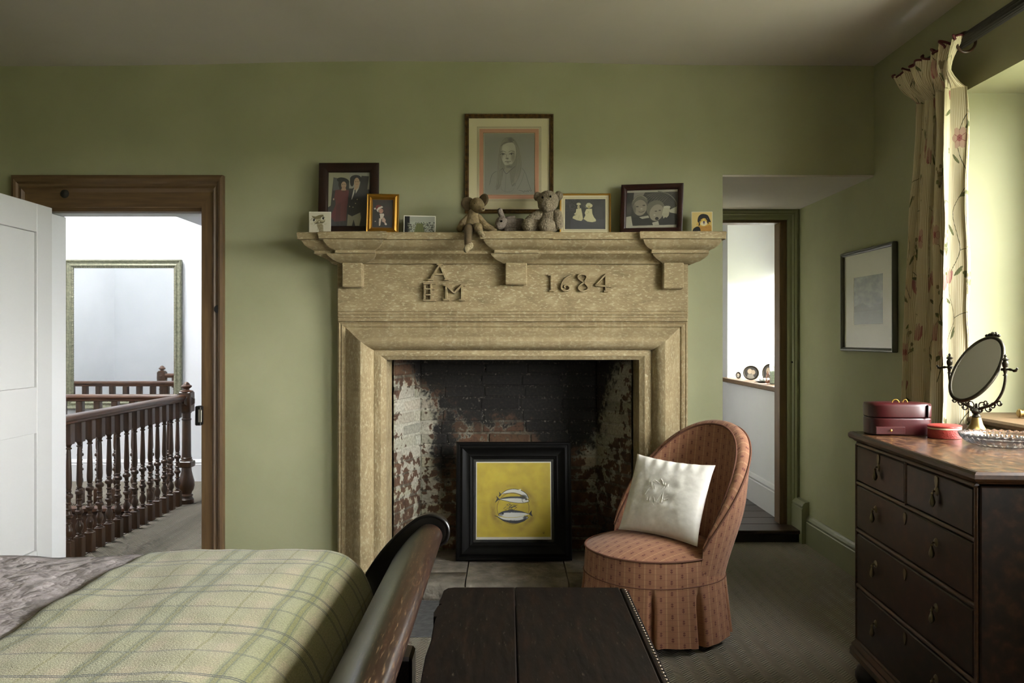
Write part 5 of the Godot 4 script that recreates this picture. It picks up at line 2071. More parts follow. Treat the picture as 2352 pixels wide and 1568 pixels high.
func build_curtain() -> void:
	make_curtain_cloth()
	var t := thing("floral_curtain", "cream striped floral curtain with a frilled heading hanging beside the window", "curtain", Vector3(1.675, 0.05, 0.69))
	# local: z from far (-) to near (+), x towards the room is negative
	var half := func(y: float) -> Array:
		# [z far, z near] at a height above the hem
		var h := clampf(y / 2.08, 0.0, 1.0)
		return [lerpf(-0.25, -0.045, h), lerpf(0.235, 0.215, h)]
	var wob := FastNoiseLite.new()
	wob.seed = 12
	wob.frequency = 1.3
	var fold := func(u: float, y: float) -> Vector3:
		var e: Array = half.call(y)
		var h := clampf(y / 2.08, 0.0, 1.0)
		var n := 5.0
		var ph := u * TAU * n + 0.5 * sin(u * 9.0) + 0.25 * wob.get_noise_2d(u * 3.0, y * 0.6)
		var amp := lerpf(0.062, 0.048, h * h) * (0.82 + 0.25 * sin(u * 17.0 + 1.0))
		var x := -amp * (2.0 * pow(absf(sin(ph * 0.5)), 0.75) - 1.0) + 0.012 * wob.get_noise_2d(u * 5.0 + 9.0, y * 1.2)
		var z: float = lerpf(e[0], e[1], u) + 0.014 * sin(ph)
		return Vector3(x, y, z)
	var s := Shape.new()
	s.grid(220, 40, func(u: float, w: float) -> Array:
		var y := 0.02 + 2.06 * w
		return [fold.call(u, y), Vector2(u * 1.55 / 0.55, (2.08 - y) / 1.1)])
	s.grid(220, 20, func(u: float, w: float) -> Array:
		var y := 0.02 + 2.06 * w
		return [fold.call(u, y) + Vector3(0.004, 0, 0), Vector2(u * 1.55 / 0.55, (2.08 - y) / 1.1)], true)
	put("drop", s, M.curtain, t)
	# gathered neck and the flared frill above it
	s = Shape.new()
	var frill := func(u: float, w: float) -> Vector3:
		var p: Vector3 = fold.call(u, 2.08)
		var q := u * TAU * 6.5
		var out := 0.045 * sin(minf(w * 1.6, 1.0) * PI * 0.5) + 0.022 * sin(q + 0.8 * sin(u * 11.0)) * w + 0.010 * sin(q * 2.3 + 1.0) * w
		var r := Vector3(-0.022 - out, 2.08 + 0.165 * w - 0.022 * w * w + 0.010 * sin(q * 1.5 + 2.0) * w, lerpf(-0.045 - 0.105 * w, 0.215 + 0.135 * w, u) + 0.012 * cos(q) * w)
		# pinched into small gathers at the neck
		r.x += 0.008 * sin(q * 5.0) * (1.0 - w)
		return p.lerp(r, smoothstep(0.0, 0.35, w))
	s.grid(220, 12, func(u: float, w: float) -> Array:
		return [frill.call(u, w), Vector2(u * 1.55 / 0.55, 1.9 - w * 0.13)])
	s.grid(220, 12, func(u: float, w: float) -> Array:
		return [frill.call(u, w) + Vector3(0.003, 0, 0), Vector2(u * 1.55 / 0.55, 1.9 - w * 0.13)], true)
	put("frill", s, M.curtain, t)
	s = Shape.new()
	var path := PackedVector3Array()
	for i in 221:
		path.append(frill.call(i / 220.0, 1.0))
	s.tube(path, 0.0045, 6)
	tag(put("edging", s, M.claret, t), "dark red piped edge", "")
	# pole with its rings
	t = thing("curtain_pole", "black reeded curtain pole above the window recess", "curtain pole", Vector3(1.655, 2.275, 1.55))
	var rows := []
	for z in [-0.95, 1.1]:
		var r := PackedVector3Array()
		for i in 64:
			var a := TAU * i / 64.0
			var k := 0.021 + 0.0022 * absf(sin(a * 8.0))
			r.append(Vector3(cos(a) * k, sin(a) * k, z))
		rows.append(r)
	s = Shape.new()
	s.loft(rows, true, {}, true)
	put("rod", s, M.pole, t)
	for z in [-0.96, 1.11]:
		s = Shape.new()
		s.lathe(pairs([0.0, -0.05, 0.02, -0.045, 0.033, -0.02, 0.034, 0.0, 0.026, 0.02, 0.022, 0.03, 0.026, 0.036, 0.022, 0.045, 0.0, 0.046]), 18, T(Vector3(0, 0, z - (0.04 if z < 0 else -0.04)), Vector3(90 if z < 0 else -90, 0, 0)))
		put("finial", s, M.pole, t)
	for z in [-0.90, 1.0]:
		s = Shape.new()
		s.box(Vector3(0.06, 0, z), Vector3(0.10, 0.03, 0.02), 0.004)
		put("bracket", s, M.iron, t)
	for i in 1:
		var ring := thing("curtain_ring", "brown wooden ring on the pole behind the curtain's frill", "curtain ring", Vector3(1.655, 2.265, 0.985))
		s = Shape.new()
		path = PackedVector3Array()
		for k in 24:
			var a := TAU * k / 24.0
			path.append(Vector3(cos(a) * 0.034, sin(a) * 0.034, 0.004 * sin(a)))
		s.tube(path, 0.0055, 8, true)
		put("hoop", s, M.banister, ring)


# ---------------------------------------------------------------- banisters on the landing
func baluster_shape() -> Shape:
	var s := Shape.new()
	s.box(Vector3(0, 0.055, 0), Vector3(0.046, 0.11, 0.046), 0.003)
	s.box(Vector3(0, 0.685, 0), Vector3(0.046, 0.11, 0.046), 0.003)
	s.lathe(pairs([0.021, 0.108, 0.021, 0.114, 0.012, 0.118, 0.011, 0.124, 0.016, 0.128, 0.012, 0.133, 0.013, 0.14, 0.019, 0.152, 0.0205, 0.165, 0.019, 0.178, 0.012, 0.19, 0.011, 0.2, 0.017, 0.204, 0.017, 0.208, 0.011, 0.212, 0.012, 0.23, 0.017, 0.236, 0.022, 0.24, 0.022, 0.252, 0.016, 0.256, 0.012, 0.272, 0.017, 0.278, 0.017, 0.283, 0.012, 0.288, 0.011, 0.305, 0.016, 0.310, 0.016, 0.315, 0.011, 0.32, 0.013, 0.338, 0.022, 0.344, 0.0235, 0.352, 0.022, 0.36, 0.013, 0.368, 0.012, 0.374, 0.017, 0.379, 0.012, 0.385, 0.0155, 0.40, 0.0165, 0.42, 0.0115, 0.585, 0.010, 0.60, 0.016, 0.604, 0.016, 0.609, 0.011, 0.613, 0.013, 0.622, 0.021, 0.632]), 12)
	return s


func newel_shapes() -> Array:
	var post := Shape.new()
	post.lathe(pairs([0.05, 0.0, 0.052, 0.01, 0.052, 0.03, 0.046, 0.036, 0.04, 0.05, 0.046, 0.056, 0.044, 0.064, 0.036, 0.07, 0.038, 0.08, 0.050, 0.10, 0.056, 0.13, 0.054, 0.165, 0.044, 0.20, 0.036, 0.235, 0.034, 0.26, 0.04, 0.264]), 20)
	post.box(Vector3(0, 0.285, 0), Vector3(0.095, 0.045, 0.095), 0.006)
	post.lathe(pairs([0.044, 0.307, 0.044, 0.315, 0.036, 0.32, 0.04, 0.328, 0.034, 0.335, 0.032, 0.36, 0.03, 0.60, 0.034, 0.605, 0.034, 0.612, 0.029, 0.618, 0.03, 0.65, 0.04, 0.664]), 20)
	var block := Shape.new()
	block.box(Vector3(0, 0.735, 0), Vector3(0.088, 0.145, 0.088), 0.006)
	for a in 4:
		block.prism(V2([-0.03, -0.04, 0.03, -0.04, 0.03, 0.04, -0.03, 0.04]), 0.016, T(Vector3.ZERO, Vector3(0, 90 * a, 0)) * T(Vector3(0, 0.74, 0.043)), 0.024)
	var cap := Shape.new()
	cap.lathe(pairs([0.046, 0.806, 0.048, 0.812, 0.04, 0.818, 0.02, 0.822, 0.018, 0.828, 0.03, 0.836, 0.038, 0.844, 0.036, 0.852, 0.024, 0.86, 0.022, 0.866, 0.012, 0.876, 0.0, 0.88]), 20)
	return [post.mesh(), block.mesh(), cap.mesh()]


func handrail(a: Vector3, b: Vector3) -> Shape:
	return straight(a, b, curve2(V2([-0.022, 0.0, 0.022, 0.0, 0.026, 0.012, 0.034, 0.022, 0.034, 0.034, 0.024, 0.045, 0.0, 0.05, -0.024, 0.045, -0.034, 0.034, -0.034, 0.022, -0.026, 0.012]), 2, true))


func build_banisters() -> void:
	var bm := baluster_shape().mesh()
	var nw := newel_shapes()
	var t := thing("landing_banister", "dark turned banister with a newel post running back along the stairwell", "banister", Vector3(-2.345, 0, -1.2))
	put("handrail", handrail(Vector3(0, 0.74, 1.02), Vector3(0, 0.74, -0.84)), M.rail, t)
	for i in 15:
		put("baluster", bm, M.banister, t, T(Vector3(0, 0, -0.745 + 0.1135 * i)))
	var n := put("newel_post", nw[0], M.banister, t, T(Vector3(0.02, 0, -0.86)))
	put("block", nw[1], M.banister, n)
	put("cap", nw[2], M.rail, n)
	t = thing("stairwell_banister", "dark turned banister crossing the far side of the stairwell", "banister", Vector3(-3.2, 0, -2.06))
	put("handrail", handrail(Vector3(0.815, 0.74, 0), Vector3(-1.0, 0.74, 0)), M.rail_x, t)
	for i in 14:
		put("baluster", bm, M.banister, t, T(Vector3(0.745 - 0.128 * i, 0, 0)))
	# the return that only the mirror shows
	t = thing("return_banister", "short banister and newel seen reflected in the landing mirror", "banister", Vector3(-3.95, 0, -0.40))
	n = put("newel_post", nw[0], M.banister, t)
	put("block", nw[1], M.banister, n)
	put("cap", nw[2], M.rail, n)
	put("handrail", handrail(Vector3(0, 0.74, 0), Vector3(1.5, 0.74, 0)), M.rail_x, t)
	for i in 11:
		put("baluster", bm, M.banister, t, T(Vector3(0.14 + 0.128 * i, 0, 0)))


# ---------------------------------------------------------------- pictures
# a framed picture standing on its lower edge: local x across, y up, face +z
func framed(called: String, label: String, w: float, h: float, prof: Array, fm: Material, at: Vector3, rot: Vector3, art: Texture2D, inset: float, mount := 0.0, mount_mat: Material = null, lines: Array = []) -> Node3D:
	var t := thing(called, label, "picture", at)
	t.rotation_degrees = rot
	var mid := T(Vector3(0, h / 2, 0))
	var s := Shape.new()
	s.ring(w, h, prof)
	put("frame", s, fm, t, mid)
	s = Shape.new()
	s.box(Vector3(0, 0, -0.001), Vector3(w - 0.004, h - 0.004, 0.004), 0.0)
	put("back_board", s, M.dark, t, mid)
	if mount > 0.0:
		s = Shape.new()
		s.ring(w - inset * 2, h - inset * 2, pairs([0.0, 0.0055, mount - 0.0015, 0.0055, mount, 0.004]))
		put("mount", s, mount_mat, t, mid)
	for l in lines:
		s = Shape.new()
		s.ring(w - l[0] * 2, h - l[0] * 2, pairs([0.0, 0.0052, 0.0, 0.0062, l[1], 0.0062, l[1], 0.0052]))
		put("mount_line", s, l[2], t, mid)
	s = Shape.new()
	var iw := w - (inset + mount) * 2
	var ih := h - (inset + mount) * 2
	s.plate(iw, ih, 0.001, T(Vector3(0, 0, 0.003)))
	put("print", s, printed(art, 0.6), t, mid)
	s = Shape.new()
	s.quad(Vector3(-w / 2 + inset, -h / 2 + inset, 0.008), Vector3(-w / 2 + inset, h / 2 - inset, 0.008), Vector3(w / 2 - inset, h / 2 - inset, 0.008), Vector3(w / 2 - inset, -h / 2 + inset, 0.008))
	put("glass", s, M.glass, t, mid)
	return t


func art_portrait() -> Texture2D:
	var p := Paint.new(360, 430, Color(0.50, 0.495, 0.45))
	p.bold = 2.2
	var d := Color(0.17, 0.165, 0.14)
	var m := Color(0.31, 0.30, 0.26)
	var l := Color(0.74, 0.72, 0.64)
	# hair
	p.fill(scaled(curve2(V2([0.485, 0.06, 0.62, 0.11, 0.70, 0.25, 0.745, 0.45, 0.74, 0.60, 0.70, 0.72, 0.62, 0.82, 0.55, 0.86, 0.50, 0.60, 0.47, 0.56, 0.40, 0.60, 0.36, 0.75, 0.32, 0.88, 0.24, 0.92, 0.26, 0.74, 0.27, 0.50, 0.29, 0.32, 0.33, 0.17, 0.40, 0.09]), 5, true), p), Color(0.43, 0.415, 0.36))
	p.fill(scaled(curve2(V2([0.34, 0.22, 0.48, 0.15, 0.60, 0.17, 0.635, 0.30, 0.62, 0.42, 0.56, 0.50, 0.473, 0.545, 0.40, 0.50, 0.345, 0.40, 0.33, 0.30]), 5, true), p), Color(0.64, 0.625, 0.555))
	p.spot(0.42, 0.25, 0.10, 0.08, l, 0.5)
	p.spot(0.42, 0.42, 0.06, 0.06, l, 0.4)
	p.spot(0.58, 0.38, 0.06, 0.12, m, 0.55)
	p.spot(0.47, 0.50, 0.08, 0.03, l, 0.3)
	p.spot(0.35, 0.34, 0.03, 0.10, m, 0.5)
	# neck and collar
	p.fill(scaled(V2([0.41, 0.52, 0.55, 0.50, 0.52, 0.62, 0.46, 0.66, 0.42, 0.60]), p), Color(0.50, 0.49, 0.425))
	p.spot(0.50, 0.545, 0.08, 0.03, m, 0.8)
	p.line([0.37, 0.57, 0.44, 0.66, 0.52, 0.61, 0.62, 0.54], 1.4, d)
	p.line([0.31, 0.62, 0.37, 0.57], 1.3, d)
	p.line([0.44, 0.66, 0.42, 0.95], 0.7, d)
	# strands
	for k in 16:
		var a := k / 15.0
		var c := l if k % 3 == 0 else (d if k % 4 == 1 else m)
		p.line([0.50 + 0.05 * a, 0.065 + 0.03 * a, 0.63 + 0.06 * a, 0.22 + 0.05 * a, 0.67 + 0.06 * a, 0.45, 0.66 + 0.05 * a - 0.03, 0.68, 0.56 + 0.07 * a, 0.84 + 0.03 * sin(k * 2.0)], 0.8, c)
		p.line([0.47 - 0.05 * a, 0.065 + 0.03 * a, 0.37 - 0.05 * a, 0.20, 0.33 - 0.05 * a, 0.42, 0.34 - 0.06 * a, 0.66, 0.35 - 0.09 * a, 0.86 + 0.03 * sin(k * 3.0)], 0.8, c)
	p.line([0.34, 0.20, 0.42, 0.15, 0.54, 0.14, 0.60, 0.10], 1.2, d)
	p.spot(0.53, 0.10, 0.06, 0.05, d, 0.5)
	# features
	for e in [[0.377, 0.342], [0.548, 0.337]]:
		p.oval(e[0], e[1], 0.042, 0.016, Color(0.52, 0.51, 0.45))
		p.oval(e[0], e[1], 0.017, 0.015, d)
		p.line([e[0] - 0.05, e[1] + 0.004, e[0], e[1] - 0.017, e[0] + 0.05, e[1]], 1.6, d)
		p.line([e[0] - 0.055, e[1] - 0.035, e[0], e[1] - 0.052, e[0] + 0.06, e[1] - 0.036], 1.4, m)
	p.line([0.455, 0.34, 0.44, 0.40, 0.43, 0.415], 1.0, m)
	p.spot(0.463, 0.41, 0.035, 0.018, d, 0.7)
	p.line([0.42, 0.465, 0.455, 0.458, 0.475, 0.463, 0.53, 0.46], 1.6, d)
	p.spot(0.475, 0.482, 0.04, 0.012, m, 0.7)
	# shoulders and sketch lines
	p.line([0.25, 0.62, 0.16, 0.68, 0.11, 0.84], 0.9, d)
	p.line([0.76, 0.57, 0.83, 0.66, 0.88, 0.80, 0.94, 0.94], 1.0, d)
	p.line([0.80, 0.64, 0.75, 0.78, 0.66, 0.92], 0.9, m)
	p.line([0.34, 0.86, 0.36, 0.93, 0.48, 0.965, 0.58, 0.93, 0.60, 0.88], 0.8, m)
	p.line([0.22, 0.88, 0.27, 0.86, 0.30, 0.90], 0.8, m)
	p.line([0.69, 0.935, 0.76, 0.945, 0.79, 0.97, 0.81, 0.94, 0.84, 0.96, 0.86, 0.935, 0.88, 0.96, 0.90, 0.93, 0.93, 0.95, 0.95, 0.935], 0.9, d)
	p.grain(0.10, 4)
	return p.tex()


func scaled(a: PackedVector2Array, p: Paint) -> PackedVector2Array:
	var r := PackedVector2Array()
	for q in a:
		r.append(Vector2(q.x * p.w, q.y * p.h))
	return r


func art_fish() -> Texture2D:
	var N := 512
	var p := Paint.new(N, 520, Color(0.80, 0.79, 0.74))
	p.bold = 1.5
	var rng := RandomNumberGenerator.new()
	rng.seed = 5
	var n := FastNoiseLite.new()
	n.seed = 9
	n.frequency = 0.008
	n.fractal_octaves = 4
	# yellow ground with brushed patches; paper margin at the foot carries the title
	for y in range(7, 503):
		for x in range(6, 506):
			var k := n.get_noise_2d(x, y)
			var c := Color(0.68, 0.59, 0.10).lerp(Color(0.74, 0.66, 0.13), clampf(0.5 + k, 0, 1))
			var d := Vector2(x - 252, y - 312).length() / 140.0
			var halo := exp(-pow((d - 1.0) / 0.16, 2.0)) * clampf(0.4 + k * 1.5, 0, 1)
			c = c.lerp(Color(0.42, 0.31, 0.07), halo * 0.55)
			p.im.set_pixel(x, y, c)
	var ink := Color(0.07, 0.07, 0.09)
	var pl := Color(0.80, 0.80, 0.78)
	var blue := Color(0.15, 0.19, 0.27)
	# the ring
	for e in [[0.492, 0.60, 0.212, 0.202]]:
		var q := []
		for i in 41:
			var a := TAU * i / 40.0
			q.append(e[0] + cos(a) * e[2]); q.append(e[1] + sin(a) * e[3])
		p.line(q, 2.6, Color(0.35, 0.24, 0.06))
		p.line(q, 1.2, Color(0.72, 0.60, 0.2))
	# curved top fish
	p.fill(scaled(curve2(V2([0.335, 0.42, 0.40, 0.375, 0.50, 0.355, 0.60, 0.375, 0.67, 0.42, 0.70, 0.475, 0.67, 0.47, 0.60, 0.425, 0.50, 0.398, 0.42, 0.405]), 5, true), p), pl)
	p.line([0.335, 0.42, 0.40, 0.372, 0.50, 0.352, 0.60, 0.372, 0.67, 0.417, 0.70, 0.475], 2.4, ink)
	p.line([0.36, 0.415, 0.44, 0.405, 0.52, 0.408, 0.60, 0.432], 2.0, ink)
	p.poly([0.335, 0.42, 0.305, 0.385, 0.312, 0.42, 0.30, 0.455, 0.325, 0.44], ink)
	p.poly([0.56, 0.362, 0.60, 0.352, 0.595, 0.375], pl)
	# second fish
	p.fill(scaled(curve2(V2([0.31, 0.485, 0.40, 0.462, 0.50, 0.455, 0.60, 0.462, 0.67, 0.482, 0.70, 0.51, 0.66, 0.525, 0.58, 0.532, 0.48, 0.522, 0.39, 0.502]), 5, true), p), pl)
	p.fill(scaled(curve2(V2([0.32, 0.482, 0.40, 0.456, 0.50, 0.449, 0.60, 0.456, 0.67, 0.478, 0.60, 0.474, 0.50, 0.470, 0.40, 0.476]), 5, true), p), blue)
	p.line([0.31, 0.485, 0.40, 0.458, 0.50, 0.450, 0.60, 0.457, 0.68, 0.484, 0.705, 0.51, 0.66, 0.527, 0.58, 0.534, 0.48, 0.524, 0.39, 0.504, 0.31, 0.487], 2.0, ink)
	p.poly([0.315, 0.485, 0.27, 0.44, 0.278, 0.475, 0.252, 0.53, 0.29, 0.50], ink)
	p.oval(0.665, 0.488, 0.012, 0.010, ink)
	p.line([0.62, 0.47, 0.613, 0.50, 0.625, 0.522], 1.8, ink)
	p.spot(0.63, 0.455, 0.06, 0.035, ink, 0.8)
	# ink scribble between
	for i in 40:
		var a := rng.randf_range(0.38, 0.53)
		var b := rng.randf_range(0.53, 0.645)
		var c := a + rng.randf_range(-0.05, 0.05)
		p.line([a, b, c, b + rng.randf_range(-0.03, 0.03)], 1.4, ink if i % 3 else blue)
	p.spot(0.47, 0.635, 0.06, 0.03, Color(0.1, 0.1, 0.2), 0.9)
	# lower fish pair
	p.fill(scaled(curve2(V2([0.30, 0.68, 0.36, 0.645, 0.46, 0.632, 0.58, 0.64, 0.67, 0.665, 0.71, 0.675, 0.66, 0.69, 0.56, 0.71, 0.44, 0.716, 0.35, 0.705]), 5, true), p), pl)
	p.fill(scaled(curve2(V2([0.30, 0.675, 0.36, 0.640, 0.46, 0.627, 0.58, 0.635, 0.67, 0.662, 0.58, 0.656, 0.46, 0.652, 0.37, 0.660]), 5, true), p), blue)
	p.line([0.30, 0.68, 0.36, 0.642, 0.46, 0.629, 0.58, 0.637, 0.67, 0.663, 0.71, 0.675], 2.4, ink)
	p.poly([0.70, 0.672, 0.74, 0.625, 0.735, 0.665, 0.75, 0.705, 0.72, 0.69], ink)
	p.oval(0.355, 0.668, 0.014, 0.012, ink)
	p.spot(0.33, 0.675, 0.04, 0.03, ink, 0.5)
	p.fill(scaled(curve2(V2([0.29, 0.705, 0.36, 0.715, 0.46, 0.722, 0.56, 0.715, 0.64, 0.70, 0.69, 0.715, 0.66, 0.745, 0.56, 0.775, 0.46, 0.775, 0.36, 0.75]), 5, true), p), pl)
	p.fill(scaled(curve2(V2([0.28, 0.705, 0.36, 0.742, 0.46, 0.758, 0.56, 0.757, 0.66, 0.732, 0.64, 0.765, 0.55, 0.79, 0.45, 0.785, 0.35, 0.755]), 5, true), p), blue.lerp(ink, 0.5))
	p.line([0.25, 0.695, 0.30, 0.715, 0.38, 0.762, 0.48, 0.79, 0.58, 0.782, 0.66, 0.745, 0.69, 0.715, 0.64, 0.70], 2.4, ink)
	p.spot(0.65, 0.722, 0.035, 0.025, ink, 0.8)
	for i in 90:
		var x := rng.randf_range(0.34, 0.62)
		for y in [0.462, 0.646, 0.755]:
			p.line([x, y + rng.randf_range(-0.008, 0.012), x + 0.006, y + rng.randf_range(0, 0.012)], 0.8, ink)
	p.line([0.885, 0.93, 0.89, 0.905, 0.895, 0.93, 0.905, 0.90, 0.905, 0.925], 1.2, Color(0.25, 0.2, 0.05))
	# pencilled edition number, title and signature
	var pencil := Color(0.46, 0.45, 0.42)
	p.line([0.02, 0.983, 0.03, 0.979, 0.035, 0.985, 0.045, 0.978], 1.0, pencil)
	p.line([0.43, 0.981, 0.44, 0.985, 0.45, 0.979, 0.46, 0.985, 0.48, 0.98, 0.49, 0.985, 0.51, 0.979, 0.53, 0.985, 0.54, 0.979], 1.0, pencil)
	p.line([0.90, 0.979, 0.91, 0.985, 0.92, 0.98, 0.94, 0.984, 0.97, 0.981], 1.0, pencil)
	return p.tex()


func art_couple() -> Texture2D:
	var p := Paint.new(250, 310, Color(0.16, 0.16, 0.14))
	p.poly([0, 0, 0.50, 0, 0.50, 0.16, 0.12, 0.09, 0.06, 0.62, 0, 0.65], Color(0.58, 0.57, 0.46))
	p.poly([0.50, 0, 1, 0, 1, 0.32, 0.94, 0.32, 0.98, 0.07, 0.80, 0.06, 0.74, 0.30, 0.50, 0.30], Color(0.56, 0.56, 0.50))
	p.poly([0.12, 0.10, 0.28, 0.12, 0.26, 0.32, 0.11, 0.34], Color(0.30, 0.32, 0.31))
	p.poly([0.80, 0.07, 0.97, 0.08, 0.92, 0.55, 0.76, 0.50], Color(0.09, 0.09, 0.08))
	p.poly([0, 0.66, 1, 0.70, 1, 1, 0, 1], Color(0.17, 0.18, 0.17))
	# her: dark hat, red dress
	p.oval(0.35, 0.15, 0.15, 0.055, Color(0.06, 0.06, 0.05), 12)
	p.oval(0.31, 0.22, 0.07, 0.09, Color(0.10, 0.08, 0.06))
	p.oval(0.37, 0.235, 0.062, 0.068, Color(0.64, 0.54, 0.42))
	p.poly([0.33, 0.28, 0.41, 0.28, 0.44, 0.34, 0.30, 0.34], Color(0.62, 0.51, 0.40))
	p.poly([0.17, 0.33, 0.28, 0.32, 0.37, 0.355, 0.45, 0.32, 0.52, 0.35, 0.50, 0.52, 0.46, 0.62, 0.44, 0.90, 0.16, 0.92, 0.06, 0.82, 0.18, 0.60, 0.17, 0.50, 0.14, 0.48], Color(0.36, 0.13, 0.13))
	p.poly([0.20, 0.60, 0.30, 0.56, 0.30, 0.90, 0.18, 0.92], Color(0.30, 0.105, 0.11))
	p.oval(0.13, 0.50, 0.02, 0.02, Color(0.6, 0.5, 0.4))
	p.poly([0.20, 0.92, 0.26, 0.92, 0.26, 1, 0.21, 1], Color(0.10, 0.09, 0.08))
	p.poly([0.30, 0.92, 0.37, 0.92, 0.36, 1, 0.31, 1], Color(0.10, 0.09, 0.08))
	# him: blazer and pale trousers
	p.oval(0.66, 0.12, 0.14, 0.075, Color(0.08, 0.07, 0.055))
	p.oval(0.57, 0.17, 0.05, 0.09, Color(0.08, 0.07, 0.055))
	p.oval(0.685, 0.185, 0.068, 0.09, Color(0.66, 0.55, 0.42))
	p.poly([0.63, 0.26, 0.74, 0.26, 0.74, 0.32, 0.62, 0.36], Color(0.64, 0.53, 0.41))
	p.poly([0.50, 0.34, 0.62, 0.28, 0.56, 0.52, 0.66, 0.38, 0.75, 0.27, 0.92, 0.35, 0.94, 0.62, 0.84, 0.72, 0.58, 0.82, 0.46, 0.76, 0.48, 0.50], Color(0.075, 0.075, 0.085))
	p.poly([0.615, 0.30, 0.65, 0.33, 0.58, 0.50, 0.555, 0.51], Color(0.70, 0.69, 0.62))
	p.poly([0.66, 0.34, 0.74, 0.27, 0.73, 0.31, 0.66, 0.40], Color(0.66, 0.65, 0.58))
	p.poly([0.63, 0.32, 0.66, 0.33, 0.66, 0.38, 0.63, 0.40], Color(0.12, 0.12, 0.16))
	p.poly([0.48, 0.78, 0.58, 0.82, 0.78, 0.75, 0.80, 0.85, 0.76, 1, 0.66, 1, 0.62, 0.88, 0.58, 1, 0.46, 1], Color(0.55, 0.54, 0.45))
	for b in [[0.52, 0.635], [0.60, 0.65], [0.66, 0.58], [0.70, 0.505]]:
		p.oval(b[0], b[1], 0.013, 0.010, Color(0.72, 0.68, 0.52))
	for f in [[0.37, 0.235], [0.685, 0.185]]:
		p.spot(f[0] - 0.025, f[1] - 0.015, 0.014, 0.01, Color(0.15, 0.1, 0.08), 0.9)
		p.spot(f[0] + 0.025, f[1] - 0.015, 0.014, 0.01, Color(0.15, 0.1, 0.08), 0.9)
		p.line([f[0] - 0.025, f[1] + 0.032, f[0], f[1] + 0.04, f[0] + 0.025, f[1] + 0.032], 1.6, Color(0.42, 0.2, 0.16))
	p.grain(0.08, 2)
	return p.tex()


func art_baby() -> Texture2D:
	var p := Paint.new(200, 276, Color(0.10, 0.085, 0.075))
	p.spot(0.75, 0.42, 0.5, 0.25, Color(0.19, 0.085, 0.06), 0.9)
	p.spot(0.35, 0.05, 0.5, 0.12, Color(0.20, 0.10, 0.08), 0.7)
	p.poly([0.14, 0.30, 0.20, 0.20, 0.34, 0.18, 0.44, 0.22, 0.24, 0.36, 0.16, 0.33], Color(0.42, 0.09, 0.07))
	p.oval(0.13, 0.325, 0.05, 0.034, Color(0.75, 0.72, 0.66))
	p.poly([0.20, 0.36, 0.30, 0.27, 0.46, 0.225, 0.52, 0.27, 0.40, 0.31, 0.29, 0.38, 0.30, 0.45, 0.24, 0.42], Color(0.78, 0.75, 0.68))
	p.oval(0.42, 0.40, 0.105, 0.085, Color(0.68, 0.50, 0.42))
	p.oval(0.47, 0.385, 0.012, 0.012, Color(0.2, 0.1, 0.1))
	p.poly([0.35, 0.50, 0.55, 0.49, 0.58, 0.54, 0.54, 0.62, 0.52, 0.68, 0.40, 0.68, 0.38, 0.58], Color(0.78, 0.74, 0.68))
	p.poly([0.34, 0.66, 0.46, 0.66, 0.42, 0.82, 0.40, 0.92, 0.34, 0.93, 0.33, 0.80], Color(0.76, 0.70, 0.64))
	p.poly([0.48, 0.64, 0.58, 0.63, 0.66, 0.72, 0.64, 0.78, 0.70, 0.86, 0.68, 0.89, 0.56, 0.80, 0.48, 0.78], Color(0.72, 0.60, 0.53))
	p.oval(0.66, 0.86, 0.06, 0.035, Color(0.78, 0.74, 0.68), 30)
	p.oval(0.16, 0.77, 0.035, 0.02, Color(0.7, 0.65, 0.6), -20)
	p.grain(0.08, 3)
	return p.tex()


func art_garden() -> Texture2D:
	var p := Paint.new(220, 120, Color(0.60, 0.61, 0.56))
	for i in 7:
		p.line([0.18, 0.06 + i * 0.04, 1, 0.05 + i * 0.04], 1.2, Color(0.42, 0.43, 0.39))
	p.poly([0, 0, 0.17, 0, 0.17, 1, 0, 1], Color(0.07, 0.07, 0.07))
	var rng := RandomNumberGenerator.new()
	rng.seed = 6
	for i in 260:
		var x := rng.randf_range(0.10, 0.99)
		var y := rng.randf_range(0.36, 0.98)
		var g := rng.randf_range(0.10, 0.62)
		p.oval(x, y, rng.randf_range(0.008, 0.028), rng.randf_range(0.01, 0.04), Color(g, g * 1.02, g * 0.86), rng.randf() * 90)
	p.poly([0.40, 0.42, 0.60, 0.42, 0.66, 0.95, 0.32, 0.95], Color(0.36, 0.38, 0.22))
	for i in 8:
		p.line([0.42 + i * 0.025, 0.44, 0.36 + i * 0.04, 0.94], 1.5, Color(0.26, 0.28, 0.16) if i % 2 else Color(0.46, 0.47, 0.30))
	return p.tex()


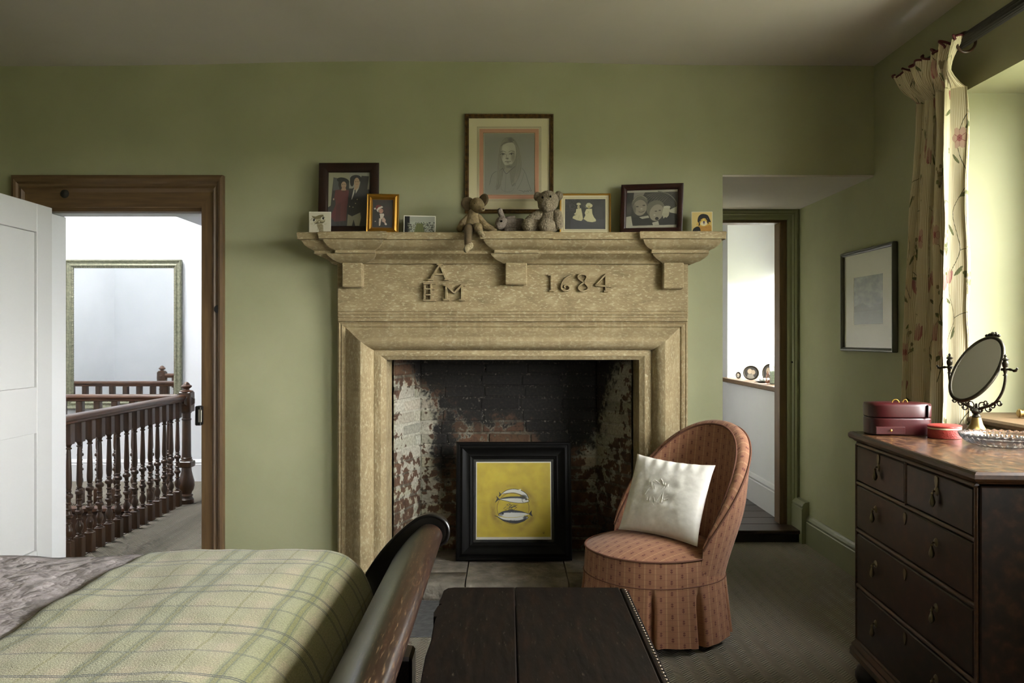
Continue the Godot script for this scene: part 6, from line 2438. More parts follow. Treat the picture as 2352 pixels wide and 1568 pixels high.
func art_girls() -> Texture2D:
	var p := Paint.new(300, 190, Color(0.13, 0.135, 0.135))
	var rng := RandomNumberGenerator.new()
	rng.seed = 7
	for i in 150:
		var x := rng.randf_range(0.0, 0.28)
		var y := rng.randf_range(0.0, 0.4)
		var g := rng.randf_range(0.14, 0.34)
		p.oval(x, y, 0.008, 0.012, Color(g, g, g))
	p.poly([0.14, 0.68, 1, 0.66, 1, 1, 0.14, 1], Color(0.20, 0.20, 0.225))
	for i in 6:
		p.poly([0.74 + 0.035 * i, 0.24, 0.755 + 0.035 * i, 0.24, 0.755 + 0.035 * i, 0.62, 0.74 + 0.035 * i, 0.62], Color(0.22, 0.22, 0.215))
	for i in 12:
		var a := -2.6 + i * 0.20
		p.line([0.52, 0.30, 0.52 + cos(a) * 0.24, 0.30 + sin(a) * 0.36], 0.8, Color(0.42, 0.42, 0.38))
	var w := Color(0.74, 0.71, 0.55)
	p.poly([0.28, 0.33, 0.40, 0.30, 0.43, 0.48, 0.45, 0.66, 0.41, 0.73, 0.29, 0.70, 0.19, 0.64, 0.20, 0.58, 0.26, 0.52, 0.22, 0.50, 0.27, 0.44], w)
	p.poly([0.53, 0.33, 0.67, 0.32, 0.68, 0.48, 0.72, 0.60, 0.77, 0.68, 0.77, 0.74, 0.68, 0.77, 0.56, 0.75, 0.46, 0.66, 0.51, 0.54, 0.49, 0.46], w)
	p.oval(0.335, 0.24, 0.055, 0.075, Color(0.07, 0.07, 0.06))
	p.oval(0.335, 0.265, 0.032, 0.055, Color(0.68, 0.63, 0.48))
	p.oval(0.34, 0.165, 0.055, 0.045, Color(0.72, 0.70, 0.56))
	p.oval(0.60, 0.22, 0.085, 0.075, w)
	p.oval(0.595, 0.265, 0.034, 0.05, Color(0.62, 0.58, 0.38))
	p.oval(0.59, 0.17, 0.055, 0.045, Color(0.70, 0.69, 0.55))
	p.line([0.28, 0.48, 0.24, 0.56, 0.30, 0.50], 1.2, Color(0.4, 0.38, 0.3))
	p.line([0.36, 0.54, 0.33, 0.66], 1.6, Color(0.35, 0.33, 0.27))
	p.line([0.56, 0.40, 0.60, 0.44, 0.54, 0.48], 1.4, Color(0.4, 0.38, 0.3))
	p.grain(0.10, 5)
	return p.tex()


func art_siblings() -> Texture2D:
	var p := Paint.new(330, 270, Color(0.17, 0.17, 0.155))
	p.poly([0, 0, 1, 0, 1, 0.06, 0, 0.06], Color(0.66, 0.65, 0.58))
	p.poly([0, 0.06, 0.14, 0.06, 0.13, 0.30, 0, 0.33], Color(0.13, 0.13, 0.125))
	p.poly([0.14, 0.06, 0.36, 0.06, 0.26, 0.30, 0.13, 0.34], Color(0.50, 0.49, 0.44))
	for i in 9:
		var a := i * 0.045
		p.line([0.28 + a, 0.34 + a * 0.4, 0.42 + a, 0.14 + a * 0.3, 0.62 + a * 0.9, 0.06], 1.6, Color(0.55, 0.54, 0.48))
		p.line([0.36 + a, 0.10, 0.56 + a, 0.26 + a * 0.2, 0.70 + a, 0.48], 1.0, Color(0.42, 0.41, 0.37))
	p.line([0.62, 0.04, 0.82, 0.12, 0.96, 0.30, 1.0, 0.5], 7, Color(0.42, 0.41, 0.37))
	p.spot(0.05, 0.5, 0.08, 0.2, Color(0.32, 0.31, 0.28), 0.9)
	# elder child
	p.oval(0.26, 0.36, 0.16, 0.22, Color(0.36, 0.345, 0.30))
	p.oval(0.27, 0.46, 0.135, 0.21, Color(0.55, 0.525, 0.455))
	p.fill(scaled(curve2(V2([0.11, 0.36, 0.18, 0.16, 0.30, 0.13, 0.40, 0.22, 0.41, 0.32, 0.32, 0.24, 0.22, 0.27]), 5, true), p), Color(0.40, 0.385, 0.33))
	p.line([0.13, 0.28, 0.20, 0.17, 0.30, 0.15, 0.39, 0.22], 3, Color(0.62, 0.60, 0.52))
	for e in [[0.215, 0.43], [0.345, 0.40]]:
		p.spot(e[0], e[1], 0.035, 0.02, Color(0.17, 0.16, 0.14), 0.95)
	p.spot(0.30, 0.49, 0.03, 0.03, Color(0.72, 0.69, 0.61), 0.8)
	p.line([0.25, 0.565, 0.30, 0.58, 0.36, 0.55], 3.4, Color(0.20, 0.17, 0.15))
	p.spot(0.16, 0.5, 0.04, 0.16, Color(0.30, 0.28, 0.24), 0.6)
	# younger child
	p.oval(0.58, 0.50, 0.18, 0.23, Color(0.40, 0.385, 0.33), 20)
	p.oval(0.60, 0.60, 0.135, 0.22, Color(0.56, 0.535, 0.465), 15)
	for e in [[0.585, 0.56], [0.66, 0.54]]:
		p.spot(e[0], e[1], 0.03, 0.018, Color(0.17, 0.16, 0.14), 0.95)
	p.spot(0.56, 0.66, 0.025, 0.025, Color(0.74, 0.71, 0.63), 0.8)
	p.oval(0.61, 0.755, 0.035, 0.042, Color(0.09, 0.08, 0.07))
	# dresses, sleeves and the hand
	p.poly([0.07, 0.72, 0.22, 0.70, 0.42, 0.74, 0.52, 0.84, 0.54, 0.92, 0.16, 0.94], Color(0.085, 0.085, 0.08))
	p.poly([0.0, 0.70, 0.10, 0.68, 0.14, 0.95, 0, 0.97], Color(0.66, 0.65, 0.58))
	p.poly([0.26, 0.71, 0.44, 0.67, 0.46, 0.73, 0.32, 0.76], Color(0.64, 0.63, 0.56))
	p.poly([0.62, 0.86, 0.90, 0.60, 1, 0.68, 1, 0.92, 0.64, 0.93], Color(0.085, 0.085, 0.08))
	p.poly([0.84, 0.54, 1, 0.44, 1, 0.64, 0.86, 0.60], Color(0.70, 0.69, 0.61))
	p.oval(0.80, 0.46, 0.07, 0.035, Color(0.72, 0.71, 0.63))
	p.poly([0.73, 0.48, 0.86, 0.49, 0.84, 0.68, 0.80, 0.74, 0.77, 0.72, 0.74, 0.76, 0.71, 0.64], Color(0.68, 0.66, 0.57))
	for i in 3:
		p.line([0.745 + i * 0.03, 0.62, 0.735 + i * 0.03, 0.73], 1.6, Color(0.42, 0.40, 0.34))
	p.poly([0.52, 0.86, 0.64, 0.82, 0.66, 0.92, 0.54, 0.93], Color(0.66, 0.65, 0.58))
	p.poly([0, 0.94, 1, 0.92, 1, 1, 0, 1], Color(0.66, 0.65, 0.58))
	p.grain(0.10, 6)
	return p.tex()


func art_ostrich() -> Texture2D:
	var p := Paint.new(220, 220, Color(0.74, 0.715, 0.63))
	var k := Color(0.42, 0.385, 0.26)
	var dk := Color(0.10, 0.09, 0.06)
	p.fill(scaled(curve2(V2([0.36, 0.56, 0.62, 0.56, 0.66, 0.78, 0.66, 1.02, 0.50, 1.02, 0.44, 0.80]), 5, true), p), Color(0.50, 0.46, 0.35))
	p.oval(0.45, 0.36, 0.30, 0.20, Color(0.60, 0.57, 0.45))
	p.fill(scaled(curve2(V2([0.10, 0.18, 0.30, 0.20, 0.44, 0.14, 0.66, 0.12, 0.60, 0.26, 0.46, 0.30, 0.26, 0.30]), 5, true), p), k)
	for e in [[0.20, 0.36, 14], [0.64, 0.28, -20]]:
		p.oval(e[0], e[1], 0.10, 0.085, Color(0.76, 0.74, 0.66), e[2])
		p.oval(e[0] + 0.01, e[1], 0.05, 0.06, dk, e[2])
		p.line([e[0] - 0.11, e[1] - 0.07, e[0], e[1] - 0.085, e[0] + 0.09, e[1] - 0.03], 4, dk)
	p.line([0.12, 0.34, 0.04, 0.36], 3, dk)
	p.fill(scaled(curve2(V2([0.28, 0.52, 0.38, 0.42, 0.46, 0.36, 0.54, 0.42, 0.66, 0.46, 0.52, 0.50, 0.40, 0.52]), 5, true), p), k)
	p.line([0.24, 0.54, 0.38, 0.50, 0.48, 0.49, 0.62, 0.48, 0.72, 0.42], 4, dk)
	p.spot(0.46, 0.44, 0.05, 0.07, Color(0.78, 0.75, 0.66), 0.8)
	var rng := RandomNumberGenerator.new()
	rng.seed = 3
	for i in 60:
		var x := rng.randf_range(0.36, 0.66)
		var y := rng.randf_range(0.58, 0.98)
		p.line([x, y, x + rng.randf_range(-0.02, 0.02), y + 0.06], 1.2, k if i % 2 else Color(0.66, 0.63, 0.52))
	for i in 22:
		var a := rng.randf_range(0.0, 3.1)
		p.line([0.44 + cos(a) * 0.28, 0.48 + sin(a) * 0.14, 0.44 + cos(a) * 0.40, 0.48 + sin(a) * 0.22], 1.2, Color(0.62, 0.60, 0.48))
	return p.tex()


func art_falcon() -> Texture2D:
	var p := Paint.new(220, 220, Color(0.76, 0.67, 0.42))
	var dk := Color(0.055, 0.05, 0.06)
	p.fill(scaled(curve2(V2([0.34, 0.62, 0.60, 0.58, 0.92, 0.60, 0.96, 0.80, 0.92, 1.02, 0.36, 1.02]), 5, true), p), Color(0.66, 0.49, 0.20))
	p.fill(scaled(curve2(V2([0.02, 0.90, 0.10, 0.74, 0.30, 0.66, 0.42, 0.78, 0.38, 1.02, 0.0, 1.02]), 5, true), p), dk)
	p.fill(scaled(curve2(V2([0.30, 0.30, 0.40, 0.14, 0.58, 0.10, 0.76, 0.16, 0.86, 0.30, 0.94, 0.46, 0.88, 0.58, 0.60, 0.66, 0.34, 0.64, 0.22, 0.58, 0.28, 0.46]), 5, true), p), Color(0.74, 0.60, 0.26))
	p.fill(scaled(curve2(V2([0.28, 0.42, 0.32, 0.22, 0.44, 0.11, 0.60, 0.09, 0.78, 0.15, 0.88, 0.32, 0.93, 0.46, 0.82, 0.44, 0.76, 0.34, 0.60, 0.28, 0.46, 0.34, 0.38, 0.42, 0.40, 0.58, 0.33, 0.64, 0.34, 0.50]), 5, true), p), dk)
	p.poly([0.74, 0.36, 0.84, 0.36, 0.82, 0.56, 0.76, 0.50], dk)
	p.fill(scaled(curve2(V2([0.42, 0.56, 0.50, 0.42, 0.58, 0.34, 0.66, 0.40, 0.76, 0.54, 0.60, 0.64]), 5, true), p), Color(0.80, 0.76, 0.60))
	p.poly([0.52, 0.38, 0.66, 0.36, 0.64, 0.46, 0.54, 0.47], Color(0.76, 0.66, 0.20))
	p.poly([0.54, 0.45, 0.60, 0.40, 0.65, 0.45, 0.60, 0.58], Color(0.28, 0.24, 0.36))
	for e in [[0.40, 0.37], [0.74, 0.31]]:
		p.oval(e[0], e[1], 0.055, 0.055, dk)
		p.oval(e[0] + 0.01, e[1], 0.028, 0.03, Color(0.20, 0.12, 0.08))
		p.oval(e[0] + 0.02, e[1] - 0.01, 0.008, 0.008, Color(0.8, 0.8, 0.8))
	var rng := RandomNumberGenerator.new()
	rng.seed = 4
	for i in 70:
		var x := rng.randf_range(0.44, 0.92)
		var y := rng.randf_range(0.66, 0.99)
		p.line([x, y, x - 0.01, y + 0.035], 1.6, Color(0.36, 0.24, 0.10) if i % 2 else Color(0.74, 0.58, 0.28))
	for i in 14:
		var x := rng.randf_range(0.05, 0.36)
		p.line([x, 0.8 + rng.randf() * 0.15, x + 0.05, 0.86 + rng.randf() * 0.12], 1.4, Color(0.22, 0.22, 0.26))
	return p.tex()


func art_water() -> Texture2D:
	var p := Paint.new(200, 180, Color(0.46, 0.49, 0.53))
	var n := FastNoiseLite.new()
	n.seed = 4
	n.frequency = 0.02
	n.fractal_octaves = 4
	for y in 180:
		for x in 200:
			var k := n.get_noise_2d(x, y * 1.6)
			p.im.set_pixel(x, y, Color(0.42, 0.46, 0.50).lerp(Color(0.62, 0.64, 0.66), clampf(0.5 + k, 0, 1)))
	p.poly([0, 0.62, 0.3, 0.55, 0.55, 0.66, 1, 0.58, 1, 0.72, 0, 0.74], Color(0.36, 0.38, 0.39))
	p.poly([0, 0.74, 1, 0.72, 1, 1, 0, 1], Color(0.50, 0.53, 0.55))
	return p.tex()


func build_pictures() -> void:
	# girl's portrait on the chimney wall
	var wood_prof := pairs([0, 0, 0, 0.012, 0.003, 0.016, 0.006, 0.016, 0.009, 0.012, 0.012, 0.012, 0.015, 0.017, 0.019, 0.012, 0.0205, 0.005])
	framed("portrait_drawing", "framed chalk drawing of a long haired girl above the mantel", 0.424, 0.474, wood_prof, M.gold_old, Vector3(0.009, 1.792, 0.004), Vector3.ZERO, art_portrait(), 0.019, 0.073, M.mount, [[0.060, 0.0014, M.line_ink], [0.0655, 0.0010, M.line_ink], [0.070, 0.0185, M.pink_mount], [0.0885, 0.002, M.line_ink]])
	# fish print standing in the fireplace
	var black := pairs([0, 0, 0, 0.022, 0.006, 0.030, 0.014, 0.030, 0.018, 0.026, 0.026, 0.026, 0.032, 0.030, 0.038, 0.026, 0.066, 0.016, 0.072, 0.018, 0.078, 0.014, 0.084, 0.014, 0.088, 0.009])
	framed("fish_print", "square black framed yellow print of four fish leaning in the fireplace", 0.582, 0.588, black, M.black_frame, Vector3(0.033, 0.0845, -0.195), Vector3(-7, 0.6, 0), art_fish(), 0.086, 0.0145, M.black_frame)
	# picture on the outer wall
	var thin := pairs([0, 0, 0, 0.018, 0.003, 0.022, 0.009, 0.022, 0.012, 0.018, 0.017, 0.016, 0.019, 0.008])
	framed("seascape_picture", "framed pale blue seascape hanging on the wall beside the curtain", 0.59, 0.50, thin, M.green_frame, Vector3(1.750, 1.132, -0.045), Vector3(0, -90, 0), art_water(), 0.018, 0.115, M.paper)
	# the landing mirror
	var t := thing("landing_mirror", "tall mirror in a silvery green moulded frame on the landing wall", "mirror", Vector3(-3.203, 0.606, -2.99))
	var s := Shape.new()
	s.ring(0.974, 1.243, pairs([0, 0, 0, 0.03, 0.006, 0.036, 0.014, 0.034, 0.022, 0.022, 0.034, 0.02, 0.046, 0.028, 0.052, 0.026, 0.056, 0.018, 0.066, 0.014, 0.07, 0.006]), T(Vector3(0, 0.6215, 0)))
	put("frame", s, M.silver_gilt, t)
	s = Shape.new()
	s.plate(0.85, 1.12, 0.004, T(Vector3(0, 0.6215, 0.002)))
	put("glass", s, M.mirror, t)
	var bead := Shape.new()
	bead.lathe(pairs([0.0, 0.0, 0.005, 0.0, 0.005, 0.002, 0.003, 0.004, 0.0, 0.005]), 6)
	var bm := bead.mesh()
	for x in [-0.425, 0.425]:
		for i in 56:
			put("bead", bm, M.silver_gilt, t, T(Vector3(x, 0.08 + 0.0197 * i, 0.014), Vector3(90, 0, 0)))
	for y in [0.0635, 1.1795]:
		for i in 42:
			put("bead", bm, M.silver_gilt, t, T(Vector3(-0.41 + 0.02 * i, y, 0.014), Vector3(90, 0, 0)))


func card(called: String, label: String, w: float, h: float, at: Vector3, rot: Vector3, art: Texture2D, border: float) -> void:
	var t := thing(called, label, "card", at)
	t.rotation_degrees = rot
	var s := Shape.new()
	s.box(Vector3(0, h / 2, 0), Vector3(w, h, 0.002), 0.0004)
	put("card_stock", s, M.paper, t)
	s = Shape.new()
	s.plate(w - border * 2, h - border * 2, 0.0004, T(Vector3(0, h / 2, 0.001)))
	put("printed_face", s, printed(art, 0.5), t)


func build_mantel_things() -> void:
	var y := 1.680
	card("ostrich_card", "small white card with an ostrich face at the mantel's end", 0.101, 0.108, Vector3(-0.874, y, 0.10), Vector3(-4, 3, 0), art_ostrich(), 0.002)
	framed("couple_photograph", "large dark brown frame with a photograph of a couple", 0.282, 0.350, pairs([0, 0, 0, 0.016, 0.003, 0.018, 0.034, 0.018, 0.041, 0.014, 0.044, 0.006]), M.brown_frame, Vector3(-0.745, y, 0.075), Vector3(-9, 2, 0.6), art_couple(), 0.044)
	framed("santa_hat_photograph", "small moulded gold frame with a baby in a red hat", 0.149, 0.186, pairs([0, 0, 0, 0.010, 0.003, 0.014, 0.008, 0.010, 0.012, 0.013, 0.017, 0.017, 0.022, 0.013, 0.025, 0.006, 0.027, 0.008, 0.028, 0.006]), M.gold, Vector3(-0.578, y, 0.135), Vector3(-6, 2, -0.8), art_baby(), 0.026)
	card("garden_snapshot", "small unframed garden snapshot with a white border, propped on the mantel", 0.148, 0.088, Vector3(-0.407, y, 0.12), Vector3(-8, 4, -0.6), art_garden(), 0.004)
	framed("two_girls_photograph", "thin gold frame with an old photograph of two girls in white", 0.240, 0.196, pairs([0, 0, 0, 0.010, 0.003, 0.014, 0.006, 0.013, 0.009, 0.006]), M.gold, Vector3(0.363, y, 0.095), Vector3(-7, -4, -0.5), art_girls(), 0.008, 0.018, M.mount, [[0.0185, 0.0012, M.line_tan]])
	framed("siblings_photograph", "dark red frame with a black and white photograph of two hugging children", 0.288, 0.232, pairs([0, 0, 0, 0.016, 0.003, 0.018, 0.020, 0.018, 0.025, 0.014, 0.027, 0.006]), M.red_frame, Vector3(0.669, y + 0.004, 0.105), Vector3(-5, -17, -1.4), art_siblings(), 0.026)
	card("falcon_card", "small yellow card with a falcon standing by the niche", 0.095, 0.106, Vector3(0.905, y, 0.115), Vector3(-5, -8, -0.5), art_falcon(), 0.0015)
	# ---- soft toys
	var t := thing("plush_mouse", "worn old toy animal with big ears, legs dangling over the mantel", "soft toy", Vector3(-0.160, y, 0.17))
	var L := func(x: float, yy: float, z: float) -> Vector3:
		return Vector3(x + 0.160, yy - y, z - 0.17)
	var sh := blob([[L.call(-0.156, 1.768, 0.17), L.call(-0.160, 1.712, 0.178), 0.024, 0.036]], 0.01, 0.004, 0.0015, 3)
	put("body", sh, M.old_plush, t)
	sh = blob([[L.call(-0.139, 1.808, 0.178), L.call(-0.134, 1.802, 0.19), 0.032, 0.030], [L.call(-0.128, 1.792, 0.20), L.call(-0.112, 1.780, 0.222), 0.022, 0.012], [L.call(-0.150, 1.775, 0.172), L.call(-0.145, 1.79, 0.175), 0.018, 0.02]], 0.012, 0.0035, 0.001, 4)
	var head := put("head", sh, M.old_plush, t)
	for e in [[-0.180, 1.814, 0.166, 26], [-0.110, 1.830, 0.160, -20]]:
		sh = Shape.new()
		sh.lathe(pairs([0.0, 0.007, 0.014, 0.006, 0.026, 0.005, 0.032, 0.0, 0.027, -0.006, 0.014, -0.007, 0.0, -0.007]), 18, T(L.call(e[0], e[1], e[2]), Vector3(80, e[3], 20)))
		put("ear", sh, M.plush_dark, head)
	for e in [[-0.146, 1.806, 0.214], [-0.118, 1.806, 0.207]]:
		sh = Shape.new()
		sh.lathe(pairs([0.0, 0.004, 0.003, 0.003, 0.004, 0.0, 0.003, -0.003, 0.0, -0.004]), 10, T(L.call(e[0], e[1], e[2])))
		put("eye", sh, M.bead_black, head)
	sh = Shape.new()
	sh.lathe(pairs([0.0, 0.003, 0.003, 0.002, 0.0035, 0.0, 0.002, -0.003, 0.0, -0.003]), 10, T(L.call(-0.108, 1.779, 0.232)))
	put("nose", sh, M.bead_black, head)
	for a in [[[-0.180, 1.752, 0.175], [-0.200, 1.722, 0.185], [-0.216, 1.695, 0.190]], [[-0.130, 1.752, 0.170], [-0.100, 1.712, 0.168], [-0.062, 1.692, 0.175]]]:
		sh = blob([[L.call(a[0][0], a[0][1], a[0][2]), L.call(a[1][0], a[1][1], a[1][2]), 0.014, 0.016], [L.call(a[1][0], a[1][1], a[1][2]), L.call(a[2][0], a[2][1], a[2][2]), 0.016, 0.016]], 0.01, 0.004, 0.001, 5)
		put("arm", sh, M.old_plush, t)
	sh = blob([[L.call(-0.170, 1.70, 0.20), L.call(-0.174, 1.688, 0.248), 0.020, 0.020], [L.call(-0.174, 1.686, 0.250), L.call(-0.176, 1.622, 0.252), 0.019, 0.017]], 0.012, 0.004, 0.001, 6)
	var leg := put("leg", sh, M.plush_dark, t)
	sh = blob([[L.call(-0.184, 1.592, 0.268), L.call(-0.170, 1.612, 0.252), 0.013, 0.018]], 0.012, 0.003, 0.003, 6)
	put("paw", sh, M.plush_pale, leg)
	sh = blob([[L.call(-0.140, 1.70, 0.205), L.call(-0.130, 1.694, 0.255), 0.020, 0.019], [L.call(-0.130, 1.692, 0.262), L.call(-0.118, 1.664, 0.268), 0.017, 0.013]], 0.012, 0.004, 0.001, 7)
	leg = put("leg", sh, M.old_plush, t)
	sh = blob([[L.call(-0.120, 1.668, 0.268), L.call(-0.108, 1.655, 0.276), 0.014, 0.010]], 0.012, 0.003, 0.002, 8)
	put("paw", sh, M.plush_pale, leg)
	# rabbit
	t = thing("plush_rabbit", "grey toy rabbit lying between the two other soft toys", "soft toy", Vector3(0.02, y, 0.14))
	L = func(x: float, yy: float, z: float) -> Vector3:
		return Vector3(x - 0.02, yy - y, z - 0.14)
	sh = blob([[L.call(0.0, 1.716, 0.14), L.call(0.055, 1.712, 0.12), 0.036, 0.040], [L.call(0.06, 1.712, 0.12), L.call(0.08, 1.706, 0.105), 0.036, 0.030]], 0.015, 0.004, 0.002, 9)
	put("body", sh, M.rabbit, t)
	sh = blob([[L.call(-0.026, 1.728, 0.165), L.call(-0.030, 1.722, 0.175), 0.028, 0.024], [L.call(-0.036, 1.712, 0.180), L.call(-0.040, 1.708, 0.188), 0.019, 0.014]], 0.012, 0.004, 0.0015, 10)
	head = put("head", sh, M.rabbit, t)
	sh = blob([[L.call(-0.022, 1.75, 0.158), L.call(-0.034, 1.782, 0.158), 0.013, 0.013]], 0.01, 0.0035, 0.0015, 11)
	put("ear", sh, M.rabbit, head)
	sh = blob([[L.call(0.0, 1.75, 0.13), L.call(0.03, 1.757, 0.12), 0.011, 0.009]], 0.01, 0.0035, 0.0015, 12)
	put("ear", sh, M.rabbit, head)
	sh = Shape.new()
	sh.lathe(pairs([0.0, 0.005, 0.0035, 0.0038, 0.005, 0.0, 0.0035, -0.0038, 0.0, -0.005]), 12, T(L.call(-0.026, 1.729, 0.200)))
	put("eye", sh, M.bead_black, head)
	for z in [0.168, 0.125]:
		sh = blob([[L.call(-0.002, 1.694, z), L.call(0.03, 1.689, z), 0.011, 0.013]], 0.01, 0.004, 0.001, 13)
		put("paw", sh, M.rabbit, t)
	# teddy
	t = thing("teddy_bear", "curly grey brown teddy bear slumped forward on the mantel", "soft toy", Vector3(0.187, y + 0.003, 0.15))
	L = func(x: float, yy: float, z: float) -> Vector3:
		return Vector3(x - 0.187, yy - y, z - 0.15)
	sh = blob([[L.call(0.188, 1.765, 0.14), L.call(0.190, 1.722, 0.145), 0.040, 0.050]], 0.02, 0.004, 0.005, 14)
	put("body", sh, M.teddy, t)
	sh = blob([[L.call(0.188, 1.824, 0.150), L.call(0.186, 1.815, 0.165), 0.049, 0.046], [L.call(0.180, 1.803, 0.185), L.call(0.176, 1.796, 0.200), 0.030, 0.024]], 0.02, 0.004, 0.005, 15)
	head = put("head", sh, M.teddy, t)
	for e in [[0.143, 1.848, 0.135], [0.238, 1.852, 0.135]]:
		sh = blob([[L.call(e[0], e[1], e[2]), L.call(e[0], e[1] + 0.004, e[2] - 0.006), 0.021, 0.019]], 0.01, 0.004, 0.004, 16)
		put("ear", sh, M.teddy, head)
	for e in [[0.160, 1.832, 0.208], [0.196, 1.836, 0.213]]:
		sh = Shape.new()
		sh.lathe(pairs([0.0, 0.005, 0.0035, 0.0038, 0.005, 0.0, 0.0035, -0.0038, 0.0, -0.005]), 12, T(L.call(e[0], e[1], e[2])))
		put("eye", sh, M.bead_black, head)
	for a in [[[0.150, 1.766, 0.155], [0.105, 1.732, 0.175]], [[0.230, 1.766, 0.160], [0.234, 1.714, 0.185]]]:
		sh = blob([[L.call(a[0][0], a[0][1], a[0][2]), L.call(a[1][0], a[1][1], a[1][2]), 0.021, 0.024]], 0.01, 0.004, 0.004, 17)
		put("arm", sh, M.teddy, t)
	for a in [[[0.160, 1.705, 0.165], [0.096, 1.708, 0.205]], [[0.205, 1.705, 0.170], [0.172, 1.706, 0.225]]]:
		sh = blob([[L.call(a[0][0], a[0][1], a[0][2]), L.call(a[1][0], a[1][1], a[1][2]), 0.028, 0.031]], 0.01, 0.004, 0.004, 18)
		put("leg", sh, M.teddy, t)


# ---------------------------------------------------------------- on the chest of drawers
func rounded(hx: float, hz: float, y: float, power := 3.2, segs := 48) -> PackedVector3Array:
	var r := PackedVector3Array()
	for i in segs:
		var a := TAU * i / segs
		var c := cos(a)
		var s := sin(a)
		r.append(Vector3(hx * signf(c) * pow(absf(c), 2.0 / power), y, hz * signf(s) * pow(absf(s), 2.0 / power)))
	return r


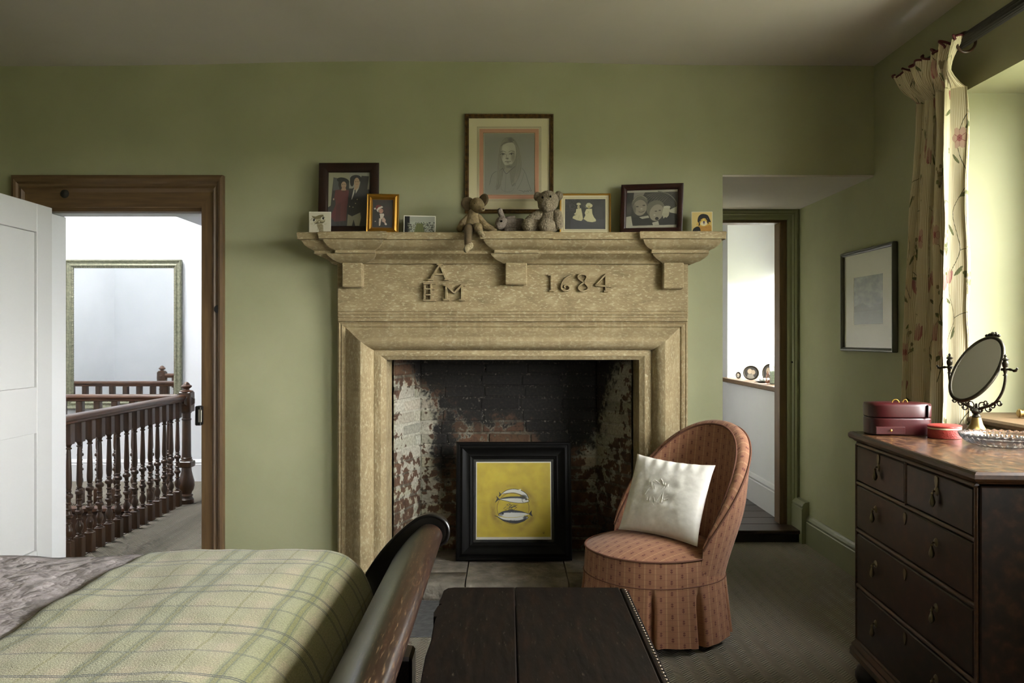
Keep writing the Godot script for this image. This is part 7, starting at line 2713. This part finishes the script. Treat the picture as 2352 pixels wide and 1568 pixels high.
func build_chest_things() -> void:
	var y := 0.8725
	# jewellery box
	var t := thing("jewellery_box", "large dark red leather jewellery box with a lid and small drawer", "box", Vector3(1.326, y, 1.155), deg_to_rad(-4))
	var s := Shape.new()
	s.loft([rounded(0.098, 0.060, 0.0), rounded(0.103, 0.065, 0.004), rounded(0.104, 0.066, 0.054), rounded(0.102, 0.064, 0.058)], true, {1: true, 2: true}, true)
	put("body", s, M.leather, t)
	s = Shape.new()
	s.loft([rounded(0.101, 0.063, 0.060), rounded(0.104, 0.066, 0.063), rounded(0.105, 0.067, 0.098), rounded(0.102, 0.064, 0.106), rounded(0.06, 0.035, 0.109), rounded(0.001, 0.001, 0.109)], true, {1: true}, true)
	var lid := put("lid", s, M.leather, t)
	s = Shape.new()
	s.box(Vector3(-0.046, 0.018, 0.0655), Vector3(0.096, 0.026, 0.005), 0.002)
	var dr := put("drawer", s, M.leather, t)
	s = Shape.new()
	s.lathe(pairs([0, 0.006, 0.004, 0.004, 0.002, 0.0]), 10, T(Vector3(-0.046, 0.019, 0.069), Vector3(90, 0, 0)))
	put("knob", s, M.gold, dr)
	for p in [[-0.012, 0.020, 0.012], [0.020, 0.018, 0.008]]:
		s = Shape.new()
		s.tube(curve3(V3([p[0] - p[2], 0.1085, p[1], p[0] - p[2] * 0.6, 0.116, p[1], p[0], 0.118, p[1], p[0] + p[2] * 0.6, 0.116, p[1], p[0] + p[2], 0.1085, p[1]]), 4), 0.0016, 6)
		put("handle", s, M.gold, lid)
	s = Shape.new()
	s.box(Vector3(0.076, 0.082, 0.062), Vector3(0.0015, 0.042, 0.010), 0.0)
	put("seam", s, M.dark, lid)
	# round red box
	t = thing("round_trinket_box", "small round bright red trinket box beside the jewellery box", "box", Vector3(1.427, y, 1.272))
	s = Shape.new()
	s.lathe(pairs([0.047, 0.0, 0.050, 0.002, 0.050, 0.029, 0.0485, 0.030]), 36)
	put("body", s, M.red_box, t)
	s = Shape.new()
	s.lathe(pairs([0.0492, 0.0302, 0.0502, 0.0305, 0.0502, 0.0345, 0.0492, 0.035]), 36)
	tag(put("band", s, M.mount, t), "cream band", "")
	s = Shape.new()
	s.lathe(pairs([0.0495, 0.0352, 0.051, 0.036, 0.051, 0.041, 0.046, 0.0435, 0.02, 0.0450, 0.0, 0.0453]), 36)
	put("lid", s, M.red_box, t)
	# swivel mirror
	t = thing("vanity_mirror", "oval brass swivel mirror with scrolling arms on the chest", "mirror", Vector3(1.583, y, 1.18), deg_to_rad(-66))
	s = Shape.new()
	s.lathe(pairs([0.058, 0.0, 0.062, 0.002, 0.062, 0.006, 0.056, 0.008, 0.040, 0.013, 0.028, 0.022, 0.020, 0.036, 0.015, 0.056, 0.013, 0.060]), 32)
	put("base", s, M.brass, t)
	s = Shape.new()
	for i in 40:
		var a := TAU * i / 40.0
		s.box(Vector3(cos(a) * 0.0605, 0.007, sin(a) * 0.0605), Vector3(0.004, 0.003, 0.004), 0.001)
	tag(put("beading", s, M.brass, t), "", "", "", "stuff")
	s = Shape.new()
	s.lathe(pairs([0.013, 0.058, 0.016, 0.062, 0.011, 0.066, 0.009, 0.070, 0.015, 0.074, 0.016, 0.080, 0.011, 0.085, 0.006, 0.089, 0.004, 0.105, 0.0, 0.107]), 18)
	put("stem", s, M.bronze, t)
	var cy := 0.222
	for sg in [-1.0, 1.0]:
		s = Shape.new()
		s.tube(curve3(V3([0, 0.082, 0, sg * 0.020, 0.092, 0, sg * 0.045, 0.100, 0, sg * 0.070, 0.116, 0, sg * 0.092, 0.150, 0, sg * 0.102, 0.190, 0, sg * 0.102, cy, 0]), 6), 0.0045, 8)
		var arm := put("arm", s, M.bronze, t)
		# open scrolls
		for q in [[0.020, 0.098, 0.014, 1.0], [0.042, 0.092, 0.012, -1.0], [0.060, 0.102, 0.010, 1.0], [0.034, 0.110, 0.008, -1.0], [0.014, 0.086, 0.009, -1.0], [0.082, 0.112, 0.009, -1.0]]:
			s = Shape.new()
			var path := PackedVector3Array()
			for i in 22:
				var a := i / 21.0 * TAU * 1.15
				var r: float = q[2] * (1.0 - 0.45 * i / 21.0)
				path.append(Vector3(sg * (q[0] + cos(a) * r), q[1] + sin(a) * r * q[3], 0))
			s.tube(path, 0.0023, 6)
			put("scroll", s, M.bronze, arm)
		s = Shape.new()
		s.lathe(pairs([0.004, -0.02, 0.008, -0.018, 0.004, -0.014, 0.006, -0.005, 0.008, 0.0, 0.006, 0.008, 0.009, 0.012, 0.010, 0.022, 0.006, 0.030, 0.013, 0.034, 0.006, 0.038, 0.003, 0.042, 0.005, 0.046, 0.0, 0.052]), 14, T(Vector3(sg * 0.102, cy, 0)))
		put("finial", s, M.bronze, arm)
		s = Shape.new()
		s.tube(curve3(V3([sg * 0.090, cy + 0.001, 0, sg * 0.120, cy + 0.002, 0.002, sg * 0.138, cy - 0.002, 0.004, sg * 0.148, cy + 0.008, 0.006]), 4), [0.005, 0.004, 0.005, 0.003, 0.005, 0.004, 0.003, 0.005, 0.004, 0.005, 0.003, 0.004, 0.002], 8)
		put("thumb_screw", s, M.bronze, arm)
	# tilted oval
	var mir := Node3D.new()
	mir.name = "swivel_glass"
	t.add_child(mir)
	mir.position = Vector3(0, cy, 0)
	mir.rotation_degrees = Vector3(-36, 0, 0)
	s = Shape.new()
	var ov := PackedVector3Array()
	for i in 64:
		var a := TAU * i / 64.0
		ov.append(Vector3(cos(a) * 0.079, sin(a) * 0.129, 0))
	s.tube(ov, 0.0065, 10, true)
	put("oval_frame", s, M.bronze, mir)
	s = Shape.new()
	for i in 64:
		var a := ov[i] * 0.985
		var b := ov[(i + 1) % 64] * 0.985
		s.tri(Vector3(0, 0, 0.002), b + Vector3(0, 0, 0.002), a + Vector3(0, 0, 0.002))
		s.tri(Vector3(0, 0, -0.004), a + Vector3(0, 0, -0.004), b + Vector3(0, 0, -0.004))
	s.outward(0)
	put("glass", s, M.mirror, mir)
	s = Shape.new()
	for e in [[0.0, 0.142, 0.010], [-0.012, 0.141, 0.007], [0.012, 0.141, 0.007], [-0.022, 0.138, 0.006], [0.022, 0.138, 0.006], [-0.006, 0.149, 0.005], [0.007, 0.149, 0.005]]:
		s.lathe(pairs([0.0, -1.0, 0.7, -0.7, 1.0, 0.0, 0.7, 0.7, 0.0, 1.0]).map(func(q): return q * e[2]), 10, T(Vector3(e[0], e[1], 0)))
	put("crest", s, M.bronze, mir)
	# cut glass dish
	t = thing("glass_dish", "cut glass dish of jewellery near the chest's edge", "dish", Vector3(1.495, y, 1.475))
	var rows := []
	for q in [[0.0, 0.0, 0], [0.070, 0.0, 0], [0.095, 0.010, 1], [0.112, 0.026, 1], [0.118, 0.036, 1], [0.114, 0.038, 1], [0.106, 0.028, 0], [0.088, 0.014, 0], [0.065, 0.007, 0], [0.0, 0.007, 0]]:
		var ring := PackedVector3Array()
		for i in 144:
			var a := TAU * i / 144.0
			var r: float = maxf(q[0], 0.0001) + (0.0022 * cos(a * 36.0) if q[2] else 0.0)
			ring.append(Vector3(cos(a) * r, q[1] + (0.0018 * cos(a * 36.0) if q[2] and q[1] > 0.03 else 0.0), sin(a) * r))
		rows.append(ring)
	s = Shape.new()
	s.loft(rows, true, {2: true, 4: true, 6: true})
	s.outward(0)
	put("bowl", s, M.crystal, t)
	var ball := Shape.new()
	ball.lathe(pairs([0.0, -0.0042, 0.003, -0.003, 0.0042, 0.0, 0.003, 0.003, 0.0, 0.0042]), 8)
	var bm := ball.mesh()
	for k in 3:
		var nk := thing("bead_necklace", ["dark bead necklace coiled in the glass dish", "pearl necklace coiled in the glass dish", "silver bead necklace draped over the dish's rim"][k], "necklace", Vector3(1.495, y + 0.0135 + 0.004 * k, 1.475), 0.0, "jewellery in the dish")
		for i in [14, 24, 30][k]:
			var a: float = i / [14.0, 24.0, 30.0][k] * TAU * 0.97 + k * 2.0
			var r: float = [0.026, 0.045, 0.066][k] + 0.003 * sin(i * 1.3 + k)
			put("bead", bm, [M.bead_black, M.pearl, M.chrome][k], nk, T(Vector3(cos(a) * r, [0.0, 0.0, 0.003][k], sin(a) * r)))
	# brass and wood telescope on the sill
	t = thing("small_telescope", "brass ended wooden telescope lying on the window sill", "telescope", Vector3(1.83, 0.929, 1.005), deg_to_rad(-8))
	var out := Vector3(0, 0, -90)
	s = Shape.new()
	s.lathe(pairs([0.0, 0.0, 0.013, 0.0, 0.016, 0.003, 0.016, 0.007, 0.013, 0.009, 0.013, 0.030, 0.014, 0.032]), 20, T(Vector3.ZERO, out))
	put("eyepiece", s, M.brass, t)
	s = Shape.new()
	s.lathe(pairs([0.014, 0.032, 0.017, 0.036, 0.018, 0.050, 0.018, 0.16, 0.017, 0.165]), 20, T(Vector3.ZERO, out))
	put("barrel", s, M.mahogany, t)


func build_sill_things() -> void:
	# lobby ledge, top at y = 0.892
	var y := 0.8925
	for q in [["small_oval_photo", "tiny round photo frame, smallest on the lobby ledge", 0.016, 0.021, 1.735, -2.27, 10.0], ["oval_photo", "silver oval photo frame in the middle of the lobby ledge", 0.052, 0.048, 1.765, -2.05, 18.0], ["large_oval_photo", "taller oval photo frame behind the glass jar on the ledge", 0.046, 0.058, 1.83, -1.85, 35.0]]:
		var t := thing(q[0], q[1], "photo frame", Vector3(q[4], y, q[5]), deg_to_rad(-q[6]), "photo frames on the lobby ledge")
		t.rotation.x = deg_to_rad(-10)
		var s := Shape.new()
		var ov := PackedVector3Array()
		for i in 40:
			var a := TAU * i / 40.0
			ov.append(Vector3(cos(a) * q[2], q[3] + 0.005 + sin(a) * q[3], 0))
		s.tube(ov, 0.005, 8, true)
		put("frame", s, M.bronze, t)
		s = Shape.new()
		for i in 40:
			var a := ov[i]
			var b := ov[(i + 1) % 40]
			var mid := Vector3(0, q[3] + 0.005, 0)
			s.tri(mid, b, a, -1, Vector2(0.5, 0.5), Vector2(0.5 + (b.x) / q[2] * 0.45, 0.5 - (b.y - mid.y) / q[3] * 0.45), Vector2(0.5 + a.x / q[2] * 0.45, 0.5 - (a.y - mid.y) / q[3] * 0.45))
		put("photograph", s, M.tiny_photo, t)
	var g := thing("glass_jar", "clear and green patterned glass jar by the door jamb", "jar", Vector3(1.78, y, -1.53))
	var s2 := Shape.new()
	s2.lathe(pairs([0.036, 0.0, 0.042, 0.005, 0.043, 0.06, 0.040, 0.085]), 24)
	put("body", s2, M.jar_green, g)
	s2 = Shape.new()
	s2.lathe(pairs([0.040, 0.085, 0.043, 0.11, 0.042, 0.14, 0.03, 0.165, 0.012, 0.172, 0.010, 0.178, 0.014, 0.185, 0.0, 0.19]), 24)
	put("lid", s2, M.jar_clear, g)
	g = thing("amber_bottle", "small amber glass bottle on the lobby ledge", "bottle", Vector3(1.735, y, -1.56))
	s2 = Shape.new()
	s2.lathe(pairs([0.012, 0.0, 0.017, 0.004, 0.018, 0.03, 0.010, 0.06, 0.006, 0.07, 0.006, 0.085, 0.0, 0.087]), 18)
	put("body", s2, M.amber, g)
	g = thing("shell_dish", "dish of small white shells on the lobby ledge", "dish", Vector3(1.755, y, -1.72))
	s2 = Shape.new()
	s2.lathe(pairs([0.0, 0.0, 0.03, 0.0, 0.055, 0.008, 0.056, 0.011, 0.03, 0.004, 0.0, 0.004]), 24)
	put("dish", s2, M.bronze, g)
	var rng := RandomNumberGenerator.new()
	rng.seed = 2
	for i in 12:
		s2 = Shape.new()
		s2.lathe(pairs([0.0, -0.008, 0.008, -0.004, 0.010, 0.002, 0.005, 0.008, 0.0, 0.010]), 8, T(Vector3(rng.randf_range(-0.032, 0.032), 0.014 + rng.randf() * 0.012, rng.randf_range(-0.032, 0.032)), Vector3(rng.randf() * 90, 0, rng.randf() * 90)))
		put("shell", s2, M.china, g)
